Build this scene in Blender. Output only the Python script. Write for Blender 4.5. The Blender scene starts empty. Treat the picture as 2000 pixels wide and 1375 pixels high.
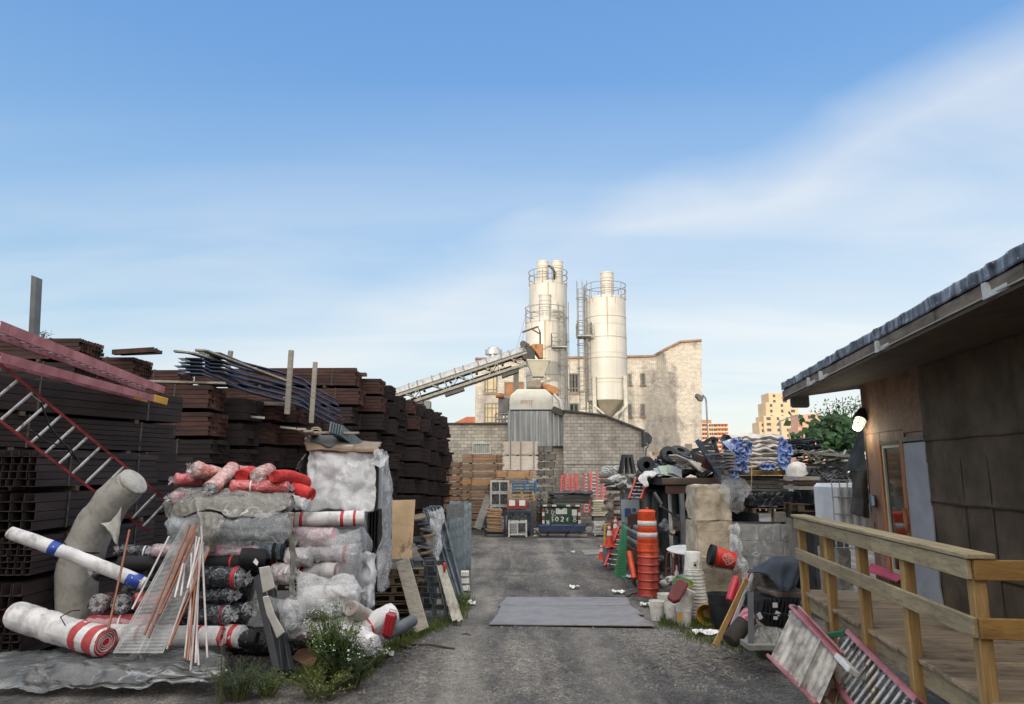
import bpy, bmesh, math, random
from math import sin, cos, pi, radians, atan2, sqrt
from mathutils import Vector, Matrix, Euler, noise
RND = random.Random(11)
col = bpy.context.scene.collection
# ---------------------------------------------------------------- camera model (photo pixel grid 2000x1375)
FL = 1353.0; PIT = math.atan(232.5/FL); CZ = 3.0
cp, sp = cos(PIT), sin(PIT)
def ray(px, py):
    a = (px-1000)/FL; b = (687.5-py)/FL
    return Vector((a, cp-b*sp, sp+b*cp))
def P(px, py, Y):
    d = ray(px, py); t = Y/d.y
    return Vector((d.x*t, Y, CZ+d.z*t))
def G(px, py, z=0.0):
    d = ray(px, py); t = (z-CZ)/d.z
    return Vector((d.x*t, d.y*t, z))
def PX(px, py, X):                       # point at given world x
    d = ray(px, py); t = X/d.x
    return Vector((X, d.y*t, CZ+d.z*t))
# ---------------------------------------------------------------- mesh builder
class MB:
    def __init__(s): s.v = []; s.f = []; s.m = []; s.mi = 0
    def add(s, vs, fs):
        o = len(s.v); s.v += [Vector(v) for v in vs]
        for f in fs: s.f.append([i+o for i in f]); s.m.append(s.mi)
        return s
    def box(s, c, size, rot=None):
        hx, hy, hz = size[0]/2, size[1]/2, size[2]/2
        vs = [Vector((x, y, z)) for x in (-hx, hx) for y in (-hy, hy) for z in (-hz, hz)]
        if rot is not None:
            M = rot if isinstance(rot, Matrix) else Euler(rot).to_matrix()
            vs = [M @ v for v in vs]
        c = Vector(c)
        return s.add([v+c for v in vs], [(0,1,3,2),(4,6,7,5),(0,4,5,1),(2,3,7,6),(0,2,6,4),(1,5,7,3)])
    def bx(s, a, b):                     # box from min / max corners
        a, b = Vector(a), Vector(b)
        return s.box((a+b)/2, (abs(b.x-a.x), abs(b.y-a.y), abs(b.z-a.z)))
    def bar(s, p0, p1, w, h, up=(0,0,1)):   # rectangular bar, w sideways, h along up
        p0, p1 = Vector(p0), Vector(p1); d = p1-p0; L = d.length
        if L < 1e-6: return s
        d.normalize(); up = Vector(up)
        if abs(d.dot(up)) > .98: up = Vector((0,1,0)) if abs(d.y) < .9 else Vector((1,0,0))
        x = d.cross(up).normalized(); z = x.cross(d)
        return s.box((p0+p1)/2, (w, L, h), Matrix((x, d, z)).transposed())
    def tube(s, pts, r, n=8, caps=True, rad=None):
        pts = [Vector(p) for p in pts]; k = len(pts)
        if k < 2: return s
        o = len(s.v); prev = None
        for i, p in enumerate(pts):
            t = (pts[min(i+1, k-1)]-pts[max(i-1, 0)])
            if t.length < 1e-9: t = Vector((0,0,1))
            t.normalize()
            if prev is None:
                a = Vector((0,0,1)) if abs(t.z) < .9 else Vector((1,0,0))
                x = t.cross(a).normalized()
            else:
                x = prev-t*prev.dot(t); x.normalize()
            prev = x; y = t.cross(x); rr = rad[i] if rad else r
            for j in range(n):
                an = 2*pi*j/n; s.v.append(p+(x*cos(an)+y*sin(an))*rr)
        for i in range(k-1):
            for j in range(n):
                a = o+i*n+j; b = o+i*n+(j+1) % n
                s.f.append([a, b, b+n, a+n]); s.m.append(s.mi)
        if caps:
            s.f.append([o+j for j in range(n)][::-1]); s.m.append(s.mi)
            s.f.append([o+(k-1)*n+j for j in range(n)]); s.m.append(s.mi)
        return s
    def lathe(s, prof, n=24, M=None, caps=True):    # prof: (r,z) list about local z
        o = len(s.v); M = M or Matrix.Identity(4)
        for r, z in prof:
            for j in range(n):
                an = 2*pi*j/n; s.v.append(M @ Vector((r*cos(an), r*sin(an), z)))
        for i in range(len(prof)-1):
            for j in range(n):
                a = o+i*n+j; b = o+i*n+(j+1) % n
                s.f.append([a, b, b+n, a+n]); s.m.append(s.mi)
        if not caps: return s
        if prof[0][0] > 1e-4: s.f.append([o+j for j in range(n)][::-1]); s.m.append(s.mi)
        if prof[-1][0] > 1e-4: s.f.append([o+(len(prof)-1)*n+j for j in range(n)]); s.m.append(s.mi)
        return s
    def prism(s, poly, ext):             # poly: 3D points (planar), ext: vector
        n = len(poly); ext = Vector(ext); vs = [Vector(p) for p in poly]
        s.add(vs+[v+ext for v in vs], [tuple(range(n))[::-1], tuple(range(n, 2*n))]+[(i, (i+1) % n, n+(i+1) % n, n+i) for i in range(n)])
        return s
    def grid(s, fn, nu, nv):             # fn(u,v)->Vector, u,v in 0..1
        o = len(s.v)
        for i in range(nu+1):
            for j in range(nv+1): s.v.append(Vector(fn(i/nu, j/nv)))
        for i in range(nu):
            for j in range(nv):
                a = o+i*(nv+1)+j
                s.f.append([a, a+nv+1, a+nv+2, a+1]); s.m.append(s.mi)
        return s
    def rock(s, c, size, seed, sub=2, amp=.2, fr=1.5):
        bm = bmesh.new(); bmesh.ops.create_icosphere(bm, subdivisions=sub, radius=.5)
        c = Vector(c); vs = []
        for v in bm.verts:
            d = noise.noise(v.co*fr*2+Vector((seed*7.3, seed, 0)))
            q = v.co*(1+amp*d*2); vs.append(c+Vector((q.x*size[0], q.y*size[1], q.z*size[2])))
        s.add(vs, [[v.index for v in f.verts] for f in bm.faces]); bm.free(); return s
    def build(s, name, mat, parent=None, smooth=None, bevel=0, solid=0, sub=0, label=None):
        base = W(parent) if parent is not None else None
        if base is None:
            xs = [v.x for v in s.v]; ys = [v.y for v in s.v]; zs = [v.z for v in s.v]
            base = Vector(((min(xs)+max(xs))/2, (min(ys)+max(ys))/2, min(zs)))
            loc = base
        else: loc = Vector((0, 0, 0))
        me = bpy.data.meshes.new(name)
        me.from_pydata([v-base for v in s.v], [], s.f)
        mats = mat if isinstance(mat, (list, tuple)) else [mat]
        for m in mats: me.materials.append(m)
        if len(mats) > 1: me.polygons.foreach_set('material_index', s.m)
        bm = bmesh.new(); bm.from_mesh(me); bmesh.ops.recalc_face_normals(bm, faces=bm.faces); bm.to_mesh(me); bm.free()
        o = bpy.data.objects.new(name, me); col.objects.link(o)
        o.location = loc; WB[o.name] = base
        if parent is not None: o.parent = parent
        if smooth is not None:
            me.set_sharp_from_angle(angle=radians(smooth)) if smooth < 180 else None
            me.shade_smooth() if smooth >= 180 else [setattr(p, 'use_smooth', True) for p in me.polygons]
        if sub:
            md = o.modifiers.new('s', 'SUBSURF'); md.levels = sub; md.render_levels = sub
        if solid:
            md = o.modifiers.new('t', 'SOLIDIFY'); md.thickness = solid; md.offset = 0
        if bevel:
            md = o.modifiers.new('b', 'BEVEL'); md.width = bevel; md.segments = 1; md.limit_method = 'ANGLE'; md.angle_limit = radians(40)
        if label: o['label'] = label
        return o
WB = {}
def W(o): return WB[o.name] if o.name in WB else Vector(o.location)
def attach(c, p):
    bpy.context.view_layer.update(); c.parent = p; c.matrix_parent_inverse = p.matrix_world.inverted(); return c
def bylabel(t): return [o for o in bpy.data.objects if o.get('label', '') == t][0]
def tag(o, label, cat, group=None, kind=None):
    o['label'] = label
    if cat: o['category'] = cat
    if group: o['group'] = group
    if kind: o['kind'] = kind
    return o
def struct(o, label=None):
    o['kind'] = 'structure'
    if label: o['label'] = label
    return o
def thing(name, label, cat, loc=(0,0,0), group=None):
    o = bpy.data.objects.new(name, None); col.objects.link(o); o.empty_display_size = .1
    o.location = loc; WB[o.name] = Vector(loc)
    return tag(o, label, cat, group)
_kids = {}
def kids(o): return list(o.children)
def copy_tree(o, loc=None, rot=None, scale=None, label=None, group=None, parent=None):
    c = o.copy(); col.objects.link(c)
    if parent is not None: c.parent = parent
    if loc is not None: c.location = loc
    if rot is not None: c.rotation_euler = rot
    if scale is not None: c.scale = scale if hasattr(scale, '__len__') else (scale,)*3
    if label: c['label'] = label
    if group: c['group'] = group
    for ch in kids(o): copy_tree(ch, parent=c)
    return c
def place(o, loc, rot=None, scale=None, label=None, group=None):
    o.location = loc
    if rot is not None: o.rotation_euler = rot
    if scale is not None: o.scale = scale if hasattr(scale, '__len__') else (scale,)*3
    if label: o['label'] = label
    if group: o['group'] = group
    return o
def aim(d, up=(0,0,1)):                  # rotation taking local +Z to d
    return Vector(d).to_track_quat('Z', 'Y').to_euler()
def nz(p, s=0): return noise.noise(Vector(p)+Vector((s*3.1, s*1.7, s*.9)))
# ---------------------------------------------------------------- materials
def lin(h):
    h = h.lstrip('#'); r = [int(h[i:i+2], 16)/255 for i in (0, 2, 4)]
    return tuple((c/12.92 if c <= .04045 else ((c+.055)/1.055)**2.4) for c in r)+(1,)
def C(c):
    if isinstance(c, str): return lin(c)
    return tuple(c)+(1,) if len(c) == 3 else tuple(c)
class NT:
    def __init__(s, m):
        m.use_nodes = True; s.t = m.node_tree; s.n = s.t.nodes; s.l = s.t.links; s.n.clear()
        s.out = s.n.new('ShaderNodeOutputMaterial'); s.b = s.n.new('ShaderNodeBsdfPrincipled')
        s.l.new(s.b.outputs[0], s.out.inputs[0])
    def node(s, t, **k):
        x = s.n.new(t)
        for a, b in k.items():
            if a in x.inputs.keys(): x.inputs[a].default_value = b
            else: setattr(x, a, b)
        return x
    def link(s, a, b): s.l.new(a, b)
    def coord(s, scale=(1,1,1), kind='Object', rot=(0,0,0)):
        tc = s.n.new('ShaderNodeTexCoord'); mp = s.n.new('ShaderNodeMapping')
        mp.inputs['Scale'].default_value = scale; mp.inputs['Rotation'].default_value = rot
        s.l.new(tc.outputs[kind], mp.inputs[0]); return mp.outputs[0]
    def noise(s, co, scale, detail=4, rough=.55, dist=0):
        x = s.node('ShaderNodeTexNoise'); x.inputs['Scale'].default_value = scale; x.inputs['Detail'].default_value = detail
        x.inputs['Roughness'].default_value = rough; x.inputs['Distortion'].default_value = dist
        s.l.new(co, x.inputs['Vector']); return x.outputs['Fac']
    def ramp(s, fac, stops, interp='LINEAR'):
        x = s.n.new('ShaderNodeValToRGB'); r = x.color_ramp; r.interpolation = interp
        while len(r.elements) < len(stops): r.elements.new(.5)
        for e, (p, c) in zip(r.elements, stops): e.position = p; e.color = C(c) if not isinstance(c, (int, float)) else (c, c, c, 1)
        s.l.new(fac, x.inputs[0]); return x.outputs[0]
    def mix(s, fac, a, b, mode='MIX'):
        x = s.n.new('ShaderNodeMix'); x.data_type = 'RGBA'; x.blend_type = mode; x.clamp_factor = True
        for v, i in ((fac, 0), (a, 6), (b, 7)):
            if isinstance(v, (int, float)): x.inputs[i].default_value = v
            elif isinstance(v, (tuple, list, str)): x.inputs[i].default_value = C(v)
            else: s.l.new(v, x.inputs[i])
        return x.outputs[2]
    def math(s, op, a, b=None, c=None):
        x = s.n.new('ShaderNodeMath'); x.operation = op
        for i, v in enumerate((a, b, c)):
            if v is None: continue
            if isinstance(v, (int, float)): x.inputs[i].default_value = v
            else: s.l.new(v, x.inputs[i])
        return x.outputs[0]
    def bump(s, h, strength=.3, dist=.02):
        x = s.n.new('ShaderNodeBump'); x.inputs['Strength'].default_value = strength; x.inputs['Distance'].default_value = dist
        s.l.new(h, x.inputs['Height']); s.l.new(x.outputs[0], s.b.inputs['Normal'])
    def rand(s):
        x = s.n.new('ShaderNodeObjectInfo'); return x.outputs['Random']
    def set(s, **k):
        for a, v in k.items():
            i = s.b.inputs[a.replace('_', ' ')]
            if isinstance(v, (int, float)): i.default_value = v
            elif isinstance(v, (tuple, list, str)): i.default_value = C(v)
            else: s.l.new(v, i)
MC = {}
def M(name, c1, c2=None, c3=None, rough=.7, metal=0., sc=3., stretch=(1,1,1), detail=5, bump=.15, bsc=None, bd=.01, rv=.0, spec=.5, lo=.35, hi=.65, coat=0, sub=0, dirt=None, dsc=1.2, dlo=.5, dhi=.7, aniso=None):
    """two or three tone weathered surface; rv = random value variation between objects"""
    if name in MC: return MC[name]
    m = bpy.data.materials.new(name); t = NT(m); co = t.coord(stretch)
    c2 = c2 or c1
    f = t.noise(co, sc, detail, .6)
    stops = [(lo, c1), (hi, c2)] if c3 is None else [(lo, c1), ((lo+hi)/2, c2), (hi, c3)]
    c = t.ramp(f, stops)
    if dirt:
        d = t.noise(t.coord((1, 1, .45)), dsc, 6, .7)
        k = t.ramp(d, [(dlo, 0.), (dhi, 1.)]); c = t.mix(k, c, dirt)
    if rv:
        r = t.math('MULTIPLY_ADD', t.rand(), 2*rv, 1-rv)
        c = t.mix(1., c, r, 'MULTIPLY')
    t.set(Base_Color=c, Roughness=rough, Metallic=metal, Specular_IOR_Level=spec)
    if coat: t.set(Coat_Weight=coat, Coat_Roughness=.15)
    if bump:
        h = t.noise(co, bsc or sc*4, 6, .65); t.bump(h, bump, bd)
    MC[name] = m; return m
def _crease(t, co, sc):
    """thin bright creases: sharp ridges of two warped noises at different scales"""
    out = None
    for k, (q, wd) in enumerate(((sc, .022), (sc*2.7, .03))):
        w = t.noise(co, q, 2, .5, 1.1); r_ = t.math('ABSOLUTE', t.math('SUBTRACT', w, .5)); m_ = t.ramp(r_, [(0., 1.), (wd, 0.)])
        out = m_ if out is None else t.math('MAXIMUM', out, t.math('MULTIPLY', m_, .6))
    return t.math('MULTIPLY', out, t.ramp(t.noise(co, sc*1.3, 3, .6), [(.42, 0.), (.66, 1.)]))
def _crumple(t, co, sc):
    nz_ = t.n.new('ShaderNodeTexNoise'); nz_.inputs['Scale'].default_value = sc*.7; nz_.inputs['Detail'].default_value = 3; t.link(co, nz_.inputs['Vector'])
    w_ = t.n.new('ShaderNodeMix'); w_.data_type = 'RGBA'; w_.blend_type = 'LINEAR_LIGHT'; w_.inputs[0].default_value = .22; t.link(co, w_.inputs[6]); t.link(nz_.outputs['Color'], w_.inputs[7]); out = None
    for q, a in ((sc*.8, 1.), (sc*2.1, .5), (sc*4.6, .25)):
        v = t.n.new('ShaderNodeTexVoronoi'); v.inputs['Scale'].default_value = q; t.link(w_.outputs[2], v.inputs['Vector']); x = t.math('MULTIPLY', v.outputs['Distance'], a); out = x if out is None else t.math('ADD', out, x)
    return out
def Mplastic(name, tint='#c9ccd0', alpha=.45, sc=5., stretch=(1,1,1), dark='#8b8f96'):
    """crumpled translucent polythene: partly see-through, glossy, creased"""
    if name in MC: return MC[name]
    m = bpy.data.materials.new(name); t = NT(m); co = t.coord(stretch)
    k = _crease(t, co, sc*.6); w2 = t.noise(co, sc*.7, 4, .6, .4); w3 = t.noise(co, sc*2.5, 5, .6, .6)
    c = t.mix(t.ramp(w2, [(.3, 0.), (.75, 1.)]), tint, dark); c = t.mix(t.math('MULTIPLY', k, .45), c, '#e4e8ec')
    a = t.math('ADD', t.math('MULTIPLY', k, .3), t.math('MULTIPLY_ADD', w2, .5, alpha-.22))
    t.set(Base_Color=c, Roughness=.2, Alpha=a, Specular_IOR_Level=.55)
    t.bump(t.math('ADD', t.math('MULTIPLY', w3, .4), _crumple(t, co, sc)), 1., .026)
    MC[name] = m; return m
def Mwrap(name, base, streak='#b9c0c8', amt=.5, sc=4, stretch=(1,1,1), base2=None, rough=.18):
    """opaque goods seen through tight glossy film: base colour with pale creases"""
    if name in MC: return MC[name]
    m = bpy.data.materials.new(name); t = NT(m); co = t.coord(stretch)
    k = _crease(t, co, sc*.8); w2 = t.noise(co, sc*.6, 3, .6, .5); w3 = t.noise(co, sc*1.7, 5, .6, .5)
    b = t.mix(t.ramp(w2, [(.35, 0.), (.65, 1.)]), base, base2 or base)
    c = t.mix(t.math('MULTIPLY', t.ramp(w3, [(.38, 0.), (.8, 1.)]), amt*.9), b, streak); c = t.mix(t.math('MULTIPLY', k, amt*.75), c, '#dfe4e9')
    t.set(Base_Color=c, Roughness=rough, Specular_IOR_Level=.6)
    t.bump(t.math('ADD', t.math('MULTIPLY', w3, .4), _crumple(t, co, sc*1.5)), 1., .035)
    MC[name] = m; return m
def Mflat(name, c, rough=.6, metal=0, emit=0, spec=.5, alpha=1, trans=0):
    if name in MC: return MC[name]
    m = bpy.data.materials.new(name); t = NT(m); t.set(Base_Color=c, Roughness=rough, Metallic=metal, Specular_IOR_Level=spec)
    if emit: t.set(Emission_Color=c, Emission_Strength=emit)
    if alpha < 1: t.set(Alpha=alpha)
    if trans: t.set(Transmission_Weight=trans)
    MC[name] = m; return m
def Mbrick(name, c1, c2, mortar, bw, bh, ms=.012, rough=.9, bump=.5, stain=None, st_lo=.5, st_hi=.72, stsc=.5, axis='XZ', var=.5, stain2=None):
    if name in MC: return MC[name]
    m = bpy.data.materials.new(name); t = NT(m)
    tc = t.n.new('ShaderNodeTexCoord'); sx = t.n.new('ShaderNodeSeparateXYZ'); cx = t.n.new('ShaderNodeCombineXYZ')
    t.link(tc.outputs['Object'], sx.inputs[0])
    u = t.math('ADD', sx.outputs[0], sx.outputs[1]); t.link(u, cx.inputs[0]); t.link(sx.outputs[2], cx.inputs[1])
    b = t.n.new('ShaderNodeTexBrick'); b.inputs['Scale'].default_value = 1; b.inputs['Brick Width'].default_value = bw
    b.inputs['Row Height'].default_value = bh; b.inputs['Mortar Size'].default_value = ms; b.inputs['Mortar Smooth'].default_value = .3
    b.inputs['Color1'].default_value = C(c1); b.inputs['Color2'].default_value = C(c2); b.inputs['Mortar'].default_value = C(mortar); b.inputs['Bias'].default_value = 0
    t.link(cx.outputs[0], b.inputs[0]); c = b.outputs[0]
    co = t.coord((1,1,1))
    c = t.mix(.45, c, t.ramp(t.noise(co, 2.2, 8, .7), [(.3, 0.25), (.7, .8)]), 'OVERLAY')
    if stain:
        k = t.ramp(t.noise(t.coord((1, 1, .35)), stsc, 7, .65), [(st_lo, 0.), (st_hi, 1.)]); c = t.mix(t.math('MULTIPLY', k, .8), c, stain)
    if stain2:
        k = t.ramp(t.noise(t.coord((1, 1, .8)), stsc*2.3, 7, .7), [(.52, 0.), (.66, 1.)]); c = t.mix(t.math('MULTIPLY', k, .75), c, stain2)
    t.set(Base_Color=c, Roughness=rough)
    t.bump(t.math('SUBTRACT', t.noise(co, 14, 5), t.math('MULTIPLY', b.outputs['Fac'], 1.2)), bump, .02)
    MC[name] = m; return m
def Mwood(name, c1, c2, rough=.75, sc=2.2, ax=0, c3=None, rv=.12, dark=None, grain=26., st=14):
    """ax = long axis of the grain (0 x, 1 y, 2 z)"""
    if name in MC: return MC[name]
    m = bpy.data.materials.new(name); t = NT(m)
    s = [st, st, st]; s[ax] = 1.
    co = t.coord(tuple(s)); f = t.noise(co, sc*.5, 6, .65, .6)
    c = t.ramp(f, [(.3, c1), (.62, c2)] if not c3 else [(.28, c1), (.48, c2), (.68, c3)])
    g = t.noise(co, sc*2.6, 4, .6); c = t.mix(.5, c, t.ramp(g, [(.3, .3), (.7, .7)]), 'OVERLAY')
    b = t.noise(t.coord((1,1,1)), 1.3, 5, .6); c = t.mix(.35, c, t.ramp(b, [(.3, .25), (.7, .7)]), 'OVERLAY')
    if dark: c = t.mix(t.ramp(t.noise(t.coord((1,1,1)), 2.5, 6, .7), [(.52, 0.), (.7, .8)]), c, dark)
    if rv:
        r = t.math('MULTIPLY_ADD', t.rand(), 2*rv, 1-rv); c = t.mix(1., c, r, 'MULTIPLY')
    t.set(Base_Color=c, Roughness=rough); t.bump(g, .25, .004)
    MC[name] = m; return m
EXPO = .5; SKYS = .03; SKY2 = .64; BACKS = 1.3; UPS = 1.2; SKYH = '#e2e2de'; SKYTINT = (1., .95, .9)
# ================================================================= camera, light, sky
sc = bpy.context.scene
cam = bpy.data.objects.new('camera', bpy.data.cameras.new('camera')); col.objects.link(cam)
cam.location = (0, 0, CZ); cam.rotation_euler = (pi/2+PIT, 0, 0)
cam.data.sensor_width = 36; cam.data.lens = FL/2000*36; cam.data.clip_end = 3000; cam.data.clip_start = .1
sc.camera = cam
sc.view_settings.view_transform = 'Standard'; sc.view_settings.look = 'None'; sc.view_settings.exposure = EXPO; sc.view_settings.gamma = 1
sd = bpy.data.lights.new('sun', 'SUN'); so = bpy.data.objects.new('sun', sd); col.objects.link(so)
SUND = Vector((.42, 1, -.152)).normalized()          # travel direction
sd.energy = 2.1; sd.angle = radians(.6); sd.color = (1., .89, .75)
so.rotation_euler = SUND.to_track_quat('-Z', 'Y').to_euler(); so.location = (-20, -40, 30)
EL = math.asin(-SUND.z); AZ = atan2(-SUND.x, -SUND.y)     # azimuth of the sun measured from +Y towards +X
w = bpy.data.worlds.new('World'); sc.world = w; w.use_nodes = True
nt = w.node_tree; nt.nodes.clear()
def N(t, **k):
    x = nt.nodes.new(t)
    for a, b in k.items(): setattr(x, a, b)
    return x
def L(a, b): nt.links.new(a, b)
def wm(op, a, b=None, c=None, cl=False):
    x = N('ShaderNodeMath', operation=op); x.use_clamp = cl
    for i, v in enumerate((a, b, c)):
        if v is None: continue
        if isinstance(v, (int, float)): x.inputs[i].default_value = v
        else: L(v, x.inputs[i])
    return x.outputs[0]
def wr(f, stops):
    x = N('ShaderNodeValToRGB'); r = x.color_ramp
    while len(r.elements) < len(stops): r.elements.new(.5)
    for e, (p, c) in zip(r.elements, stops): e.position = p; e.color = C(c) if not isinstance(c, (int, float)) else (c, c, c, 1)
    L(f, x.inputs[0]); return x.outputs[0]
def wmix(f, a, b, mode='MIX'):
    x = N('ShaderNodeMix'); x.data_type = 'RGBA'; x.blend_type = mode
    for v, i in ((f, 0), (a, 6), (b, 7)):
        if isinstance(v, (int, float)): x.inputs[i].default_value = v
        elif isinstance(v, (tuple, str)): x.inputs[i].default_value = C(v)
        else: L(v, x.inputs[i])
    return x.outputs[2]
sky = N('ShaderNodeTexSky', sky_type='NISHITA'); sky.sun_disc = False
sky.sun_elevation = EL; sky.sun_rotation = AZ; sky.air_density = 1.; sky.dust_density = .6; sky.ozone_density = 2.2; sky.altitude = 50
tc = N('ShaderNodeTexCoord'); sx = N('ShaderNodeSeparateXYZ'); L(tc.outputs['Generated'], sx.inputs[0])
X_, Y_, Z_ = sx.outputs
# plane projection of the view direction: cirrus lie on a layer high above the yard
zz = wm('MAXIMUM', Z_, .03); ux = wm('DIVIDE', X_, wm('ADD', zz, .12)); uy = wm('DIVIDE', Y_, wm('ADD', zz, .12))
cv = N('ShaderNodeCombineXYZ'); L(ux, cv.inputs[0]); L(uy, cv.inputs[1])
mp = N('ShaderNodeMapping'); L(cv.outputs[0], mp.inputs[0]); mp.inputs['Rotation'].default_value = (0, 0, radians(-28)); mp.inputs['Scale'].default_value = (.55, 1.7, 1)
n1 = N('ShaderNodeTexNoise'); n1.inputs['Scale'].default_value = 1.1; n1.inputs['Detail'].default_value = 7; n1.inputs['Roughness'].default_value = .5; n1.inputs['Distortion'].default_value = .5; L(mp.outputs[0], n1.inputs[0])
mp2 = N('ShaderNodeMapping'); L(tc.outputs['Generated'], mp2.inputs[0]); mp2.inputs['Scale'].default_value = (1.6, 1.6, 3.4); mp2.inputs['Rotation'].default_value = (0, radians(24), 0)
n2 = N('ShaderNodeTexNoise'); n2.inputs['Scale'].default_value = 1.3; n2.inputs['Detail'].default_value = 5; n2.inputs['Roughness'].default_value = .45; n2.inputs['Distortion'].default_value = .3; L(mp2.outputs[0], n2.inputs[0])
# s: how far the direction lies to the lower right of the cloud edge seen over the yard
lat = wm('DIVIDE', X_, wm('MAXIMUM', Y_, .2)); ele = wm('DIVIDE', Z_, wm('MAXIMUM', Y_, .2))
edge = wm('SUBTRACT', wm('MULTIPLY_ADD', lat, .46, .43), ele)
s_ = wm('ADD', edge, wm('MULTIPLY_ADD', n2.outputs['Fac'], .32, -.16))
veil = wr(s_, [(0., 0.), (.05, .3), (.14, .95), (.24, .74), (.36, .9), (.55, 1.)])
stre = wr(n1.outputs['Fac'], [(.36, 0.), (.66, 1.)])
k = wm('MULTIPLY', veil, wm('MULTIPLY_ADD', stre, .5, .58))
kl = wm('MULTIPLY', wr(ele, [(.03, .9), (.3, .5), (.6, .0)]), wm('MULTIPLY_ADD', stre, .75, .25))
k = wm('MAXIMUM', k, kl)
grad = wr(wm('DIVIDE', Z_, 1.), [(0., SKYH), (.06, '#d3e0e9'), (.17, '#b2d2ea'), (.34, '#8cb9e6'), (.52, '#73a3de'), (.75, '#5b90d6')])
skc = wmix(1., sky.outputs[0], SKYTINT, 'MULTIPLY')
bg1 = N('ShaderNodeBackground'); L(skc, bg1.inputs[0]); bg1.inputs[1].default_value = SKYS
# blue of the clear evening sky and the cloud veil laid over it
veilc = wmix(k, grad, wr(Z_, [(0., '#efede9'), (.2, '#e8ebee'), (.5, '#dfe6f0')]))
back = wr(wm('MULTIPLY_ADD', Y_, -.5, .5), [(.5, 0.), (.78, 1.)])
glow = wmix(wr(n1.outputs['Fac'], [(.3, .3), (.6, 1.)]), '#c9cdd6', '#fff0dc')  # warm glow added to the unseen sky behind the camera, fills the shaded yard
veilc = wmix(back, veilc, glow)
hi_ = wr(Z_, [(.62, 0.), (.85, 1.)]); veilc = wmix(hi_, veilc, '#e9e6df')  # unseen sky overhead brightened as well, added light for ground and tops
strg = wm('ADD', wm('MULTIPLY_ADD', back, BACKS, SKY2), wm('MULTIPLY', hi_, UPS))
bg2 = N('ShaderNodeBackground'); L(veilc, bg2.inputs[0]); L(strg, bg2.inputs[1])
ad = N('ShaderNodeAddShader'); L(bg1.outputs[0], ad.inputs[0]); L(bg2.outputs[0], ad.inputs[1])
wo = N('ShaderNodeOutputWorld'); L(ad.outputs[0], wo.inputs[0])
# ================================================================= ground
m = bpy.data.materials.new('gravel'); t = NT(m); co = t.coord()
f1 = t.noise(co, .35, 6, .6, .6); f2 = t.noise(co, 34, 5, .75); f3 = t.noise(t.coord((1, .16, 1), rot=(0, 0, radians(-7))), 1.5, 5, .6, .3)
c = t.ramp(f1, [(.36, '#3f3e3e'), (.5, '#545251'), (.66, '#6d6a66')])
c = t.mix(t.ramp(f3, [(.45, 0.), (.62, .4)]), c, '#8a857d')
c = t.mix(.85, c, t.ramp(f2, [(.34, .05), (.5, .45), (.66, 1.)]), 'OVERLAY'); c = t.mix(.6, c, t.ramp(t.noise(co, 9, 6, .75), [(.36, .15), (.64, .85)]), 'OVERLAY')
v = t.n.new('ShaderNodeTexVoronoi'); v.inputs['Scale'].default_value = 26; t.link(co, v.inputs[0])
st = t.ramp(v.outputs['Distance'], [(.12, 1.), (.24, 0.)]); rnd = t.ramp(v.outputs['Color'], [(.62, 0.), (.75, 1.)])
c = t.mix(t.math('MULTIPLY', t.math('MULTIPLY', st, rnd), .5), c, '#a5a29b')
f4 = t.noise(co, .9, 7, .65, 1.); c = t.mix(t.ramp(f4, [(.56, 0.), (.68, .62)]), c, '#3d3e41')
# wheel tracks: worn lighter bands bending to the far side
sx_ = t.n.new('ShaderNodeSeparateXYZ'); t.link(co, sx_.inputs[0])
yy = t.math('SUBTRACT', sx_.outputs[1], 14.); bend = t.math('MULTIPLY', t.math('MULTIPLY', t.math('MAXIMUM', yy, 0.), t.math('MAXIMUM', yy, 0.)), -.0085)
xx = t.math('SUBTRACT', sx_.outputs[0], bend)
wob = t.math('MULTIPLY_ADD', t.noise(co, .28, 3), 1.6, -.8)
for x0 in (-.75, 1.35):
    dd = t.math('ABSOLUTE', t.math('SUBTRACT', t.math('ADD', xx, wob), x0))
    kk = t.math('MULTIPLY', t.ramp(dd, [(.06, .34), (.5, 0.)]), t.ramp(t.noise(co, .6, 4), [(.35, .1), (.6, 1.)])); c = t.mix(kk, c, '#918d86')
    dd2 = t.math('ABSOLUTE', t.math('SUBTRACT', dd, .3)); c = t.mix(t.ramp(dd2, [(.0, .2), (.12, 0.)]), c, '#3c3b3b')
t.set(Base_Color=c, Roughness=.92, Specular_IOR_Level=.25)
t.bump(t.math('ADD', t.math('MULTIPLY', t.noise(co, 60, 6, .8), .5), t.math('MULTIPLY', st, .5)), .7, .03)
def gh(x, y):
    e = min(1., max(0., (abs(x-.5)-3.5)/4))
    return .03*nz((x*.25, y*.2, 0), 1)+.012*nz((x*1.1, y*.9, 0), 3)+.03*e*nz((x*.8, y*.7, 3), 2)
g = MB()
xs = [-900, -300, -100, -40]+[-20+i*.4 for i in range(101)]+[40, 100, 300, 900]
ys = [-400, -100, -30, 0]+[4+i*.45 for i in range(101)]+[60, 80, 120, 300, 1500]
idx = {}
for i, x in enumerate(xs):
    for j, y in enumerate(ys):
        idx[i, j] = len(g.v); g.v.append(Vector((x, y, gh(x, y) if -21 < x < 21 and 3 < y < 50 else 0.)))
for i in range(len(xs)-1):
    for j in range(len(ys)-1): g.f.append([idx[i, j], idx[i+1, j], idx[i+1, j+1], idx[i, j+1]]); g.m.append(0)
gr = g.build('ground', m, smooth=180); struct(gr, 'dark grey gravel yard with worn wheel tracks')
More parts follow.
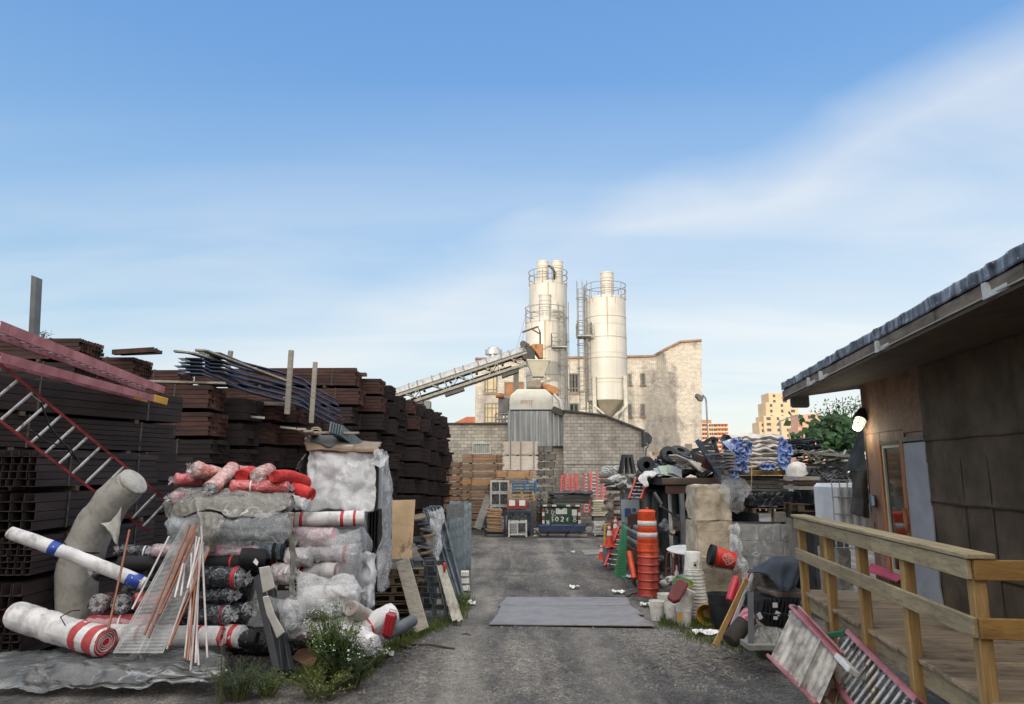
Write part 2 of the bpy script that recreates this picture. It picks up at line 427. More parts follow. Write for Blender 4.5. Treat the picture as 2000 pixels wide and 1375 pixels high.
# loose stones of the yard
mst = M('stone_bits', '#5f5d5a', '#8d8a84', sc=9, rv=.3)
g = MB(); r = random.Random(3)
for i in range(1500):
    y = 10.2+20*r.random()**2; x = r.uniform(-.42, .34)*y
    s = r.uniform(.012, .04)
    q = gh(x, y); k = r.random()*3
    g.add([(x-s, y, q), (x, y-s*.8, q), (x+s, y+s*.2, q), (x, y+s, q), (x+s*.2*(k-1), y, q+s*.9)], [(0, 1, 4), (1, 2, 4), (2, 3, 4), (3, 0, 4)])
tag(g.build('gravel', mst), 'loose pale stones strewn over the dark yard', None, kind='stuff')
# ================================================================= unseen building added behind the camera to keep the evening sun off the yard
mbk = Mbrick('dark_brick', '#6d4a3c', '#7d5a48', '#8a8278', .22, .075)
b = thing('shade_building', 'unseen plain brick building added behind the photographer to shade the yard', 'shade_building', (-18, -36, 0))
g = MB(); g.bx((-75, -46, 0), (32, -30, 18)); g.build('wall', mbk, b)
g = MB(); g.bx((-75.4, -46.4, 18), (32.4, -29.6, 18.5)); g.build('roof', M('coping_grey', '#6f6e6b'), b)
# ================================================================= white brick building
mwb = Mbrick('white_brick', '#b3aca0', '#c9c0b1', '#948d82', .5, .16, .02, stain='#8b8781', st_lo=.47, st_hi=.66, stsc=.22, stain2='#6f6a66', bump=.9)
mcop = M('coping', '#8c6a55', '#6d5546', sc=1)
mgl = Mflat('dark_glass', '#1b2126', .12, spec=.8)
mfr = M('old_frame', '#5b5a52', '#77746a', sc=2)
def rect(px0, py0, px1, py1, Y):
    a = P(px0, py0, Y); b = P(px1, py1, Y); return min(a.x, b.x), min(a.z, b.z), max(a.x, b.x), max(a.z, b.z)       # x0,z0,x1,z1
YB = 85.
bb = thing('brick_building', 'pale whitewashed brick building with stepped sloping parapet behind the silos', 'building', (P(1150, 900, YB).x, YB, 0))
pts = [(928, 930), (928, 702), (1100, 702), (1100, 700), (1228, 698), (1275, 697), (1300, 683), (1328, 669), (1370, 666), (1370, 930)]
poly = [P(x, y, YB) for x, y in pts]; poly[0].z = 0; poly[-1].z = 0
g = MB(); g.prism(poly, (0, 18, 0)); g.build('wall', mwb, bb)
g = MB()
for (a, b_) in zip(pts[1:-2], pts[2:-1]):
    p, q = P(*a, YB-.15), P(*b_, YB-.15)
    if (q-p).length > .3: g.bar(p+Vector((0, .2, .1)), q+Vector((0, .2, .1)), .7, .24)
g.build('coping', mcop, bb)
def window(rc, Y, par, bars=((.5,), (.5,)), fw=.12, pane=None, frame=None, sill=True, name='window'):
    x0, z0, x1, z1 = rc; f = MB()
    for a, b_ in (((x0, z0), (x0+fw, z1)), ((x1-fw, z0), (x1, z1))): f.bx((a[0], Y-.09, a[1]), (b_[0], Y+.05, b_[1]))
    for a, b_ in (((x0+fw, z0), (x1-fw, z0+fw)), ((x0+fw, z1-fw), (x1-fw, z1))): f.bx((a[0], Y-.085, a[1]), (b_[0], Y+.05, b_[1]))
    for u in bars[0]: xm = x0+(x1-x0)*u; f.bx((xm-fw*.35, Y-.075, z0+fw), (xm+fw*.35, Y+.05, z1-fw))
    for u in bars[1]: zm = z0+(z1-z0)*u; f.bx((x0+fw, Y-.07, zm-fw*.35), (x1-fw, Y+.05, zm+fw*.35))
    w_ = f.build(name, frame or mfr, par)
    p = MB(); p.bx((x0+fw*.5, Y-.03, z0+fw*.5), (x1-fw*.5, Y+.04, z1-fw*.5)); p.build('pane', pane or mgl, w_)
    if sill: q = MB(); q.bx((x0-.1, Y-.2, z0-.14), (x1+.1, Y+.05, z0-.005)); q.build('sill', mcop, w_)
    return w_
mtan = M('boarded', '#b7a98a', '#a08f70', sc=1)
for (a, b_, c_, d, bars, pn) in [
    (946, 733, 971, 768, ((.25, .72), (.2,)), mtan), (985, 746, 1023, 776, ((.5,), ()), M('rust_board', '#7a4f34', '#93643f', sc=1.2)),
    (946, 787, 976, 827, ((.22, .5, .75), (.3, .75)), mtan), (1111, 729, 1131, 768, ((.3, .6), (.25,)), None), (1111, 787, 1131, 812, ((.5,), (.3,)), None),
    (1226, 729, 1234, 752, ((), (.4,)), None), (1250, 729, 1260, 752, ((), (.33, .66)), None), (1224, 789, 1234, 814, ((), (.5,)), None), (1250, 789, 1260, 814, ((), (.4,)), None)]:
    window(rect(a, b_, c_, d, YB), YB, bb, bars, .16, pn)
g = MB(); v0 = P(964, 702, YB+3)
g.lathe([(.55, 0), (.55, .55), (1.1, .6), (1.1, 1.2), (.75, 1.35), (.7, 1.5), (.3, 1.6), (0, 1.62)], 24, Matrix.Translation(v0)); g.build('roof_vent', M('galv_bright', '#a7a9aa', metal=.6, rough=.4), bb, smooth=40)
# far gable, tank, towers
YG = 120.
h = thing('gable_house', 'low orange tiled gable roof showing over the block wall', 'house', (P(905, 900, YG).x, YG, 0))
x0, z0, x1, z1 = rect(878, 829, 1010, 814, YG)
g = MB(); g.bx((x0, YG, 0), (x1, YG+10, z0)); g.build('wall', mwb, h)
g = MB(); g.prism([P(878, 830, YG-.2), P(911, 814, YG-.2), P(1010, 814, YG-.2), P(1010, 830, YG-.2)], (0, 10.4, 0)); g.build('roof', M('terracotta', '#a05a3c', '#8b4a32', sc=.8), h)
tk = thing('roof_tank', 'small grey cooling unit over the far end of the rusty stacks', 'tank', P(833, 803, 140.))
a = P(826, 783, 140.); b_ = P(839, 806, 140.)
g = MB(); g.bx((a.x, 140, b_.z), (b_.x, 143, a.z)); g.build('casing', M('tank_grey', '#6d747c', '#565d66', sc=.5), tk)
g = MB()
for i in range(5): x = a.x+(b_.x-a.x)*i/4; g.bx((x-.05, 139.9, b_.z), (x+.05, 139.98, a.z+.5))
g.bx((a.x, 139.86, a.z+.4), (b_.x, 139.94, a.z+.55)); g.build('railing', mfr, tk)
g = MB(); g.bx((a.x+.2, 140.2, 0), (b_.x-.2, 142.8, b_.z)); g.build('tower', M('tank_grey', '#6d747c'), tk)
# red and cream apartment slab
YA = 330.
ap = thing('apartment_block', 'distant red and cream striped apartment slab beside the brick building', 'apartment block', (P(1395, 900, YA).x, YA, 0))
x0, z0, x1, z1 = rect(1366, 926, 1422, 827, YA)
g = MB(); g.bx((x0, YA, -.5), (x1, YA+16, z1)); g.build('wall', M('apt_cream', '#d8b795', '#cda884', sc=.2, bump=0), ap)
g = MB()
n = 13
for i in range(n):
    zt = z1-(z1+1)*(i+.1)/n; h_ = (z1+1)/n*.52
    for a, b_ in ((.02, .34), (.62, .98)): g = MB(); g.bx((x0+(x1-x0)*a, YA-.4, zt-h_), (x0+(x1-x0)*b_, YA+.2, zt)); g.build('balcony', M('apt_red', '#a4492f', '#8d3d28', sc=.3, bump=0), ap)
for i in range(n):
    zt = z1-(z1+1)*(i+.3)/n
    g = MB()
    for a in (.06, .16, .25, .38, .45, .52, .58, .68, .78, .88): g.bx((x0+(x1-x0)*a, YA-.5, zt-.8), (x0+(x1-x0)*(a+.045), YA+.1, zt+.3))
    g.build('window', mgl, ap)
a = P(1372, 820, YA+5); g = MB(); g.bx((a.x-1, YA+4, z1), (a.x+4, YA+10, z1+2)); g.build('penthouse', M('apt_brown', '#8d6a55'), ap)
def tower(parts, Y, label, c1, c2, nfl, name='apartment_tower', wsp=5., dep=14):
    cx = P(parts[0][0], 900, Y).x
    ap = thing(name, label, 'apartment block', (cx, Y, 0)); mt = M('tw'+c1, c1, c2, sc=.15, bump=0)
    g = MB(); gw = []
    for i, (a, b_, top) in enumerate(parts):
        x0, _, x1, z1 = rect(a, 920, b_, top, Y); yo = i*.6
        g.bx((x0, Y+yo, -.5), (x1, Y+dep, z1))
        if i == 1: pass
        fh = 3.4; k = int((z1-2)/fh)
        for j in range(max(0, k-nfl), k):
            zb = z1-2.6-(k-1-j)*fh
            m_ = max(1, int((x1-x0)/wsp)); 
            for q in range(m_):
                xc = x0+(x1-x0)*(q+.5)/m_
                gw.append((xc, Y+yo, zb, .75+.5*((q*7+i) % 3 == 0)))
    g.build('wall', mt, ap)
    for gi in range(0, len(gw), 12):
        g2 = MB()
        for xc, yy_, zb, hw in gw[gi:gi+12]: g2.bx((xc-hw, yy_-.12, zb), (xc+hw, yy_+.1, zb+1.7))
        g2.build('window', mgl, ap)
    return ap
tower([(1498, 1565, 812), (1504, 1559, 786), (1512, 1544, 767), (1490, 1575, 824)], 420., 'tall tan stepped apartment tower beyond the yard', '#b09a7c', '#bfa98a', 14, wsp=5.2)
tower([(1572, 1600, 808), (1566, 1606, 834)], 360., 'peach coloured apartment block partly hidden by the leafy tree', '#b08a74', '#ba957e', 9)
def street_lamp(px, py0, py1, Y, label, arm, mat_):
    t_ = P(px, py1, Y); o = thing('street_lamp', label, 'street lamp', (t_.x, Y, 0))
    return o, t_
mpol = M('pole_steel', '#6f7479', '#585d62', sc=2, metal=.3, rough=.5)
t_ = P(1379, 778, 60.); o = thing('street_lamp', 'flood light street lamp on a bent grey pole beside the brick building', 'street lamp', (t_.x, 60, 0))
g = MB(); a = P(1372, 772, 60.)
g.tube([(t_.x, 60, 0), (t_.x, 60, t_.z-.25), (t_.x-.06, 60, t_.z+.05), (t_.x-.3, 60, a.z+.05)], .075, 8); g.build('pole', mpol, o, smooth=40)
g = MB(); q = P(1366, 778, 60.); g.prism([q+Vector((-.35, -.25, .15)), q+Vector((-.25, -.25, .42)), q+Vector((.35, -.25, .1)), q+Vector((.2, -.25, -.28)), q+Vector((-.05, -.25, -.22))], (0, .5, 0)); g.build('lamp_head', M('lamp_dark', '#4b4d4e'), o, bevel=.02)
t_ = P(1523, 820, 120.); o = thing('street_lamp', 'slim street lamp with long rising arm in front of the tan tower', 'street lamp', (t_.x, 120, 0))
g = MB(); g.tube([(t_.x, 120, 0), (t_.x, 120, t_.z)], .16, 8); g.build('pole', mpol, o)
g = MB(); e = P(1558, 810, 120.); e2 = P(1592, 806, 120.); g.tube([P(1523, 823, 120.), P(1540, 816, 120.), e], .1, 6); g.tube([P(1516, 832, 120.), t_], .06, 6); g.build('arm', mpol, o)
g = MB(); g.bar(e, e2, .3, .12); g.build('lamp_head', M('lamp_pale', '#b7bcc0'), o)
# ================================================================= block wall building, Y = 42
YW = 42.
mcm = Mbrick('cinder_block', '#97938a', '#b0ab9f', '#76726b', .41, .2, .014, stain='#5b5853', st_lo=.48, st_hi=.66, stsc=.35, stain2='#a09a8c', bump=.7)
mcm2 = Mbrick('cinder_block_dark', '#8d8a84', '#a39f97', '#6a6762', .41, .2, .014, stain='#504d4a', st_lo=.47, st_hi=.66, stsc=.45, stain2='#8f8a80', bump=.7)
cb = thing('block_building', 'low cinder block building closing off the end of the yard', 'building', (P(1000, 900, YW).x, YW, 0))
a = P(876, 829, YW); b_ = P(1101, 829, YW)
g = MB(); g.bx((a.x-6, YW, -.3), (b_.x, YW+9, a.z)); g.build('wall', mcm, cb)
g = MB(); g.bx((a.x-6.1, YW-.12, a.z+.003), (P(992, 829, YW).x, YW+9.1, a.z+.1)); g.build('coping', M('tar_edge', '#3b3a39'), cb)
window(rect(923, 887, 958, 865, YW), YW, cb, ((.5,), ()), .06, M('curtain_glass', '#9aa09c', '#b9bdb6', sc=2, stretch=(8, 1, 1), rough=.25), M('white_frame', '#cfd0cb'), True)
g = MB()
for i in range(9):
    u = rect(923, 887, 958, 865, YW); x = u[0]+(u[2]-u[0])*(i+.5)/9; g.bx((x-.008, YW-.15, u[1]), (x+.008, YW-.13, u[3]))
g.build('window_bars', mpol, cb)
gb = thing('block_gable', 'sloping topped cinder block gable wall behind the red ladders', 'building', (P(1180, 900, YW).x, YW-1, 0))
YW2 = YW-.6
pts = [(1100, 803), (1180, 812), (1258, 843)]
poly = [P(1100, 900, YW2)]+[P(x, y, YW2) for x, y in pts]+[P(1258, 900, YW2)]; poly[0].z = -.3; poly[-1].z = -.3
g = MB(); g.prism(poly, (0, 9, 0)); g.build('wall', mcm2, gb)
g = MB()
for (a, b_) in zip(pts[:-1], pts[1:]): g.bar(P(*a, YW2)+Vector((0, 4.3, .03)), P(*b_, YW2)+Vector((0, 4.3, .03)), 9, .1)
g.build('coping', M('tar_edge', '#3b3a39'), gb)
g = MB(); z = P(1180, 908, YW2).z; g.bx((P(1102, 900, YW2).x, YW2-.02, z), (P(1257, 900, YW2).x, YW2-.001, z+.03)); g.build('conduit', mpol, gb)
g = MB(); g.prism([P(x, y, YW2-.5) for x, y in ((1256, 842), (1267, 845), (1274, 853), (1273, 864), (1266, 870), (1256, 872))], (0, .8, 0)); g.build('wall_fan', M('fan_dark', '#25282b', '#3b3f43', sc=4), gb, bevel=.06)
g = MB(); g.tube([P(1262, 862, YW2-.4), P(1266, 872, YW2-.6), P(1262, 876, YW2-.4), P(1260, 905, YW2-.2)], .05, 6); g.build('drain_pipe', mpol, gb, smooth=60)
# ================================================================= concrete plant: silos, conveyor, hopper
msil = bpy.data.materials.new('silo_paint'); t = NT(msil); co = t.coord()
c = t.ramp(t.noise(co, .35, 5, .6), [(.35, '#a9a69e'), (.65, '#bdbab2')])
c = t.mix(t.ramp(t.noise(t.coord((2.2, 2.2, .07)), 1., 5, .6), [(.55, 0.), (.72, .55)]), c, '#978a70')
wv = t.n.new('ShaderNodeTexWave'); wv.bands_direction = 'Z'; wv.inputs['Scale'].default_value = .118; wv.inputs['Distortion'].default_value = .3; wv.inputs['Detail'].default_value = 1; t.link(co, wv.inputs[0])
c = t.mix(t.ramp(wv.outputs['Fac'], [(.0, .35), (.012, 0.)]), c, '#8c836f')
t.set(Base_Color=c, Roughness=.5); t.bump(t.noise(co, 2, 4), .1, .03)
mst2 = M('silo_streak', '#8f846a', '#a89c82', sc=6, stretch=(1, 1, .1))
mrl = M('rail_steel', '#8d8b84', '#6f6c66', sc=3, metal=.2)
mhop = M('cone_steel', '#8f8877', '#a59d8b', '#b5ae9c', sc=.8, metal=.2, rough=.5)
def silo(px, pw, ptop, pbot, Y, label, caps, cone=False, rail=True):
    """caps = vent cylinders on the lid: (px, width, top py)"""
    c0 = P(px, pbot, Y); r_ = pw/2/FL*Y/ray(px, (ptop+pbot)/2).y; zt = P(px, ptop, Y-r_*.8).z; zb = P(px, pbot, Y-r_).z
    o = thing('cement_silo', label, 'silo', (c0.x, Y, 0)); T = Matrix.Translation((c0.x, Y, 0))
    g = MB(); g.lathe([(r_, zb), (r_, zt-.15), (r_*1.01, zt-.15), (r_*1.01, zt), (0, zt+.25)], 48, T); g.build('body', msil, o, smooth=35)
    zs = [zb+(zt-zb)*q for q in (.2, .4, .6, .8)]
    g = MB()
    for z in zs: g.lathe([(r_+.001, z-.03), (r_+.025, z-.02), (r_+.025, z+.02), (r_+.001, z+.03)], 48, T)
    g.build('seam_ring', M('seam', '#98907c'), o)
    for cx, cw, ct in caps:
        q = P(cx, ptop, Y); rr = cw/2/FL*Y; z1 = P(cx, ct, Y-rr).z
        g = MB(); g.lathe([(rr, zt-.1), (rr, z1), (rr*1.04, z1), (rr*1.04, z1+.12), (0, z1+.2)], 28, Matrix.Translation((q.x, Y-.3, 0))); vc = g.build('vent_cylinder', msil, o, smooth=35)
        g = MB()
        for u in (.3, .55, .8): z = zt+(z1-zt)*u; g.lathe([(rr+.002, z-.03), (rr+.02, z), (rr+.002, z+.03)], 28, Matrix.Translation((q.x, Y-.3, 0)))
        g.build('hoop', mst2, vc)
    if rail:
        g = MB(); R_ = r_*1.03
        for z in (.55, 1.15):
            g.tube([(c0.x+R_*cos(a*pi/20), Y+R_*sin(a*pi/20), zt+z+.1) for a in range(41)], .035, 5, False)
        for a in range(12): x, y = c0.x+R_*cos(a*pi/6+.2), Y+R_*sin(a*pi/6+.2); g.tube([(x, y, zt-.2), (x, y, zt+1.25)], .035, 5)
        g.build('railing', mrl, o)
    g = MB()
    for a, l, wd in ((-1.62, .42, .07), (-1.2, .08, .04), (-2.35, .05, .05)):
        q = Vector((cos(a), sin(a), 0)); tq = Vector((-sin(a), cos(a), 0)); zt2 = zt-.2; h = (zt-zb)*l; pc = Vector((c0.x, Y, 0))+q*(r_+.004)
        g.add([pc-tq*wd+Vector((0, 0, zt2)), pc+tq*wd+Vector((0, 0, zt2)), pc+tq*wd*.3+Vector((0, 0, zt2-h)), pc-tq*wd*.3+Vector((0, 0, zt2-h))], [(0, 1, 2, 3)])
    g.build('streak', mst2, o)
    return o, c0, r_, zb, zt
def cage(o, x, y, z0, z1, r_, dirx=0, hoops=True, name='ladder_cage'):
    g = MB()
    for s in (-.25, .25): g.tube([(x+s, y, z0), (x+s, y, z1)], .04, 5)
    z = z0
    while z < z1: g.tube([(x-.25, y, z), (x+.25, y, z)], .022, 4); z += .42
    l_ = g.build('ladder', mrl, o)
    if hoops:
        g = MB(); z = z0+1.5
        while z < z1+.6:
            g.tube([(x+r_*cos(a*pi/8), y-r_+r_*sin(a*pi/8), z) for a in range(17)], .03, 4, False); z += 2.1
        for a in range(0, 16, 3): q = a*pi/8; g.tube([(x+r_*cos(q), y-r_+r_*sin(q), z0+1.5), (x+r_*cos(q), y-r_+r_*sin(q), z1+.6)], .02, 4)
        g.build(name, mrl, l_)
def platform(o, x, y, z, w_, d_, sides=(1, 1, 1)):
    g = MB(); g.bx((x-w_/2, y-d_/2, z-.12), (x+w_/2, y+d_/2, z)); g.build('platform', M('plat', '#a09e94', '#85837b'), o, bevel=.02)
    g = MB()
    for (a, b_) in (((-1, -1), (1, -1)), ((-1, -1), (-1, 1)), ((1, -1), (1, 1))):
        p, q = Vector((x+a[0]*w_/2, y+a[1]*d_/2, z)), Vector((x+b_[0]*w_/2, y+b_[1]*d_/2, z))
        for k in (.4, .75, 1.1): g.tube([p+Vector((0, 0, k)), q+Vector((0, 0, k))], .03, 4)
        for e in (p, (p+q)/2, q): g.tube([e, e+Vector((0, 0, 1.1))], .03, 4)
    g.build('platform_rail', mrl, o)
o, c0, r_, zb, zt = silo(1073.5, 75, 549, 900, 66., 'tallest pale cement silo with twin vent cylinders, rear of the joined pair', [(1060, 23, 512), (1088, 23, 512)])
g = MB(); a = P(1071, 519, 65.); b_ = P(1081, 545, 65.); g.tube([a, P(1079, 524, 65.), P(1083, 533, 65.), b_], .12, 8); g.build('hose', M('hose_black', '#17191b'), o, smooth=60)
g = MB(); a = P(1040, 560, 63.5); g.tube([P(1036, 585, 65), P(1006, 690, 60)], .02, 4); g.tube([P(1030, 623, 62), P(1013, 690, 60)], .02, 4); g.build('guy_wire', mrl, o)
o, c0, r_, zb, zt = silo(1066.5, 76, 623, 900, 61., 'shorter pale cement silo with one vent cylinder behind the conveyor head', [(1064.5, 25, 578)])
q = P(1101, 800, 59.); cage(o, q.x, 59.2, 2., P(1101, 605, 59).z, .5)
q = P(1092, 675, 58.5); platform(o, q.x, 58.6, P(1092, 677, 58.5).z, 1.3, 1.)
g = MB(); g.bar(P(1088, 655, 58.1), P(1104, 672, 58.1), .1, .1); g.build('brace', mrl, o)
o, c0, r_, zb, zt = silo(1186.5, 79, 577, 780, 62., 'free standing pale cement silo on legs with cone bottom', [(1185.5, 26, 534)])
T = Matrix.Translation((c0.x, 62, 0)); zc = P(1186, 815, 62.).z
g = MB(); g.lathe([(.35, zc-.5), (.35, zc), (r_*.97, zb+.02), (r_, zb+.02)], 40, T); g.build('cone', mhop, o, smooth=40)
for a in (pi*.27, pi*.73, pi*1.27, pi*1.73):
    x, y = c0.x+cos(a)*r_*1.12, 62+sin(a)*r_*1.12
    g = MB(); g.bx((x-.17, y-.17, 0), (x+.17, y+.17, zb+2.1)); g.build('leg', M('leg_paint', '#b6b3a8', '#9a978d', sc=2), o, bevel=.03)
g = MB(); q = [Vector((c0.x+cos(a)*r_*1.14, 62+sin(a)*r_*1.14-.2, 0)) for a in (pi*1.27, pi*1.73)]
zz_ = P(1186, 818, 59.).z; zu = P(1186, 790, 59.).z
md_ = (q[0]+q[1])/2+Vector((0, 0, zz_)); g.bar(q[0]+Vector((0, 0, zu)), md_, .16, .16); g.bar(q[1]+Vector((0, 0, zu)), md_, .16, .16)
g.bar(md_, q[0]+Vector((0, 0, 1)), .16, .16); g.bar(md_, q[1]+Vector((0, 0, 1)), .16, .16); g.build('cross_brace', M('leg_paint', '#b6b3a8'), o)
q = P(1138, 800, 61.); cage(o, q.x, 60.8, P(1138, 800, 61).z, P(1138, 565, 61).z, .48)
g = MB(); q0 = P(1145, 800, 61.); g.tube([(q0.x, 61, 2), (q0.x, 61, P(1145, 560, 61).z)], .07, 5); g.build('standpipe', mrl, o)
q = P(1137, 657, 60.5); platform(o, q.x+.15, 60.4, q.z, 1.25, 1.2)
g = MB()
for py in (712, 760, 690, 797): a = P(1140, py, 61); g.bar(a, a+Vector((.9, .4, 0)), .08, .08)
g.build('bracket', mrl, o)
# ---- conveyor
YC = 55.
mgt = M('conveyor_galv', '#77797a', '#98999a', '#85888a', sc=2.2, metal=.35, rough=.5, bump=.1)
mtr = M('truss_steel', '#6f6e69', '#8a8981', sc=3, metal=.3)
mru = M('rusty_box', '#7d5031', '#96683f', '#6a4127', sc=1.4, bump=.3)
A, B = P(765, 775, YC), P(1028, 688, YC)
o = thing('belt_conveyor', 'long galvanised belt conveyor climbing from the rusty stacks to the silos', 'conveyor', ((A.x+B.x)/2, YC, 0))
d = (B-A).normalized(); up = Vector((-d.z, 0, d.x)); D0 = A-d*9
g = MB()
def hood(u, v):
    p = D0+(B-D0)*u; a = pi*v; return p+Vector((0, -cos(a)*.62, 0))+up*(sin(a)*.55+.0)
g.grid(hood, 20, 14); g.build('hood', mgt, o, smooth=60, solid=.02)
g = MB(); L_ = (B-D0).length; k = 0; s = 1.
while s < L_:
    p = D0+d*s
    g.tube([p+Vector((0, -cos(pi*v/10)*.66, 0))+up*(sin(pi*v/10)*.6) for v in range(11)], .045, 4); s += 1.22 if k % 2 else .7; k += 1
g.build('hood_strap', mtr, o)
g = MB()
for y in (-.6, .6):
    g.bar(D0+Vector((0, y, 0))-up*.12, B+Vector((0, y, 0))-up*.12, .1, .16, up)
    g.bar(D0+d*3+Vector((0, y, 0))-up*1.0, B+Vector((0, y, 0))-up*.95, .1, .2, up)
n_ = int(L_/1.1)
for i in range(n_):
    p, q = D0+d*(i*1.1+.2), D0+d*(i*1.1+1.3)
    for y in (-.6, .6):
        g.bar(p+Vector((0, y, 0))-up*.15, (q if i % 2 else p)+Vector((0, y, 0))-up*.98, .06, .06, up)
        if i % 3 == 0: g.bar(p+Vector((0, y, 0))-up*1., q+Vector((0, y, 0))-up*.15, .05, .05, up)
g.build('truss', mtr, o)
g = MB()
for i in range(n_): p = D0+d*(i*1.1+.6)-up*.35; g.tube([p+Vector((0, -.5, 0)), p+Vector((0, .5, 0))], .1, 6)
g.build('roller', M('roller_dark', '#2b2b2b', '#3a3937'), o)
g = MB(); g.bar(A-d*2-up*.72, B-d*1.5-up*.72, .9, .06, up); g.build('return_belt', M('belt_black', '#1d1d1e'), o)
g = MB()
for f0, f1 in ((.02, .2), (.36, .5), (.78, .9)): p, q = A+(B-A)*f0, A+(B-A)*f1; g.bar(p-up*1.22, q-up*1.22, .9, .3, up)
g.build('drip_tray', M('tray', '#3a3b3c', '#4d4e4f'), o)
hd = P(1032, 688, YC); g = MB(); g.tube([hd+Vector((0, -.6, -.2)), hd+Vector((0, .6, -.2))], .55, 14); g.bar(hd-up*1.1+d*.2, hd+up*.6+d*.1, .9, .3, d); g.build('head_drum', M('roller_dark', '#2b2b2b'), o)
g = MB(); q = P(1024, 674, YC); g.tube([q+Vector((-.1, -.5, 0)), q+Vector((.1, .3, 0))], .28, 10); g.box(q+Vector((.1, 0, -.3)), (.5, .6, .4)); g.build('motor', M('motor_dark', '#3b3936'), o, smooth=40)
g = MB(); x0, z0, x1, z1 = rect(1035, 703, 1060, 675, YC); g.prism([(x0, YC-.8, z1-.1), (x0+.3, YC-.8, z1), (x1, YC-.8, z1), (x1, YC-.8, z0+.1), (x0+.8, YC-.8, z0), (x0+.4, YC-.8, z0+.6)], (0, 1.5, 0)); g.build('head_box', mru, o, bevel=.04)
g = MB(); a = P(1008, 716, YC); g.bx((a.x-.22, YC-.2, 0), (a.x+.22, YC+.25, a.z)); g.build('support_post', M('post_dark', '#4d4a45', '#5f5b54'), o)
g = MB(); a, b_ = P(1040, 675, YC), P(1053, 638, YC); g.tube([P(1055, 672, YC), P(1055, 650, YC), P(1051, 638, YC), P(1020, 649, YC)], .08, 6); g.tube([P(1039, 643, YC), P(1054, 652, YC)], .06, 5); g.build('davit_arm', M('rust_arm', '#4b352b'), o)
# ---- funnel, gob hopper, corrugated skirt
o = thing('batch_hopper', 'pale chamfered batching hopper on corrugated rusty sheet skirt under the conveyor head', 'hopper', (P(1040, 900, 43).x, 43, 0))
mpale = M('pale_hopper', '#a9aba4', '#bcbdb5', sc=1.2, dirt='#8d7a5e', dsc=.8, dlo=.6, dhi=.75)
YH = 42.6
g = MB(); x0, z0, x1, z1 = rect(996, 801, 1080, 760, YH); cx = .8
g.prism([(x0, YH, z0), (x0, YH, z1-.42), (x0+.45, YH, z1), (x1-.45, YH, z1), (x1, YH, z1-.42), (x1, YH, z0)], (0, 3.2, 0)); g.build('bin', mpale, o, bevel=.05)
mrs = M('rust_streaks', '#97795a', '#a88c6c', sc=5)
g = MB(); r = random.Random(4)
for i in range(7):
    x = P(r.uniform(1016, 1040), 785, YH).x; z = P(1030, 783, YH).z; g.bx((x-.02, YH-.012, z-r.uniform(.1, .45)), (x+.02, YH+.02, z))
g.bx((P(1015, 0, YH).x, YH-.014, P(1, 783, YH).z), (P(1038, 0, YH).x, YH+.01, P(1, 783, YH).z+.03)); g.build('rust_streak', mrs, o)
mco = bpy.data.materials.new('corrugated_rust'); t = NT(mco); co = t.coord((1, 1, 1))
gz = t.n.new('ShaderNodeSeparateXYZ'); t.link(co, gz.inputs[0])
c = t.ramp(t.noise(t.coord((3, 3, .4)), 1.4, 5), [(.35, '#83878a'), (.65, '#a4a8a7')])
k = t.math('ADD', t.noise(t.coord((4, 4, .5)), 1.2, 6, .7), t.math('MULTIPLY', gz.outputs[2], .12)); c = t.mix(t.ramp(k, [(1.20, 0.), (1.34, .8)]), c, '#6f4c33')
t.set(Base_Color=c, Roughness=.6, Metallic=.2)
def corr(p0, p1, zb, zt_, pitch=.3, amp=.09, name='corrugated_sheet', par=None, mat_=None):
    p0, p1 = Vector(p0), Vector(p1); L_ = (p1-p0).length; n_ = int(L_/pitch)*6; d_ = (p1-p0).normalized(); nrm = Vector((d_.y, -d_.x, 0)); g = MB()
    g.grid(lambda u, v: p0+(p1-p0)*u+nrm*amp*max(-.6, min(.6, sin(u*L_/pitch*2*pi)))+Vector((0, 0, zb+(zt_-zb)*v)), n_, 1)
    return g.build(name, mat_ or mco, par, solid=.01)
x0, z0, x1, z1 = rect(992, 838, 1078, 803, YH-1); corr((x0, YH-1, 0), (x1, YH-1, 0), z0-1, z1, .33, .12, par=o)
x2 = P(1101, 820, YH-1).x; corr((x1+.02, YH-.97, 0), (x2, YH-.9, 0), z0-1, P(1090, 806, YH-1).z, .3, .12, par=o)
g = MB(); g.bx((x0, YH-.8, z0-1), (x2, YH+3, z1-.1)); g.build('core', M('core_dark', '#3c3a38'), o)
g = MB(); a, b_ = P(1078, 800, YH-.5), P(1101, 810, YH-.5); g.bar(a, b_, 1.4, .35); g.build('roof_strip', M('tar_edge', '#3b3a39'), o)
g = MB(); a = P(1081, 770, YH-.2); g.tube([a, P(1092, 782, YH-.2), P(1097, 802, YH-.2)], .1, 6); g.tube([P(1085, 772, YH-.2), P(1094, 780, YH-.2), P(1100, 796, YH-.2)], .05, 6); g.build('pipe', M('pipe_pale', '#b1b3b0'), o, smooth=60)
q = P(1051, 720, 45.); T = Matrix.Translation((q.x, 45., 0)) @ Matrix.Rotation(pi/4, 4, 'Z')
zt_, zb_ = P(1051, 708, 45.).z, P(1051, 737, 45.).z
g = MB(); g.lathe([(.5, zb_), (1.02, zt_), (1.08, zt_), (1.08, zt_+.1)], 4, T); g.build('funnel', M('funnel_cream', '#a19d8c', '#afab9a', sc=2), o, bevel=.02)
g = MB(); g.prism([P(1029, 758, 43.6), P(1031, 742, 43.6), P(1040, 741, 43.6), P(1050, 738, 43.6), P(1058, 745, 43.6), P(1058, 758, 43.6)], (0, 1.5, 0)); g.build('canvas_skirt', M('canvas_grey', '#6d655b', '#867c6f', sc=3, bump=.8, bd=.1), o, bevel=.1)
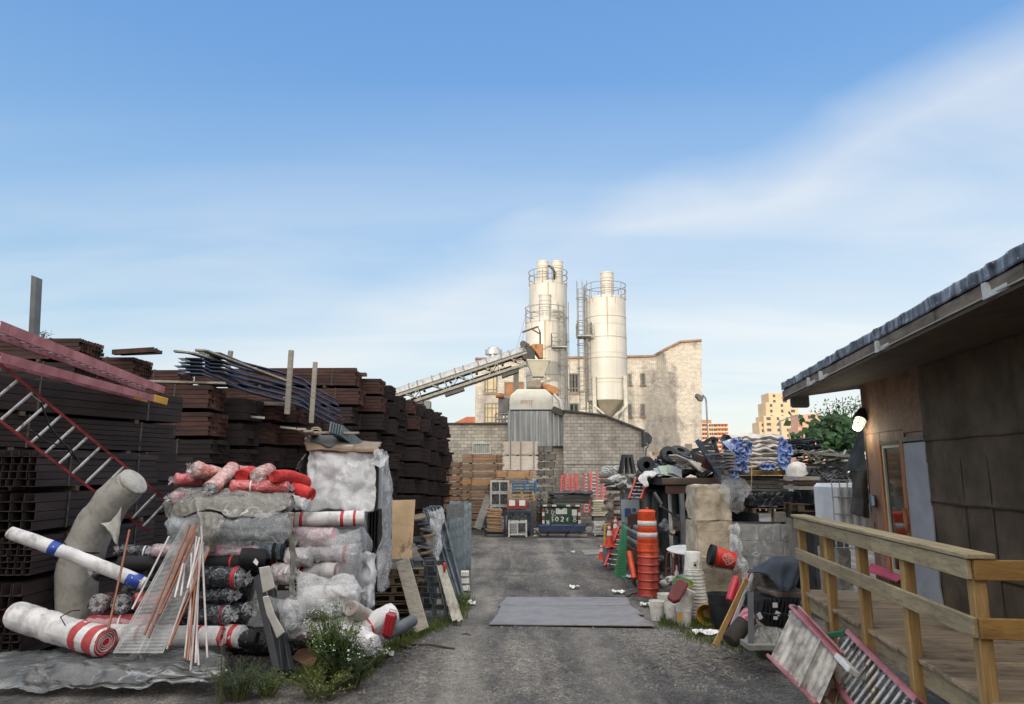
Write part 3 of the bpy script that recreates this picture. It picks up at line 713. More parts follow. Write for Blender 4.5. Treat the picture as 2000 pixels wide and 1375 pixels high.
g = MB(); g.prism([P(1058, 756, 43.9), P(1059, 746, 43.9), P(1066, 748, 43.9), P(1090, 757, 43.9), P(1092, 772, 43.9), P(1080, 770, 43.9)], (0, 1.2, 0)); g.build('rust_chute', mru, o, bevel=.05)
g = MB(); x0, z0, x1, z1 = rect(973, 807, 995, 775, YH+.4); g.bx((x0, YH+.4, z0), (x1, YH+2.4, z1)); g.build('side_bin', M('side_bin', '#77787a', '#65676a', sc=1.5), o, bevel=.05)
g = MB(); a = P(969, 772, YH+.2); g.tube([a, a+Vector((.5, 0, -.05))], .16, 8); g.build('spot_lamp', mru, o)
g = MB(); x0, z0, x1, z1 = rect(968, 829, 993, 808, YH)
for z in (z0+.1, (z0+z1)/2, z1): g.tube([(x0, YH, z), (x1, YH, z)], .05, 5)
for i in range(5): x = x0+(x1-x0)*i/4; g.tube([(x, YH, z0-.5), (x, YH, z1)], .05, 5)
g.bar((x0+.4, YH, z0), (x1-.5, YH, z1), .07, .07); g.bar((x1-.5, YH, z0), (x0+1., YH, z1), .07, .07); g.build('catwalk_rail', mrl, o)
# ================================================================= rusty channel bundles
mrust = M('rust_steel', '#161214', '#261c1e', '#3a2a28', sc=1.6, stretch=(.5, 2, 2), rough=.85, rv=.35, bump=.35, dirt='#110e0f', dsc=.8, lo=.3, hi=.75)
mrust2 = M('rust_bright', '#2a1d1c', '#422b27', '#573830', sc=1.4, stretch=(.5, 2, 2), rough=.85, rv=.2, bump=.3, dirt='#2c1c1a')
mstrap = M('steel_strap', '#2b2a2c', '#56514c', sc=8)
mdun = Mwood('dunnage', '#3d342c', '#57493b')
mgrayw = Mwood('grey_board', '#6d6a63', '#908b81', c3='#a09b90', rv=.15)
def cprof(g, x0, x1, y, z, w_=.185, h_=.145, t_=.012):
    """one channel, open side towards -z/+z, running along x"""
    pr = [(y, z), (y+w_, z), (y+w_, z+h_), (y+w_-t_, z+h_), (y+w_-t_, z+t_), (y+t_, z+t_), (y+t_, z+h_), (y, z+h_)]
    vs = [(x0, a, b_) for a, b_ in pr]+[(x1, a, b_) for a, b_ in pr]
    fs = [(0, 1, 4, 5), (1, 2, 3, 4), (0, 5, 6, 7), (8, 13, 12, 9), (9, 12, 11, 10), (8, 15, 14, 13)]+[(i, i+8, (i+1) % 8+8, (i+1) % 8) for i in range(8)]
    g.add(vs, fs)
def bundle(seed, L_=6., rows=5, cols=8, ch=.12, parts=False, mat_=None, jit=.035, name='channel_bundle'):
    r = random.Random(seed); root = thing(name, '', 'steel bundle'); mt = mat_ or mrust
    cw = 1.136/cols; allm = MB(); ro = [r.uniform(-.014, .014) for _ in range(rows)]
    for a in range(rows):
        for b_ in range(cols):
            g = MB() if parts else allm
            e = r.uniform(-jit, jit)+(.12 if r.random() < .03 else 0)
            cprof(g, -L_, e, b_*cw+r.uniform(-.003, .003)+(ro[a] if b_ in (0, cols-1) else 0), a*ch, cw-.008, ch-.011, .011)
            if parts: g.build('channel', mt, root)
    if not parts: allm.build('channels', mt, root)
    W_, H_ = cols*cw, rows*ch
    for k, sx in enumerate((-.9, -3.3)):
        g = MB(); s = .012
        g.bx((sx, -s, -s), (sx+.035, 0, H_+s)); g.bx((sx, W_, -s), (sx+.035, W_+s, H_+s)); g.bx((sx, 0, H_), (sx+.035, W_, H_+s)); g.bx((sx, 0, -s), (sx+.035, W_, 0)); g.build('strap', mstrap, root)
        g = MB(); g.bx((sx-.3, -.02, -.095), (sx-.2, W_+.02, -.012)); g.build('spacer', mdun, root)
    return root
ROWS = [(17.8, -7.6, 5.2), (19.1, -7.25, 5.0), (20.4, -6.95, 5.1), (21.7, -6.7, 5.1), (23., -6.4, 4.95), (24.3, -6.1, 4.9), (25.7, -5.76, 6.75), (27.1, -5.15, 6.6),
        (28.4, -4.85, 6.5), (29.7, -4.6, 6.2), (31., -4.2, 6.15), (32.3, -4.0, 6.1), (33.6, -3.75, 6.0), (34.9, -3.55, 5.95), (36.2, -3.4, 5.85), (37.5, -3.3, 5.4)]
protoP = bundle(1, parts=True, mat_=mrust2); pool = [bundle(2), bundle(3, rows=4, cols=6, ch=.15), bundle(4, rows=6, cols=9, ch=.1), bundle(5, rows=3, cols=7, ch=.2, jit=.06)]
used = {}
ORD = ['topmost', 'second from the top', 'third from the top', 'fourth from the top', 'fifth from the top', 'sixth from the top', 'seventh from the top', 'eighth from the top', 'ninth from the top', 'tenth from the top']
RORD = ['first', 'second', 'third', 'fourth', 'fifth', 'sixth', 'seventh', 'eighth', 'ninth', 'tenth', 'eleventh', 'twelfth', 'thirteenth', 'fourteenth', 'fifteenth', 'last']
def putb(src, loc, rot, label, group='rusty channel bundles stacked along the yard'):
    if src.name not in used: used[src.name] = 1; return place(src, loc, rot, None, label, group)
    return copy_tree(src, loc, rot, None, label, group)
r = random.Random(8)
for i, (Y, X, zt) in enumerate(ROWS):
    k = 0; z = zt-.6
    while z > -.5:
        zz_ = max(z, .1); detail = k < 2 and i in (0, 2, 3, 5, 6, 7, 10)
        src = protoP if detail else pool[r.randrange(4)]
        x = X+r.uniform(-.2, .12)-(.0 if k else .1); rz = radians(r.uniform(-1.2, 1.2)+(-1 if i < 6 else 0))
        if i == 14 and k > 2: x += .12*r.random()
        putb(src, (x, Y, zz_), (radians(r.uniform(-.5, .5)), radians(r.uniform(-.4, .6)), rz), 'rusty channel bundle, %s in the %s stack away from the camera' % (ORD[k], RORD[i]))
        z -= .7; k += 1
# second line further back from the drive, left top of the heap
for j, (px, py, Y, n_) in enumerate([(157, 660, 19.5, 6), (262, 697, 21.6, 4), (350, 722, 24.2, 4)]):
    p = P(px, py, Y)
    for k in range(n_):
        putb(protoP if k == 0 else pool[k % 4], (p.x-k*.1, Y, p.z-.6-k*.7), (0, 0, radians(-1)), 'rusty channel bundle, %s, %s heap set back against the sky' % (['topmost', 'second', 'third', 'fourth', 'fifth', 'sixth'][k], ['tallest', 'middle', 'lowest'][j]))
# near stack seen side-on
dv = Vector((.41, 1, 0)).normalized(); ra = atan2(dv.y, dv.x)
p = P(356, 775, 16.); z = p.z-.6
for k, (dx, dz) in enumerate([(0, 0), (-.1, -.66), (.12, -1.3), (.2, -2.0), (.1, -2.65), (.1, -3.3), (.1, -3.95)]):
    q = p+dv*dx+Vector((dv.y, -dv.x, 0))*-.0
    b = putb(pool[(k+1) % 4], (q.x-.03*k, q.y, max(.1, z+dz)), (0, 0, ra), 'dark rusty channel bundle seen side-on behind the red ladder, %s' % ['topmost', 'second down', 'third down', 'fourth down', 'fifth down', 'sixth down', 'lowest'][k])
for k in range(6):       # ends facing the camera at the very left
    q = P(-62, 880, 11.4)
    putb(pool[k % 4], (q.x, 11.4+.06*(k % 3), max(.1, 2.75-.7*k)), (0, 0, radians(-88)), 'dark channel bundle end-on at the edge of the yard, %s' % ['topmost', 'second down', 'third down', 'fourth down', 'fifth down', 'lowest'][k])
# loose channels on top
def loose(px0, py0, px1, py1, Y0, Y1, w_, h_, mat_, label, name='steel_channel', cat='steel channel', group='loose channels on the heap'):
    a, b_ = P(px0, py0, Y0), P(px1, py1, Y1); g = MB(); L_ = (b_-a).length
    cprof(g, 0, L_, -w_/2, 0, w_, h_); o = g.build(name, mat_); d_ = (b_-a)
    M_ = Matrix.Translation(a); o.data.transform(Matrix.Translation(W(o))); o.location = a; o.rotation_euler = (0, -math.asin(d_.z/L_), atan2(d_.y, d_.x)); return tag(o, label, cat, group)
loose(222, 693, 304, 688, 21.4, 21.3, .2, .15, mrust2, 'rusty loose channel sticking out past the set back heap')
loose(235, 694, 314, 691, 21.9, 21.9, .19, .12, mrust, 'darker loose channel beside the one sticking out against the sky')
loose(470, 727, 697, 726, 26.2, 26.3, .2, .14, mrust2, 'long rusty channel along the top edge of the tall stack')
loose(590, 737, 716, 735, 27., 27., .2, .14, mrust2, 'second rusty channel on the tall stack, a little lower')
# grey spacer boards
for (a, b_, c_, d, Y, lab) in [(284, 745, 441, 749, 17.7, 'long grey board on the stack beside the pink ladders'), (484, 788, 583, 790, 20.2, 'grey plank under the blue scaffold bars'), (556, 775, 606, 797, 20.6, 'short grey plank bracing the two upright posts')]:
    g = MB(); g.bar(P(a, b_, Y), P(c_, d, Y+.5), .22, .06 if Y < 20 else .1); tag(g.build('plank', mgrayw, bevel=.006), lab, 'plank')
for (a, b_, c_, Y, w_, lab) in [(565, 684, 782, 19.6, .13, 'tallest square timber post holding back the blue bars'), (612, 707, 800, 20.4, .12, 'second square timber post holding back the blue bars'), (447, 685, 712, 22., .13, 'short timber post end behind the blue bars')]:
    p, q = P(a+4, b_, Y), P(a-3, c_, Y); g = MB(); g.bar(q-Vector((0, 0, .4)), p, w_, w_, (0, 1, 0)); tag(g.build('timber_post', mgrayw, bevel=.012), lab, 'post')
for (a, b_, c_, d, Y) in [(483, 813, 516, 816, 19.5), (548, 834, 577, 837, 20.5)]:
    g = MB(); g.bar(P(a, b_, Y), P(c_, d, Y-.3), .03, .06); tag(g.build('steel_lath', M('lath', '#a3a39b', '#c0bfb6')), 'pale thin lath poking out of the rusty stack near x %s' % ('the blue bars' if a < 500 else 'the covered pallet'), 'lath')
for o in bpy.data.objects:
    if o.get('label', '').find(' near x ') > 0: o['label'] = o['label'].replace(' near x ', ' below ')
# blue scaffold bars
mblue = M('blue_paint', '#131c30', '#1c2942', '#2a3a56', sc=2, stretch=(.4, 2, 2), rough=.45, rv=.3, bump=.1, coat=.2)
mflat = M('flat_end', '#74839b', '#8f9bad', sc=6)
n = 0
for cgrp, (sx_, ex) in enumerate([((362, 700), 0), ((400, 688), 1)]):
    for k in range(6 if cgrp else 5):
        for j in range(1):
            Y0 = 17.6+cgrp*.35+j*.12; py = sx_[1]+k*7.2; o = None
            pts = [P(sx_[0]-(8 if k == 2 else 0), py, Y0), P(sx_[0]+30, py+1+(cgrp*1), Y0+.1)]
            for (fx, fy) in [(470, 34), (540, 52), (585, 66), (610, 84), (648, 104)]: pts.append(P(fx-cgrp*-4+k*2, sx_[1]+fy-18*cgrp+4+k*6.2+(4 if k % 2 else 0), 18.2+(fx-400)/80.+cgrp*.2))
            n += 1; lab = 'dark blue flattened-end brace bar, %s down in the %s batch' % (RORD[k], 'taller rear' if cgrp else 'lower front')
            ob = thing('brace_bar', lab, 'scaffold bar', pts[0], 'blue scaffold brace bars on the steel stack')
            for q in range(3):
                g = MB(); g.tube([p_+Vector((q*.02, .09*q, -.012*q)) for p_ in pts], .027, 8); g.build('tube', mblue, ob, smooth=60)
                g = MB(); e = pts[0]+Vector((-.08, .09*q, -.012*q)); g.box(e, (.2, .075, .014)); g.build('flat_end', mflat if k > 0 else mgrayw, ob, bevel=.004)
for (a, b_, c_, d, e, f, Y, lab) in [(340, 686, 372, 689, 450, 712, 17.3, 'weathered plank laid over the lower blue bars'), (381, 684, 402, 685, 560, 745, 17.7, 'long weathered plank over the upper blue bars')]:
    g = MB(); g.bar(P(a, b_, Y), P(c_, d, Y+.1), .2, .05); g.bar(P(c_, d, Y+.1), P(e, f, Y+1.5), .2, .05); tag(g.build('plank', mgrayw, bevel=.008), lab, 'plank')
# pole and slab at the frame edge
g = MB(); a, b_ = P(66, 540, 22.), P(58, 680, 22.); g.prism([P(61, 537, 22), P(71, 541, 22.), P(64, 680, 22.), P(54, 685, 22)], (0, .3, 0)); tag(g.build('steel_plate_upright', M('plate_up', '#4d5357', '#63696c', sc=1.5)), 'grey upright slab standing behind the tallest rusty heap', 'slab')
# ================================================================= ladders
mpink = M('pink_fibreglass', '#8a5157', '#a0656b', '#ab767b', sc=2.5, rough=.5, dirt='#7a3d45', dsc=3)
mred = M('red_fibreglass', '#6d2429', '#8a3238', '#973e43', sc=2.5, rough=.5, dirt='#4f1d21', dsc=3)
mrung = M('alu_worn', '#8f9193', '#b9bbbb', '#a3a5a6', sc=6, metal=.35, rough=.5, dirt='#4d4a48', dsc=9, dlo=.55, dhi=.62)
mstk = Mflat('sticker', '#c8ccd0', .5); mstk2 = Mflat('sticker_blue', '#3b4f80', .5); myel = M('yellow_cap', '#b98a2d', '#caa043')
def ladder(p0, p1, side, w_, n_, rmat, label, rh=.085, rt=.03, rungr=.016, group=None, name='ladder', stickers=0, cap=None, umat=None, flat=False):
    """rails from p0 to p1, second rail offset by side*w_"""
    p0, p1, side = Vector(p0), Vector(p1), Vector(side).normalized()
    o = thing(name, label, 'ladder', p0, group); d = (p1-p0).normalized(); side = (side-d*side.dot(d)).normalized(); nrm = d.cross(side)
    for s in (0, w_):
        a, b_ = p0+side*s, p1+side*s; g = MB()
        g.bar(a, b_, rt*.3, rh, nrm)
        for q in (-1, 1): g.bar(a+nrm*q*(rh/2-.004)+side*(rt*.5*(1 if s == 0 else -1)), b_+nrm*q*(rh/2-.004)+side*(rt*.5*(1 if s == 0 else -1)), rt, .008, nrm)
        rl = g.build('rail', rmat, o)
        if stickers and s == 0:
            for k, f in enumerate(stickers):
                c = a+d*f; q = -side*(rt*.15+.004) if not flat else side*0
                g = MB(); g.prism([c+d*u*(.075 if k % 2 == 0 else .05)+nrm*v*rh*.33+q for u, v in ((-1, -1), (1, -1), (1, 1), (-1, 1))], -side*.003); g.build('sticker', mstk, rl)
                g = MB(); g.prism([c+d*u*(.045 if k % 2 == 0 else .03)+nrm*v*rh*.18+q-side*.004 for u, v in ((-1, -1), (1, -1), (1, 1), (-1, 1))], -side*.003); g.build('print', mstk2, rl)
    L_ = (p1-p0).length
    for i in range(n_):
        c = p0+d*(L_*(i+.5)/n_); g = MB(); g.tube([c, c+side*w_], rungr, 8); g.build('rung', umat or mrung, o, smooth=50)
    if cap:
        g = MB()
        for s in (0, w_): g.bar(p1+side*s-d*cap, p1+side*s+d*.05, rt*1.2, rh*1.12, nrm)
        g.build('end_cap', myel, o, bevel=.01)
    return o
up = (0, 0, 1)
ladder(P(-60, 632, 9.6), P(283, 759, 15.4), (1, -.3, -.06), .42, 22, mpink, 'upper pink extension ladder lying flat on the steel stack', .16, .04, .02, stickers=(2.2, 3.2, 3.9), flat=False)
ladder(P(-60, 690, 9.4), P(285, 779, 14.9), (1, -.3, -.12), .42, 22, mpink, 'lower pink extension ladder with yellow plastic end', .135, .04, .02, stickers=(2.5, 3.4, 4.2), cap=.6)
ladder(P(-40, 675, 9.7), P(338, 985, 13.2), (-.55, -.2, -1), .62, 15, mred, 'red extension ladder sloping down behind the grey felt tube', .085, .035, .022)
g = MB(); g.tube([P(62, 772, 9.9), P(80, 785, 9.9), P(95, 830, 10.2), P(122, 865, 10.4), P(140, 880, 10.6), P(156, 905, 10.8)], .014, 5); g.tube([P(60, 840, 9.8), P(90, 862, 10.2), P(130, 874, 10.5), P(150, 900, 10.8)], .012, 5)
tag(g.build('cable', Mflat('cable_black', '#101113', .5), smooth=60), 'black cable wound around the red sloping ladder', 'cable')
# ================================================================= rolls, plastic and clutter of the near left pile
mred_f = M('red_mesh', '#8f1c20', '#b32a2c', '#c23a36', sc=7, stretch=(1, 1, 1), rough=.8, bump=.5, rv=.12)
mredw = Mwrap('red_wrapped', '#a3262b', '#d7a5a8', .5, 3.2, base2='#c0474a')
morw = Mwrap('orange_wrapped', '#b0503f', '#d8c3bd', .75, 4., base2='#b98a80')
mwhw = Mwrap('white_wrapped', '#c3bfc1', '#e3e4e6', .7, 3., base2='#9c8f95')
mpuw = Mwrap('purple_wrapped', '#7d4a55', '#c5b8bf', .6, 3., base2='#a07f88')
mtelw = Mwrap('teal_film', '#34454f', '#8e9fab', .55, 3., (3, 1, 1), base2='#4d606c')
mblkw = Mwrap('black_wrapped', '#15171d', '#5d6570', .45, 3.5, base2='#20252d')
mgryw = Mwrap('grey_wrapped', '#5d5f62', '#a8adb2', .6, 3., base2='#77787a')
mblk = M('black_fabric', '#0d0e12', '#17191f', sc=4, rough=.85, rv=.2)
mwht = M('white_fabric', '#b5b6b9', '#cfd0d2', sc=3, rough=.8, bump=.35, dirt='#8a8886', dsc=4)
mfelt = M('grey_felt', '#8b8b87', '#a3a29d', '#979691', sc=5, rough=.95, bump=.4, dirt='#6d6c67', dsc=2)
mredband = Mflat('red_band', '#a8242a', .6); mwband = Mflat('white_tie', '#d5d6d8', .5)
mcore = M('card_core', '#7d6a55', '#8f7c65', sc=8)
mthin = Mplastic('poly_thin', '#c4c8cc', .14, 2.4)
mpl = Mplastic('poly_clear', '#d9dce0', .33, 2.8, dark='#a3a8ae')
mplg = Mplastic('poly_grey', '#8b8a84', .72, 3.2, dark='#4d4c48')
mplw = Mplastic('poly_white', '#d3d6da', .74, 2.2, dark='#a0a5ab')
def tufty(g, c, d, r_, seed, ln=.16):
    """gathered plastic end: pleated collar pulled to a knot, then flaring"""
    c = Vector(c); d = Vector(d).normalized(); a = Vector((0, 0, 1)) if abs(d.z) < .9 else Vector((1, 0, 0)); x = d.cross(a).normalized(); y = d.cross(x)
    def f(u, v):
        an = 2*pi*u; pl = 1+.16*sin(an*11+seed)+.1*sin(an*7+seed*2)
        if v < .6: q = v/.6; rr = r_*(1-q*.82)*(1+(pl-1)*q*1.5); h = ln*.55*sin(q*pi/2)
        else: q = (v-.6)/.4; rr = r_*(.18+.42*q)*pl; h = ln*(.55+.5*q+.2*sin(an*3+seed))
        return c+(x*cos(an)+y*sin(an))*rr+d*h
    g.grid(f, 44, 9)
def roll(label, a, b_, rpx, mat_, Y0=None, lump=.05, ends=(1, 1), endmat=None, bands=(), bandmat=None, name='fabric_roll', cat='roll', group=None, sag=0, core=True, tmat=None, seed=None, squash=.93, n=26, r1=None):
    """ends: 0 plain, 1 spiral face, 2 gathered plastic"""
    A_, B_ = (P(*a) if len(a) == 3 else Vector(a)), (P(*b_) if len(b_) == 3 else Vector(b_))
    d = (B_-A_); L_ = d.length; d.normalize(); r_ = rpx/FL*(A_.y+B_.y)/2*.98; sd_ = int(abs(a[0]*7+a[1]*3)) % 97
    o = thing(name, label, cat, A_, group); nr = 30; g = MB(); pts = []; rad = []
    ref = Vector((0, 0, 1)) if abs(d.z) < .9 else Vector((0, 1, 0)); x = d.cross(ref).normalized(); y = x.cross(d)
    rb = (r1/rpx if r1 else 1)
    def srf(u, v):
        s = u; p = A_+d*(L_*s)+Vector((0, 0, -sag*4*s*(1-s))); an = 2*pi*v
        rr = r_*(1+(rb-1)*s); e = min(s, 1-s)*L_/r_; 
        rr *= (.90+.10*min(1, e/.18)**.5) if e < .18 else 1
        q = (x*cos(an)+y*sin(an)*squash); w_ = p+q*rr
        return p+q*rr*(1+lump*2*nz(w_*5.5, sd_)+lump*nz(w_*13, sd_+5)-lump*.9*max(0, .16-abs(nz(w_*7+Vector((0, 0, s*3)), sd_+8)))*5*.35)
    g.grid(srf, nr, n)
    bd = g.build('wrap_body', mat_, o, smooth=180)
    for k, (e, dd, c0) in enumerate(((ends[0], -d, A_), (ends[1], d, B_))):
        rr = r_*(.9 if k == 0 else .9*rb); M_ = Matrix.Translation(c0) @ Matrix((x, y*squash, dd)).transposed().to_4x4()
        if e == 1:
            g = MB(); pr = []; q = rr*1.0; z = 0
            kk = 0
            while q > rr*.22: g.mi = kk % 2; zo = .016*nz((q*30, sd_, 0)); g.lathe([(q, -.02), (q, z+zo), (q-.004, z+zo+.008), (q-.013, z+zo+.006), (q-.016, z-.02)], 22, M_, False); q -= .017; kk += 1
            g.mi = 0; g.lathe([(rr, -.015), (rr*.2, -.015), (rr*.18, .0), (rr*.17, .012), (rr*.12, .012), (rr*.11, -.05), (0, -.05)], 20, M_, False); g.v = [v+Vector((nz(v*9, 1), nz(v*9, 2), nz(v*9, 3)))*.012 for v in g.v]; g.build('spiral_end', [endmat or mat_, mat_ if endmat else M('seam_shade', '#6d6a68', '#85817f') if mat_ is mwht else mat_], o, smooth=50)
        else:
            g = MB(); g.lathe([(rr, 0), (rr*.6, .02), (0, .03)], 20, M_); g.build('end_face', endmat or mat_, o, smooth=60)
            if e == 2: g = MB(); tufty(g, c0-dd*.02, dd, rr*1.06, sd_, max(.1, rr*.9)); g.build('gathered_plastic', tmat or mpl, o, smooth=180)
    for q in bands:
        f, wd = q if isinstance(q, tuple) else (q, .03)
        g = MB(); p = A_+d*(L_*f)+Vector((0, 0, -sag*4*f*(1-f))); rr = r_*(1+(rb-1)*f)*1.025
        M_ = Matrix.Translation(p) @ Matrix((x, y*squash, d)).transposed().to_4x4()
        g.lathe([(rr*.99, -wd/2-.001), (rr, -wd/2), (rr, wd/2), (rr*.99, wd/2+.001)], 24, M_); g.v = [v+(v-p).normalized()*lump*rr*2*nz(v*5.5, sd_) for v in g.v]
        g.build('band', bandmat or mredband, bd, smooth=60)
    return o
def drape(label, rows, mat_, name='plastic_sheet', cat='plastic sheet', amp=.05, fr=3., fold=0, ff=9, nu=10, nv=10, thick=.004, group=None, parent=None, seed=1, foldax=1):
    """sheet through a net of control points with creases and hanging folds"""
    H_, W_ = len(rows), len(rows[0]); R_ = [[Vector(p) for p in r_] for r_ in rows]
    def cr(p0, p1, p2, p3, t_): return .5*((2*p1)+(-p0+p2)*t_+(2*p0-5*p1+4*p2-p3)*t_*t_+(-p0+3*p1-3*p2+p3)*t_**3)
    def ev(lst, t_):
        n_ = len(lst)-1; k = min(int(t_*n_), n_-1); f = t_*n_-k; g_ = lambda i: lst[max(0, min(n_, i))]
        return cr(g_(k-1), g_(k), g_(k+1), g_(k+2), f)
    def fn(u, v):
        p = ev([ev(r_, v) for r_ in R_], u)
        q = v if foldax else u; w_ = u if foldax else v
        n_ = Vector((nz(p*fr, seed), nz(p*fr, seed+9), nz(p*fr, seed+17)))*amp*1.6+Vector((nz(p*fr*3, seed+3), nz(p*fr*3, seed+4), nz(p*fr*3, seed+6)))*amp*.6
        if fold: ph = q*ff*2*pi+2*nz((q*3, w_*1.5, 0), seed); n_ += Vector((cos(ph)*.3, -sin(ph), 0))*fold*(.35+.65*w_)
        return p+n_
    g = MB(); g.grid(fn, (H_-1)*nu, (W_-1)*nv); o = g.build(name, mat_, parent, smooth=180, solid=thick)
    return tag(o, label, cat, group) if parent is None else o
GR = 'fabric rolls piled at the edge of the yard'
# --- red top layer
roll('red roll in torn plastic on the outer edge of the red pile', (342, 938, 12.1), (398, 936, 12.3), 14, mredw, ends=(2, 0), group=GR, lump=.09)
roll('red and orange roll in frayed plastic, highest of the red pile', (380, 916, 12.0), (432, 930, 12.5), 17, morw, ends=(2, 2), group=GR, lump=.1)
roll('slanting roll in cloudy pink plastic pointing at the camera', (411, 955, 11.5), (456, 914, 12.6), 15, morw, ends=(2, 0), group=GR, lump=.09, endmat=mgryw)
roll('bright red bare roll with its coiled end showing', (472, 929, 11.7), (492, 922, 12.6), 13.5, mred_f, ends=(1, 1), group=GR)
roll('orange tipped roll behind the bright red bare roll', (448, 918, 12.6), (500, 922, 12.9), 11, morw, ends=(2, 0), group=GR, lump=.08)
roll('red roll with knotted white plastic end facing the camera', (505, 930, 11.7), (523, 920, 12.7), 17, morw, ends=(2, 0), group=GR, lump=.07)
roll('red bare roll with round core hole, bending down at its end', (536, 931, 11.6), (598, 944, 12.4), 14, mred_f, ends=(1, 0), group=GR, sag=-.05)
roll('long red roll in shiny plastic with white tie', (452, 950, 11.7), (562, 951, 11.8), 14, mredw, ends=(0, 2), bands=((.36, .025),), bandmat=mwband, group=GR)
roll('dark red bare roll lying on the corner of the pile', (562, 950, 12.1), (608, 967, 11.9), 14.5, mred_f, ends=(1, 1), group=GR, lump=.07)
roll('red and white roll under the grey sheet, end showing', (336, 973, 11.6), (372, 975, 11.9), 14, mpuw, ends=(2, 0), group=GR, lump=.1)
roll('grey wrapped roll under the torn sheet', (372, 978, 11.8), (568, 985, 11.9), 18, mgryw, ends=(2, 2), group=GR, lump=.08)
roll('uppermost dark teal roll tight in stretch film', (338, 1028, 11.5), (562, 1028, 11.6), 23, mtelw, ends=(0, 0), group=GR, lump=.02)
roll('second dark teal roll in stretch film with black end', (332, 1068, 11.6), (553, 1074, 11.6), 20, mtelw, ends=(0, 1), endmat=mblk, bands=((.945, .06),), bandmat=mblk, group=GR, lump=.02)
roll('black roll banded red at its end under the film rolls', (350, 1087, 11.9), (552, 1092, 11.8), 17, mblk, bands=((.93, .05),), group=GR, lump=.03)
roll('dark roll wrapped in pink and white film', (300, 1075, 11.35), (505, 1080, 11.35), 14, Mwrap('pinkwhite', '#3b2f38', '#c9c2c8', .7, 3., base2='#b08a98'), ends=(2, 0), bands=((.62, .09),), bandmat=Mflat('pink_film', '#b0718a', .4), group=GR, lump=.05)
roll('black roll sticking out above the angle irons', (470, 1088, 11.1), (518, 1090, 11.2), 18, mblk, group=GR, lump=.04)
roll('long black roll with crossed red straps', (236, 1100, 11.5), (492, 1098, 11.2), 15, mblk, ends=(1, 0), bands=((.86, .03), (.94, .03)), group=GR, lump=.04)
roll('dark wrapped roll with ballooned plastic end and red ring', (385, 1125, 11.2), (470, 1128, 11.1), 22, mblkw, ends=(0, 2), bands=((.92, .06),), group=GR, lump=.05)
roll('dark roll tied off with white plastic, above the pair of small ones', (400, 1163, 11.2), (452, 1162, 11.1), 18, mblkw, ends=(0, 2), group=GR, lump=.08)
roll('small dark wrapped roll with fanned plastic end and red line', (400, 1200, 11.0), (446, 1201, 10.9), 19, mblkw, ends=(0, 2), bands=((.85, .02),), group=GR, lump=.07)
roll('small dark wrapped roll tucked behind its fanned twin', (455, 1195, 11.3), (485, 1193, 11.2), 17, mblkw, ends=(2, 2), group=GR, lump=.08)
roll('low dark roll lying by the weeds with plastic skirt', (430, 1245, 10.9), (500, 1248, 10.9), 16, mblk, ends=(0, 1), group=GR, lump=.06)
roll('dark wrapped roll with pink film under the white tube', (236, 1075, 11.8), (315, 1080, 11.9), 13, mblkw, ends=(2, 0), bands=((.6, .02),), bandmat=mwband, group=GR, lump=.06)
roll('black plastic roll with white tie over the knotted ends', (190, 1118, 11.7), (330, 1118, 11.7), 17, mblkw, ends=(2, 0), bands=((.4, .02),), bandmat=mwband, group=GR, lump=.08)
roll('red brown roll in crumpled plastic, knotted end facing out', (192, 1180, 11.1), (240, 1172, 12.4), 19, Mwrap('redbrown', '#4d1d22', '#8f8488', .6, 4.), ends=(2, 0), group=GR, lump=.08)
roll('black roll in crumpled plastic next to the red brown one', (236, 1180, 11.0), (268, 1170, 12.3), 18, mblkw, ends=(2, 0), group=GR, lump=.08)
roll('dull red roll filling the gap behind the wire decking', (262, 1176, 11.3), (330, 1172, 11.7), 18, mredw, ends=(0, 0), group=GR, lump=.08)
roll('red printed roll with white tie lying low', (172, 1217, 11.0), (300, 1214, 11.1), 15, M('red_print', '#8a2b33', '#a8868c', sc=14, stretch=(.3, 1, 1), lo=.48, hi=.52), ends=(0, 0), bands=((.5, .02),), bandmat=mwband, group=GR, lump=.05)
roll('long white fabric roll along the foot of the pile', (210, 1240, 10.8), (432, 1244, 10.7), 21, mwht, ends=(1, 1), endmat=mred_f, bands=((.82, .05), (.30, .05)), group=GR, lump=.04)
roll('short white roll with red stripe behind the poles', (425, 1240, 11.0), (474, 1243, 10.9), 22, mwht, ends=(0, 2), bands=((.72, .07),), group=GR, lump=.05)
roll('big white roll with red printed border and coiled red end', (30, 1200, 10.9), (207, 1254, 10.35), 28, mwht, ends=(0, 1), endmat=mred_f, bands=((.93, .14), (.77, .13)), bandmat=M('red_border', '#9c2b2f', '#a8494c', sc=9, bump=.4), group=GR, lump=.06, sag=.02)
g = MB(); q = [P(x, y, Y) for x, y, Y in ((128, 1222, 10.25), (118, 1205, 10.3), (140, 1193, 10.42), (156, 1192, 10.6))]; g.tube(q, .008, 5); tag(g.build('cord', mblk), 'thin dark cord tied round the big white roll', 'cord')
roll('white tube with blue bands laid across the pile', (20, 1040, 10.6), (282, 1140, 10.9), 13.5, mwht, ends=(1, 1), bands=((.33, .13), (.93, .2)), bandmat=Mflat('blue_band', '#1d3f96', .5), name='fabric_tube', cat='tube', lump=.05, sag=-.015)
g = MB()
for (x, y) in ((104, 1068), (258, 1128), (273, 1134)): q = P(x, y, 10.45 if x < 200 else 10.6); g.rock(q, (.022, .012, .022), x, 1, 0)
g.build('rivet', mwband, bpy.data.objects['fabric_tube'])
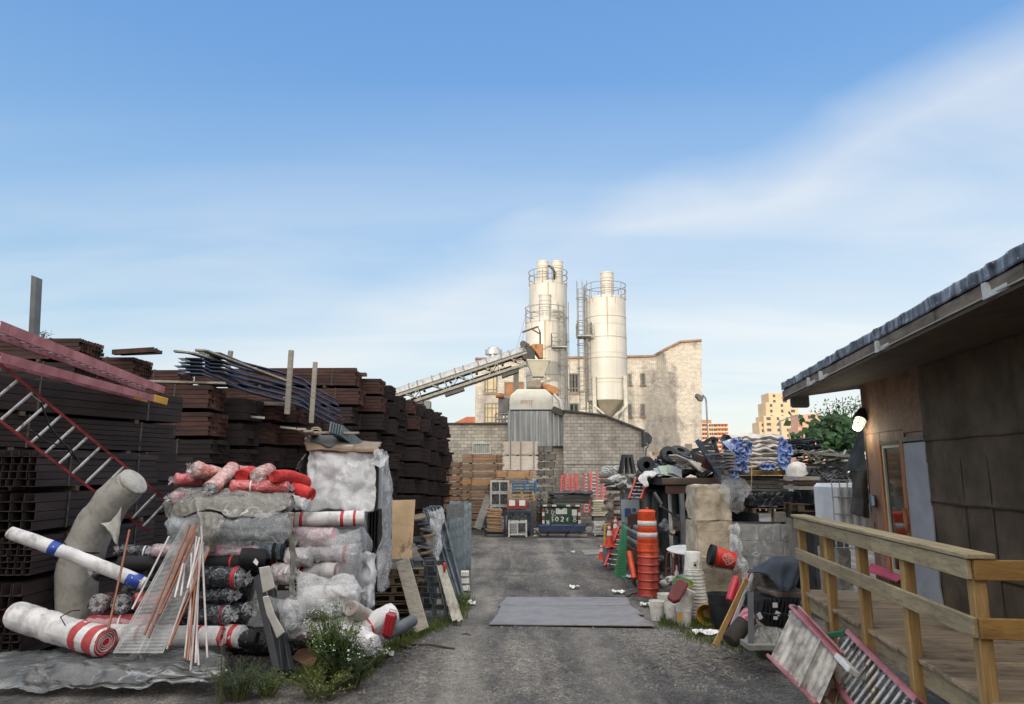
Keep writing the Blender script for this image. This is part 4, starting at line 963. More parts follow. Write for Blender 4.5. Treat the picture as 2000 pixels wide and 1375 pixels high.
# --- tall grey felt tube, bent
def felt():
    o = thing('felt_tube', 'tall grey felt tube slumped over the rolls with folded open top', 'tube', P(150, 1215, 12.))
    pts = [P(140, 1225, 12.2), P(147, 1180, 12.2), P(152, 1120, 12.2), P(168, 1065, 12.15), P(190, 1020, 12.1), P(222, 975, 12.), P(262, 940, 11.9)]
    rd = [30, 32, 37, 36, 34, 33, 27]; pp = []; rr = []
    for i in range(len(pts)-1):
        for k in range(6): f = k/6; pp.append(pts[i].lerp(pts[i+1], f)); rr.append((rd[i]*(1-f)+rd[i+1]*f)/FL*12)
    pp.append(pts[-1]); rr.append(rd[-1]/FL*12)
    g = MB(); n_ = 24; g.tube(pp, .1, n_, False, rr)
    for i, v in enumerate(g.v):
        an = 2*pi*(i % n_)/n_; s = (i//n_)/len(pp); g.v[i] = v+(v-pp[i//n_]).normalized()*(.028*nz(v*4, 3)+.03*sin(an*5+s*6)*max(0, .72-s)*1.4+.012*nz(v*11, 5))
    g.build('sleeve', mfelt, o, smooth=180, solid=.012)
    d = (pts[-1]-pts[-2]).normalized(); M_ = Matrix.Translation(pts[-1]) @ d.to_track_quat('Z', 'Y').to_matrix().to_4x4(); R_ = rd[-1]/FL*12
    g = MB()
    for z in (-.16, -.09, -.02): g.lathe([(R_*1.0, z-.03), (R_*1.05, z-.02), (R_*1.05, z+.02), (R_*1.0, z+.03)], 24, M_)
    g.build('rolled_rim', mfelt, o, smooth=60)
    g = MB(); g.lathe([(R_*.9, -.02), (R_*.85, -.3), (0, -.3)], 20, M_); g.build('inside', M('felt_inside', '#3d3c3a', '#4a4946'), o, smooth=60)
    drape('', [[P(196, 1022, 11.6), P(215, 1020, 11.6), P(236, 990, 11.6)], [P(205, 1030, 11.5), P(222, 1038, 11.5), P(234, 1030, 11.6)], [P(218, 1050, 11.5), P(226, 1062, 11.45), P(230, 1070, 11.5)]], mfelt, 'loose_flap', amp=.02, parent=o)
    g = MB(); M2 = Matrix.Translation(pts[3]) @ (pts[4]-pts[2]).normalized().to_track_quat('Z', 'Y').to_matrix().to_4x4(); g.lathe([(rd[3]/FL*12*1.02, -.01), (rd[3]/FL*12*1.04, 0), (rd[3]/FL*12*1.02, .01)], 24, M2); g.build('cord', mblk, o)
felt()
drape('torn dirty grey sheet draped over the film rolls', [[P(318, 985, 11.9), P(345, 956, 12.), P(400, 952, 11.9), P(470, 958, 11.6), P(540, 965, 11.6), P(572, 962, 11.8)],
    [P(322, 1005, 11.7), P(352, 985, 11.45), P(400, 975, 11.4), P(470, 978, 11.35), P(540, 990, 11.35), P(568, 980, 11.5)],
    [P(330, 1020, 11.5), P(360, 1006, 11.3), P(405, 995, 11.25), P(462, 1012, 11.15), P(520, 1012, 11.2), P(560, 992, 11.4)]], mplg, amp=.035, fr=4, fold=.02, ff=16, nu=9, nv=8)
drape('long twist of dirty film hanging down the pile corner', [[P(556, 1000, 11.4), P(572, 1000, 11.3)], [P(566, 1060, 11.3), P(578, 1060, 11.25)], [P(567, 1120, 11.25), P(576, 1120, 11.2)], [P(562, 1165, 11.2), P(582, 1168, 11.15)]], mplg, amp=.03, fr=5, nu=10, nv=6)
drape('film hanging over the grey middle of the rolls', [[P(385, 1000, 11.2), P(420, 1000, 11.2), P(440, 1010, 11.2)], [P(388, 1030, 11.1), P(415, 1035, 11.05), P(428, 1040, 11.1)], [P(392, 1078, 11.15), P(410, 1080, 11.1), P(420, 1078, 11.15)]], mplg, amp=.02, fr=5, fold=.02, ff=5)
drape('scrap of white plastic snagged under the dark red roll', [[P(572, 968, 11.7), P(590, 975, 11.6), P(607, 976, 11.7)], [P(580, 985, 11.6), P(594, 990, 11.5), P(602, 988, 11.6)], [P(592, 998, 11.6), P(598, 1004, 11.5), P(600, 1000, 11.6)]], mpl, amp=.05, fr=6, nu=8, nv=8)
drape('crumpled dirty plastic sheet covering the bottom rolls', [[P(-10, 1275, 10.7), P(60, 1272, 10.7), P(140, 1272, 10.5), P(240, 1274, 10.5), P(330, 1268, 10.5), P(430, 1275, 10.5)],
    [P(-10, 1310, 10.3), P(60, 1305, 10.2), P(140, 1300, 10.1), P(240, 1302, 10.1), P(330, 1300, 10.1), P(440, 1300, 10.2)],
    [P(-10, 1350, 10.), P(60, 1348, 9.9), P(140, 1345, 9.9), P(240, 1340, 9.9), P(330, 1336, 9.9), P(440, 1325, 10.)]], Mplastic('poly_dirty', '#76797c', .62, 3., (.22, 1, 1), dark='#2b2e32'), amp=.045, fold=.03, ff=3, foldax=0, fr=4, nu=14, nv=12, seed=4)
g = MB(); g.bx(P(566, 1005, 12.4)-Vector((.35, 0, .25)), P(600, 1000, 12.9)+Vector((.02, 0, .12))); tag(g.build('crate', mblk, bevel=.02), 'black crate wedged under the corner of the red rolls', 'crate')
# --- wire decking, copper sticks, poles
mwire = M('galv_wire', '#8d8f90', '#b5b7b8', sc=5, metal=.3, rough=.5)
A_, B_ = P(222, 1275, 10.2), P(366, 1010, 11.4); C_ = P(318, 1275, 10.15); D_ = P(428, 1018, 11.35)
o = thing('wire_decking', 'long narrow wire mesh decking panel propped on the rolls', 'wire panel', A_)
for p, q in ((A_, B_), (C_, D_), (A_.lerp(C_, .06), B_.lerp(D_, .06)), (A_.lerp(C_, .5), B_.lerp(D_, .5)), (A_.lerp(C_, .62), B_.lerp(D_, .62))): g = MB(); g.tube([p, q], .008, 5); g.build('rod', mwire, o)
g = MB()
for i in range(110): f = i/109; g.tube([A_.lerp(B_, f), C_.lerp(D_, f)], .006, 4, False)
g.build('cross_wires', mwire, o)
mcop_ = M('copper_pipe', '#7a4a35', '#93614a', sc=4, metal=.35, rough=.45, rv=.15); mpvc = M('pale_conduit', '#a29a9a', '#c0b8b6', sc=4, rough=.4, rv=.15)
sticks = [(252, 1150, 210, 1228, 0), (253, 1035, 212, 1228, 0), (330, 1048, 258, 1190, 1), (371, 1025, 282, 1240, 0), (385, 1021, 290, 1245, 0), (384, 1040, 312, 1200, 0), (378, 1030, 300, 1222, 0),
          (366, 1065, 341, 1168, 1), (362, 1098, 353, 1165, 1), (390, 1050, 366, 1150, 1), (384, 1048, 361, 1285, 1), (393, 1028, 405, 1285, 1), (397, 1060, 326, 1268, 1), (390, 1063, 382, 1295, 1), (409, 1070, 330, 1262, 0), (378, 1115, 388, 1300, 1), (374, 1080, 370, 1290, 1), (395, 1045, 372, 1310, 1), (387, 1090, 366, 1290, 0)]
for i, (a, b_, c_, d, k) in enumerate(sticks):
    if i == 0: continue
    p, q = P(a, b_, 10.9 if a < 300 else 11.15-(.02*i)), P(c_, d, 10.25-.012*i)
    g = MB(); g.tube([p, p.lerp(q, .5)+Vector((0, 0, -.01)), q], .017 if not k else .015, 8)
    nm = 'pole'; where = ['', 'alone by the white tube', 'at the edge of the wire panel', 'high on the wire panel', 'longest of the wire panel', 'short one on the wire panel', 'middle of the wire panel'][i] if i < 7 else 'crossing in front of the white roll, %s from the wire panel' % RORD[i-7]
    tag(g.build('conduit_pole' if k else 'copper_pole', mpvc if k else mcop_, smooth=50), ('pale slim conduit pole ' if k else 'copper coloured slim pole ')+where, 'pole', 'slim poles leaning on the pile')
# --- angle irons with white felt
mflt = M('white_felt', '#9c9a97', '#b3b1ad', sc=5, rough=.9, bump=.3)
for i, (a, b_, c_, d, Y0, Y1) in enumerate([(500, 1125, 541, 1312, 11., 10.3), (528, 1150, 546, 1312, 11.1, 10.35), (548, 1235, 562, 1312, 10.9, 10.4)]):
    p, q = P(a, b_, Y0), P(c_, d, Y1); g = MB(); g.bar(p, q, .1, .02, (0, 1, .2)); g.bar(p+Vector((.05, .03, 0)), q+Vector((.05, .03, 0)), .02, .09, (0, 1, .2))
    tag(g.build('angle_iron', M('black_iron', '#101216', '#1f2227', sc=5, rough=.5, rv=.2), bevel=.004), 'black angle iron leaning on the black rolls, %s' % ['carrying the white felt', 'behind the white felt', 'shortest one near the cardboard'][i], 'angle iron', 'black angle irons leaning on the pile')
def slab(poly, Y, dep, mat_, name, label, cat, bevel=.01):
    g = MB(); g.prism([P(x, y, Y if len(q) < 1 else q[0]) for x, y, *q in poly], (0, dep, 0)); o = g.build(name, mat_, bevel=bevel); return tag(o, label, cat)
slab([(505, 1109), (526, 1105), (537, 1148), (513, 1159)], 10.75, .03, mflt, 'felt_piece', 'folded white felt flap at the top of the angle irons', 'felt')
slab([(512, 1166), (524, 1163), (536, 1200), (556, 1235), (540, 1248), (530, 1222), (520, 1200)], 10.6, .03, mflt, 'felt_piece', 'longer white felt strip hanging down the angle irons', 'felt')
g = MB(); g.add([P(499, 1090, 10.95), P(494, 1098, 10.95), P(502, 1105, 10.95), P(505, 1098, 10.95)], [(0, 1, 2, 3)]); tag(g.build('paper_tag', Mflat('paper', '#d8dadd', .7), solid=.002), 'small white paper tag on the black roll', 'tag')
cb_ = M('cardboard', '#7d6249', '#937558', sc=4, dirt='#5f4a38', dsc=5)
g = MB(); g.grid(lambda u, v: G(570, 1292).lerp(G(590, 1263, .12), v).lerp(G(606, 1312).lerp(G(628, 1282, .1), v), u)+Vector((0, 0, .05+.03*nz((u*3, v*3, 1)))), 6, 6); tag(g.build('cardboard_sheet', cb_, solid=.012), 'torn piece of brown cardboard on the weeds', 'cardboard')
# --- white rolls pile
roll('topmost white roll with red stripes under the covered pallet', (560, 1017, 12.2), (712, 1012, 12.3), 16, mwht, ends=(1, 1), bands=((.1, .05), (.2, .05), (.72, .05), (.88, .04)), group=GR, lump=.03)
roll('purple pink roll in cloudy film, second in the white pile', (566, 1048, 12.0), (652, 1050, 11.9), 20, mpuw, ends=(0, 0), endmat=mredw, group=GR, lump=.05, tmat=mpl)
roll('cream roll in cloudy film with red ring at the end', (590, 1080, 12.0), (694, 1082, 11.8), 19, mwhw, ends=(0, 2), bands=((.86, .05),), group=GR, lump=.06)
roll('white roll with stained purple end above the pallet edge', (590, 1116, 11.9), (660, 1114, 11.7), 16, mwht, ends=(0, 0), bands=((.1, .08),), group=GR, lump=.05, endmat=mpuw)
roll('white plastic wrapped roll crumpled beside the hanging twist', (560, 1090, 11.7), (608, 1088, 11.7), 20, mwhw, ends=(2, 2), group=GR, lump=.13)
roll('loosely wrapped white roll near the felt flap', (535, 1120, 11.6), (570, 1122, 11.5), 20, mwhw, ends=(2, 2), group=GR, lump=.13)
roll('white roll with flared plastic below the pallet', (585, 1165, 11.7), (700, 1160, 11.6), 20, mwhw, ends=(0, 2), bands=((.8, .04),), group=GR, lump=.08)
roll('grey white roll half hidden by the bush', (560, 1185, 11.5), (640, 1190, 11.4), 18, mwhw, ends=(2, 2), group=GR, lump=.1)
roll('grey rolled sheet with puffed end by the bush', (545, 1212, 11.4), (572, 1212, 11.2), 20, mgryw, ends=(2, 2), group=GR, lump=.08)
roll('lowest white bundle behind the bush', (570, 1230, 11.5), (690, 1225, 11.4), 20, mwhw, ends=(0, 0), group=GR, lump=.1)
roll('beige carpet roll with dark core hole showing', (684, 1188, 11.0), (718, 1206, 11.6), 16, M('beige_roll', '#958b85', '#aaa29b', sc=5), ends=(1, 0), group=GR, lump=.05)
roll('white roll with red line lying at the edge of the drive', (680, 1248, 11.2), (768, 1196, 11.7), 22, mwht, ends=(1, 1), bands=((.42, .03),), group=GR, lump=.06)
roll('white dirty bundle collapsed at the foot of the bush', (672, 1225, 11.3), (728, 1262, 10.9), 22, mwhw, ends=(2, 2), group=GR, lump=.12)
roll('dull grey steel tube lying behind the red can', (758, 1238, 11.6), (806, 1212, 12.4), 12, M('dull_tube', '#4d5256', '#676c70', metal=.3), ends=(0, 0), lump=.0, name='steel_tube', cat='tube')
o = thing('fuel_can', 'red ribbed plastic can leaning on the white roll', 'can', G(758, 1240)); c = P(761, 1219, 11.25)
g = MB(); g.box(c, (.16, .2, .34), (0, radians(12), 0)); b = g.build('body', M('red_can', '#7d1519', '#95202a', sc=3, rough=.4), o, bevel=.02)
for k in (-.05, 0, .05): g = MB(); g.box(c+Vector((k, -.105, 0)), (.02, .02, .26), (0, radians(12), 0)); g.build('rib', MC['red_can'], b, bevel=.005)
g = MB(); g.tube([c+Vector((-.02, 0, .17)), c+Vector((0, 0, .23)), c+Vector((.1, 0, .2)), c+Vector((.12, 0, .1))], .015, 6); g.build('handle', mwht, o)
# --- pallets
mpal = Mwood('pallet_wood', '#453a2f', '#5f5140', c3='#756652', rv=.2)
def pallet(mat_=None, name='wooden_pallet', label='', group='pallets', w_=1.2, d_=1.0):
    o = thing(name, label, 'pallet', (0, 0, 0), group); m_ = mat_ or mpal
    for i in range(7): g = MB(); y = -d_/2+.05+i*(d_-.1)/6; g.bx((-w_/2, y-.05, .122), (w_/2, y+.05, .144)); g.build('deck_board', m_, o, bevel=.004)
    for x in (-w_/2+.05, 0, w_/2-.05):
        for y in (-d_/2+.07, 0, d_/2-.07): g = MB(); g.bx((x-.05, y-.06, .022), (x+.05, y+.06, .121)); g.build('block', m_, o)
    for y in (-d_/2+.05, 0, d_/2-.05): g = MB(); g.bx((-w_/2, y-.05, 0), (w_/2, y+.05, .021)); g.build('bottom_board', m_, o)
    return o
PAL = pallet(); pal_used = [0]
def putpal(loc, rz, label, sc_=1., group='wooden pallets'):
    if not pal_used[0]: pal_used[0] = 1; return place(PAL, loc, (0, 0, rz), sc_, label, group)
    return copy_tree(PAL, loc, (0, 0, rz), sc_, label, group)
p = P(620, 1147, 12.2); putpal((p.x, 12.4, p.z), .05, 'wooden pallet between the white rolls')
for k in range(6): p = P(768, 1165, 15.3); putpal((p.x+.04*(k % 2), 15.3, .02+k*.17), .1, 'wooden pallet in the pile behind the grey plank, %s' % ['at the bottom', 'second up', 'third up', 'fourth up', 'fifth up', 'on top'][k])
# --- covered pallet
o = thing('covered_pallet', 'tall pallet load under a creased clear plastic cover with board lid', 'covered load', (P(660, 900, 13).x, 13.3, 0))
a, b_ = P(598, 880, 12.9), P(738, 880, 12.9)
g = MB(); g.bx((a.x+.05, 12.95, P(600, 1085, 12.9).z), (b_.x-.12, 14.2, a.z)); g.build('load', M('load_grey', '#8e9398', '#a9aeb3', sc=1.5), o, bevel=.04)
g = MB(); g.bx((b_.x-.11, 13.05, .4), (b_.x-.02, 13.2, a.z)); g.build('corner_post', M('post_brown', '#3d352c', '#4b4237'), o)
drape('', [[P(602, 876, 12.85), P(660, 872, 12.8), P(738, 880, 12.8)], [P(594, 930, 12.75), P(660, 925, 12.65), P(733, 930, 12.7)], [P(582, 1000, 12.6), P(655, 998, 12.55), P(732, 997, 12.6)]], mplw, 'front_cover', amp=.05, fr=2.8, fold=.03, ff=5, nu=14, nv=14, parent=o)
drape('', [[P(738, 878, 12.8), P(752, 884, 13.3), P(757, 890, 13.9)], [P(746, 960, 12.7), P(760, 965, 13.3), P(764, 960, 13.9)], [P(742, 1060, 12.7), P(758, 1070, 13.2), P(764, 1060, 13.8)], [P(736, 1150, 12.6), P(750, 1160, 13.), P(757, 1140, 13.7)]], mpl, 'side_cover', amp=.05, fr=3, fold=.04, ff=5, nu=8, nv=8, parent=o)
drape('', [[P(735, 880, 12.7), P(757, 884, 12.7)], [P(728, 905, 12.6), P(752, 905, 12.6)], [P(740, 912, 12.6), P(748, 908, 12.6)]], mpl, 'corner_gather', amp=.07, fr=6, nu=8, nv=10, parent=o)
drape('', [[P(598, 882, 12.9), P(592, 900, 13.1)], [P(578, 915, 12.9), P(588, 925, 13.2)]], mplg, 'torn_flap', amp=.04, fr=5, nu=8, nv=6, parent=o)
mcb = M('damp_board', '#6d5d4d', '#8a7a68', sc=2, dirt='#3f362d', dsc=2.5, bump=.4)
drape('', [[P(598, 855, 14.), P(660, 858, 14.2), P(745, 866, 14.2)], [P(596, 862, 13.), P(660, 866, 12.9), P(742, 874, 12.9)], [P(600, 882, 12.72), P(640, 879, 12.7), P(738, 886, 12.7)]], mcb, 'lid_board', amp=.03, fr=3, thick=.02, parent=o)
for i, (a, b_, c_, d, Y0, Y1, w_) in enumerate([(588, 838, 612, 856, 12.6, 14.1, .16), (600, 842, 646, 862, 12.5, 13.8, .14), (612, 845, 700, 846, 12.6, 13.0, .12)]):
    g = MB(); g.bar(P(a, b_, Y0), P(c_, d, Y1), w_, .04); tag(g.build('plank', mgrayw, bevel=.005), 'grey plank lying on the covered pallet, %s' % ['outermost', 'middle one', 'crosswise one'][i], 'plank')
for i in range(5):
    a = P(645+i*5, 832+i*1.5, 12.6+i*.03); b_ = P(686+i*8, 862+i*3.5, 13.6+i*.05); g = MB(); g.bar(a-Vector((0, 0, .02)), b_-Vector((0, 0, .05)), .03, .2)
    tag(g.build('steel_track', M('track_blue', '#4b565e', '#65727b', sc=3, metal=.4, rough=.4), bevel=.003), 'blue grey steel track standing on edge on the covered pallet, %s of five' % RORD[i], 'steel track', 'steel tracks on the covered pallet')
drape('grey felt underlay sheet under the planks', [[P(600, 852, 12.9), P(640, 850, 13.), P(700, 856, 13.4)], [P(610, 864, 12.8), P(645, 872, 12.7), P(690, 868, 13.)]], M('dark_felt', '#3b3f40', '#4d5151'), 'felt_sheet', 'felt', amp=.02, thick=.02)
g = MB(); g.tube([P(618+10*cos(a*.7), 845-6*sin(a*.7)-a*.4, 12.7+.1*sin(a)) for a in range(16)], .012, 5); tag(g.build('rope', M('rope', '#a39678', '#b8ab8c'), smooth=60), 'coil of pale rope on the planks', 'rope')
# black boxes beside the white rolls
for i in range(4):
    x0, z0, x1, z1 = rect(717+i*6, 1078, 722.5+i*6, 1000-i*2, 12.9); g = MB(); g.bx((x0, 12.9, z0), (x1, 13.6, z1)); ob = tag(g.build('flat_box', M('black_box', '#14161a', '#23262b', sc=3, rough=.4), bevel=.006), 'upright black flat box beside the white rolls, %s from the rolls' % RORD[i], 'box', 'black flat boxes')
drape('cloudy plastic sheet over the lower white rolls', [[P(640, 1055, 11.7), P(690, 1035, 11.9), P(715, 1030, 12.3)], [P(655, 1095, 11.5), P(690, 1075, 11.6), P(725, 1070, 12.1)], [P(660, 1150, 11.4), P(690, 1130, 11.4), P(712, 1120, 12.)], [P(655, 1190, 11.3), P(690, 1185, 11.3), P(703, 1180, 11.8)]], mthin, amp=.035, fr=3.5, fold=.03, ff=7, nu=9, nv=10)
drape('creased plastic skirt around the stacked bags', [[P(700, 1080, 12.1), P(722, 1078, 12.), P(735, 1085, 12.1)], [P(700, 1140, 12.), P(722, 1140, 11.9), P(735, 1140, 12.)], [P(705, 1190, 11.9), P(720, 1195, 11.8), P(732, 1180, 12.)]], mplw, amp=.05, fr=4, nu=10, nv=10, seed=7)
g = MB(); g.bx((P(700, 1, 12.3).x, 12.35, .1), (P(737, 1, 12.3).x, 13.3, P(1, 1085, 12.3).z)); tag(g.build('bag_stack', M('bag_grey', '#6f7378', '#8a8e93', sc=2, bump=.5), bevel=.05), 'grey bagged goods under creased plastic by the pallets', 'bagged goods')
# inner filling of the pile: more wrapped rolls deeper in
for i, (a, b_, Y) in enumerate([(330, 1100, 12.6), (340, 1150, 12.5), (330, 1200, 12.4), (560, 1060, 12.9), (560, 1110, 12.8), (540, 1250, 12.2), (430, 1060, 12.9)]):
    roll('dark wrapped roll deep inside the pile, %s' % ['behind the wire panel', 'below the strapped roll', 'level with the knotted ends', 'behind the teal rolls', 'behind the hanging twist', 'at ground level', 'between the teal rolls'][i], (a-90, b_, Y), (a+150 if i not in (5,) else a+180, b_+2, Y), 26, mblkw, ends=(0, 0), group=GR)

for i, (rows, lab) in enumerate([
    ([[P(575, 1035, 11.6), P(640, 1032, 11.6), P(700, 1030, 11.8)], [P(580, 1065, 11.45), P(640, 1062, 11.4), P(705, 1060, 11.6)], [P(600, 1085, 11.5), P(650, 1090, 11.4), P(700, 1090, 11.6)]], 'cloudy film stretched over the purple pink roll'),
    ([[P(580, 1120, 11.4), P(640, 1128, 11.3), P(690, 1120, 11.4)], [P(575, 1160, 11.2), P(635, 1165, 11.1), P(700, 1160, 11.2)], [P(590, 1200, 11.2), P(640, 1205, 11.1), P(705, 1200, 11.2)]], 'loose white film flowing over the rolls under the pallet'),
    ([[P(330, 1005, 11.3), P(420, 1008, 11.2), P(560, 1000, 11.2)], [P(325, 1035, 11.15), P(420, 1040, 11.05), P(570, 1035, 11.1)], [P(340, 1062, 11.2), P(430, 1066, 11.1), P(560, 1058, 11.1)]], 'stretch film sagging over the uppermost dark teal roll'),
    ([[P(500, 1160, 11.), P(560, 1165, 11.), P(600, 1160, 11.1)], [P(510, 1200, 10.9), P(560, 1205, 10.8), P(600, 1200, 10.9)], [P(540, 1240, 10.9), P(575, 1245, 10.8), P(600, 1235, 10.9)]], 'crumpled film bunched behind the angle irons')]):
    drape(lab, rows, mthin if i != 1 else mpl, amp=.05, fr=4.5, fold=.02, ff=6, nu=9, nv=9, seed=20+i)
# ================================================================= far side of the yard
mlum = Mwood('lumber_brown', '#6b5443', '#8a705b', c3='#9c826a', rv=.22, ax=0, st=9)
mlumo = Mwood('lumber_orange', '#a07a52', '#b78d62', rv=.1, ax=0); mlumw = Mwood('lumber_white', '#b5ab9f', '#d0c7bb', c3='#c3b3a2', rv=.12, ax=0, st=9)
mlumg = Mwood('lumber_grey', '#5b5a58', '#757370', c3='#858380', rv=.2, ax=0)
def lpack(w_, h_, dep, n_, mat_, seed=1, name='lumber_pack', jit=.03, straps=(.2, .8), cat='lumber pack'):
    o = thing(name, '', cat, (0, 0, 0)); r = random.Random(seed); g = MB(); ch = (h_-.06)/n_
    for k in range(n_):
        for j in range(3):
            g.bx((r.uniform(-jit, jit), j*dep/3+.01, .06+k*ch), (w_+r.uniform(-jit, jit), (j+1)*dep/3-(0 if j == 0 else .02), .06+(k+1)*ch-.008))
    g.build('boards', mat_, o)
    for f in straps:
        g = MB(); g.bx((w_*f-.05, -.01, 0), (w_*f+.05, dep, .055)); g.build('bearer', mdun, o)
        g = MB(); g.bx((w_*f+.15, -.045, .05), (w_*f+.18, -.035, h_+.005)); g.bx((w_*f+.15, -.045, h_+.005), (w_*f+.18, dep, h_+.012)); g.build('strap', mstrap, o)
    return o
YL = 37.
def lum(px0, py0, px1, py1, n_, mat_, label, Y=YL, dep=1.2, seed=1, **k):
    x0, z0, x1, z1 = rect(px0, py0, px1, py1, Y); o = lpack(x1-x0, z1-z0, dep, n_, mat_, seed, **k); o['group'] = 'lumber packs at the end of the yard'
    return place(o, (x0, Y, max(0, z0)), None, None, label)
ys_ = [888, 907, 922, 936, 949, 963, 977, 991, 1004, 1017, 1031]
for i in range(10):
    lum(902+(0 if i < 4 else r.uniform(-1, 2)), ys_[i], [980, 982, 981, 968, 960, 958, 957, 955, 950, 946][i], ys_[i+1]-1, 3, mlumo if i == 3 else mlum, 'brown lumber pack, %s in the wide stack under the small window' % (ORD[i]), seed=i)
for i in range(9):
    lum(862+r.uniform(-3, 3), 902+i*13.6, 900.5, 915+i*13.6, 3, mlum, 'brown lumber pack, %s in the narrow stack against the rusty steel' % ORD[i], Y=YL-.3, seed=20+i)
lum(983, 862, 1050, 890, 12, mlumw, 'whitish plank pack strapped at top of the pale stack', Y=36, seed=31, jit=.05, straps=(.12, .42, .8)); lum(983, 891, 1050, 920, 12, mlumw, 'whitish plank pack, lower one of the pale stack', Y=36, seed=32, jit=.05, straps=(.12, .42, .8))
lum(970, 921, 1042, 934, 2, mlumo, 'tan beam pack directly under the pale planks', Y=36, seed=33); lum(962, 935, 1040, 947, 2, mlum, 'brown beam pack above the blue pallets', Y=36.1, seed=34)
for i in range(6): lum(1051+r.uniform(-1, 1), 870+i*15.5+abs(i-1), 1084+r.uniform(-5, 3), 885+i*15.5, 7, mlumg, 'grey weathered plank pack, %s right of the pale stack' % ORD[i], Y=37.2, seed=40+i, jit=.08)
for i in range(5): lum(1046, 965+i*13, 1062, 977+i*13, 5, mlumg, 'short grey plank pack, %s in the stack behind the dumpster' % ORD[i], Y=36.4, seed=50+i, jit=.08)
g = MB(); p = P(1038, 948, 35.8); g.bx((p.x-.12, 35.7, 0), (p.x+.25, 36, p.z+.2)); tag(g.build('timber_post', mgrayw, bevel=.02), 'thick grey timber post beside the blue pallets', 'post')
# cage racks
mwst = M('white_steel', '#a9acac', '#c3c5c4', sc=3, rough=.5, dirt='#77705f', dsc=3); mmesh = M('mesh_dark', '#4b4f52', '#6d7275', sc=26, bump=.6); mblus = M('blue_steel', '#1c2740', '#2b3857', sc=3, rough=.5)
def cage_box(px0, py0, px1, py1, Y, dep, label, mat_=mwst, mesh=True, fill=None, name='mesh_stillage', legs=.1, group=None, mid=True):
    x0, z0, x1, z1 = rect(px0, py0, px1, py1, Y); o = thing(name, label, 'stillage', ((x0+x1)/2, Y, max(0, z0)), group); s = .035
    for x in (x0, x1):
        for y in (Y, Y+dep): g = MB(); g.bx((x-s, y-s, z0), (x+s, y+s, z1+.05)); g.build('post', mat_, o)
    for z in (z0+legs, z1):
        g = MB(); g.bx((x0+s, Y-s+.002, z-s), (x1-s, Y+s-.002, z+s)); g.bx((x0+s, Y+dep-s+.002, z-s), (x1-s, Y+dep+s-.002, z+s)); g.bx((x0-s+.002, Y+s, z-s), (x0+s-.002, Y+dep-s, z+s)); g.bx((x1-s+.002, Y+s, z-s), (x1+s-.002, Y+dep-s, z+s)); g.build('frame', mat_, o)
    if mid: g = MB(); xm = (x0+x1)/2; g.bx((xm-.025, Y-.02, z0+legs+s), (xm+.025, Y+.02, z1-s)); g.build('mullion', mat_, o)
    if mesh:
        g = MB(); n_ = int((x1-x0)/.07)
        for i in range(1, n_): x = x0+(x1-x0)*i/n_; g.bx((x-.006, Y-.008, z0+legs), (x+.006, Y+.004, z1))
        k = int((z1-z0-legs)/.07)
        for i in range(1, k): z = z0+legs+(z1-z0-legs)*i/k; g.bx((x0, Y-.012, z-.006), (x1, Y-.0085, z+.006))
        g.build('wire_mesh', mmesh, o)
    if fill is not None: g = MB(); g.bx((x0+s*1.5, Y+.1, z0+legs+s), (x1-s*1.5, Y+dep-.1, z0+legs+(z1-z0-legs)*.85)); g.build('contents', fill, o)
    return o
mjunk = M('junk_dark', '#1d1f22', '#4d5054', '#6f6f6a', sc=7, bump=1.)
for i, (a, b_) in enumerate([(940, 962), (963, 988), (989, 1010)]): cage_box(959, a, 993, b_, 35., 1.1, 'white framed mesh stillage, %s of the stacked three' % ['top', 'middle', 'bottom'][i], fill=mjunk, legs=.03, group='stacked white stillages')
cage_box(994, 1020, 1028, 1049, 32.6, .9, 'low white mesh stillage standing out on the gravel with a bucket', fill=None, legs=.12)
mbkt = M('white_bucket', '#c2c1bb', '#d6d5d0', '#dfded9', sc=5, rough=.4, dirt='#85807a', dsc=6, dlo=.6, dhi=.72)
def bucket(mat_=None, label='', h_=.37, r0=.13, r1=.15, handle=True, name='bucket', group=None, inner=None, cat='bucket', rings=3):
    o = thing(name, label, cat, (0, 0, 0), group); m_ = mat_ or mbkt
    pr = [(0, 0), (r0*.97, 0), (r0, .01)]
    for k in range(rings): z = h_*(.74+.085*k); rr = r0+(r1-r0)*z/h_; pr += [(rr, z), (rr+.009, z+.003), (rr+.009, z+.009), (rr, z+.012)]
    pr += [(r1, h_-.006), (r1+.008, h_-.004), (r1+.008, h_), (r1-.003, h_), (r1-.006, h_-.02), (r0-.006, .02), (0, .015)]
    g = MB(); g.lathe(pr, 26); g.build('shell', m_, o, smooth=40)
    if handle:
        g = MB(); g.tube([((r1+.012)*cos(a*pi/10), -.005-(r1+.02)*.55*sin(a*pi/10), h_*.8-.13*sin(a*pi/10)) for a in range(11)], .003, 4); g.build('handle', mwire, o)
        for s in (-1, 1): g = MB(); g.box((s*(r1+.008), 0, h_*.8), (.012, .03, .03)); g.build('handle_lug', m_, o)
    return o
BK = bucket(); BK['group'] = 'white plastic buckets'; bkn = [0]
def putbk(loc, rot, label, s=1., src=None):
    if src is None and not bkn[0]: bkn[0] = 1; return place(BK, loc, rot, s, label)
    return copy_tree(src or BK, loc, rot, s, label)
p = G(1001, 1045); putbk((P(1002, 1, 33).x, 33., .14), (0, 0, .5), 'white bucket inside the low mesh stillage', 1.3)
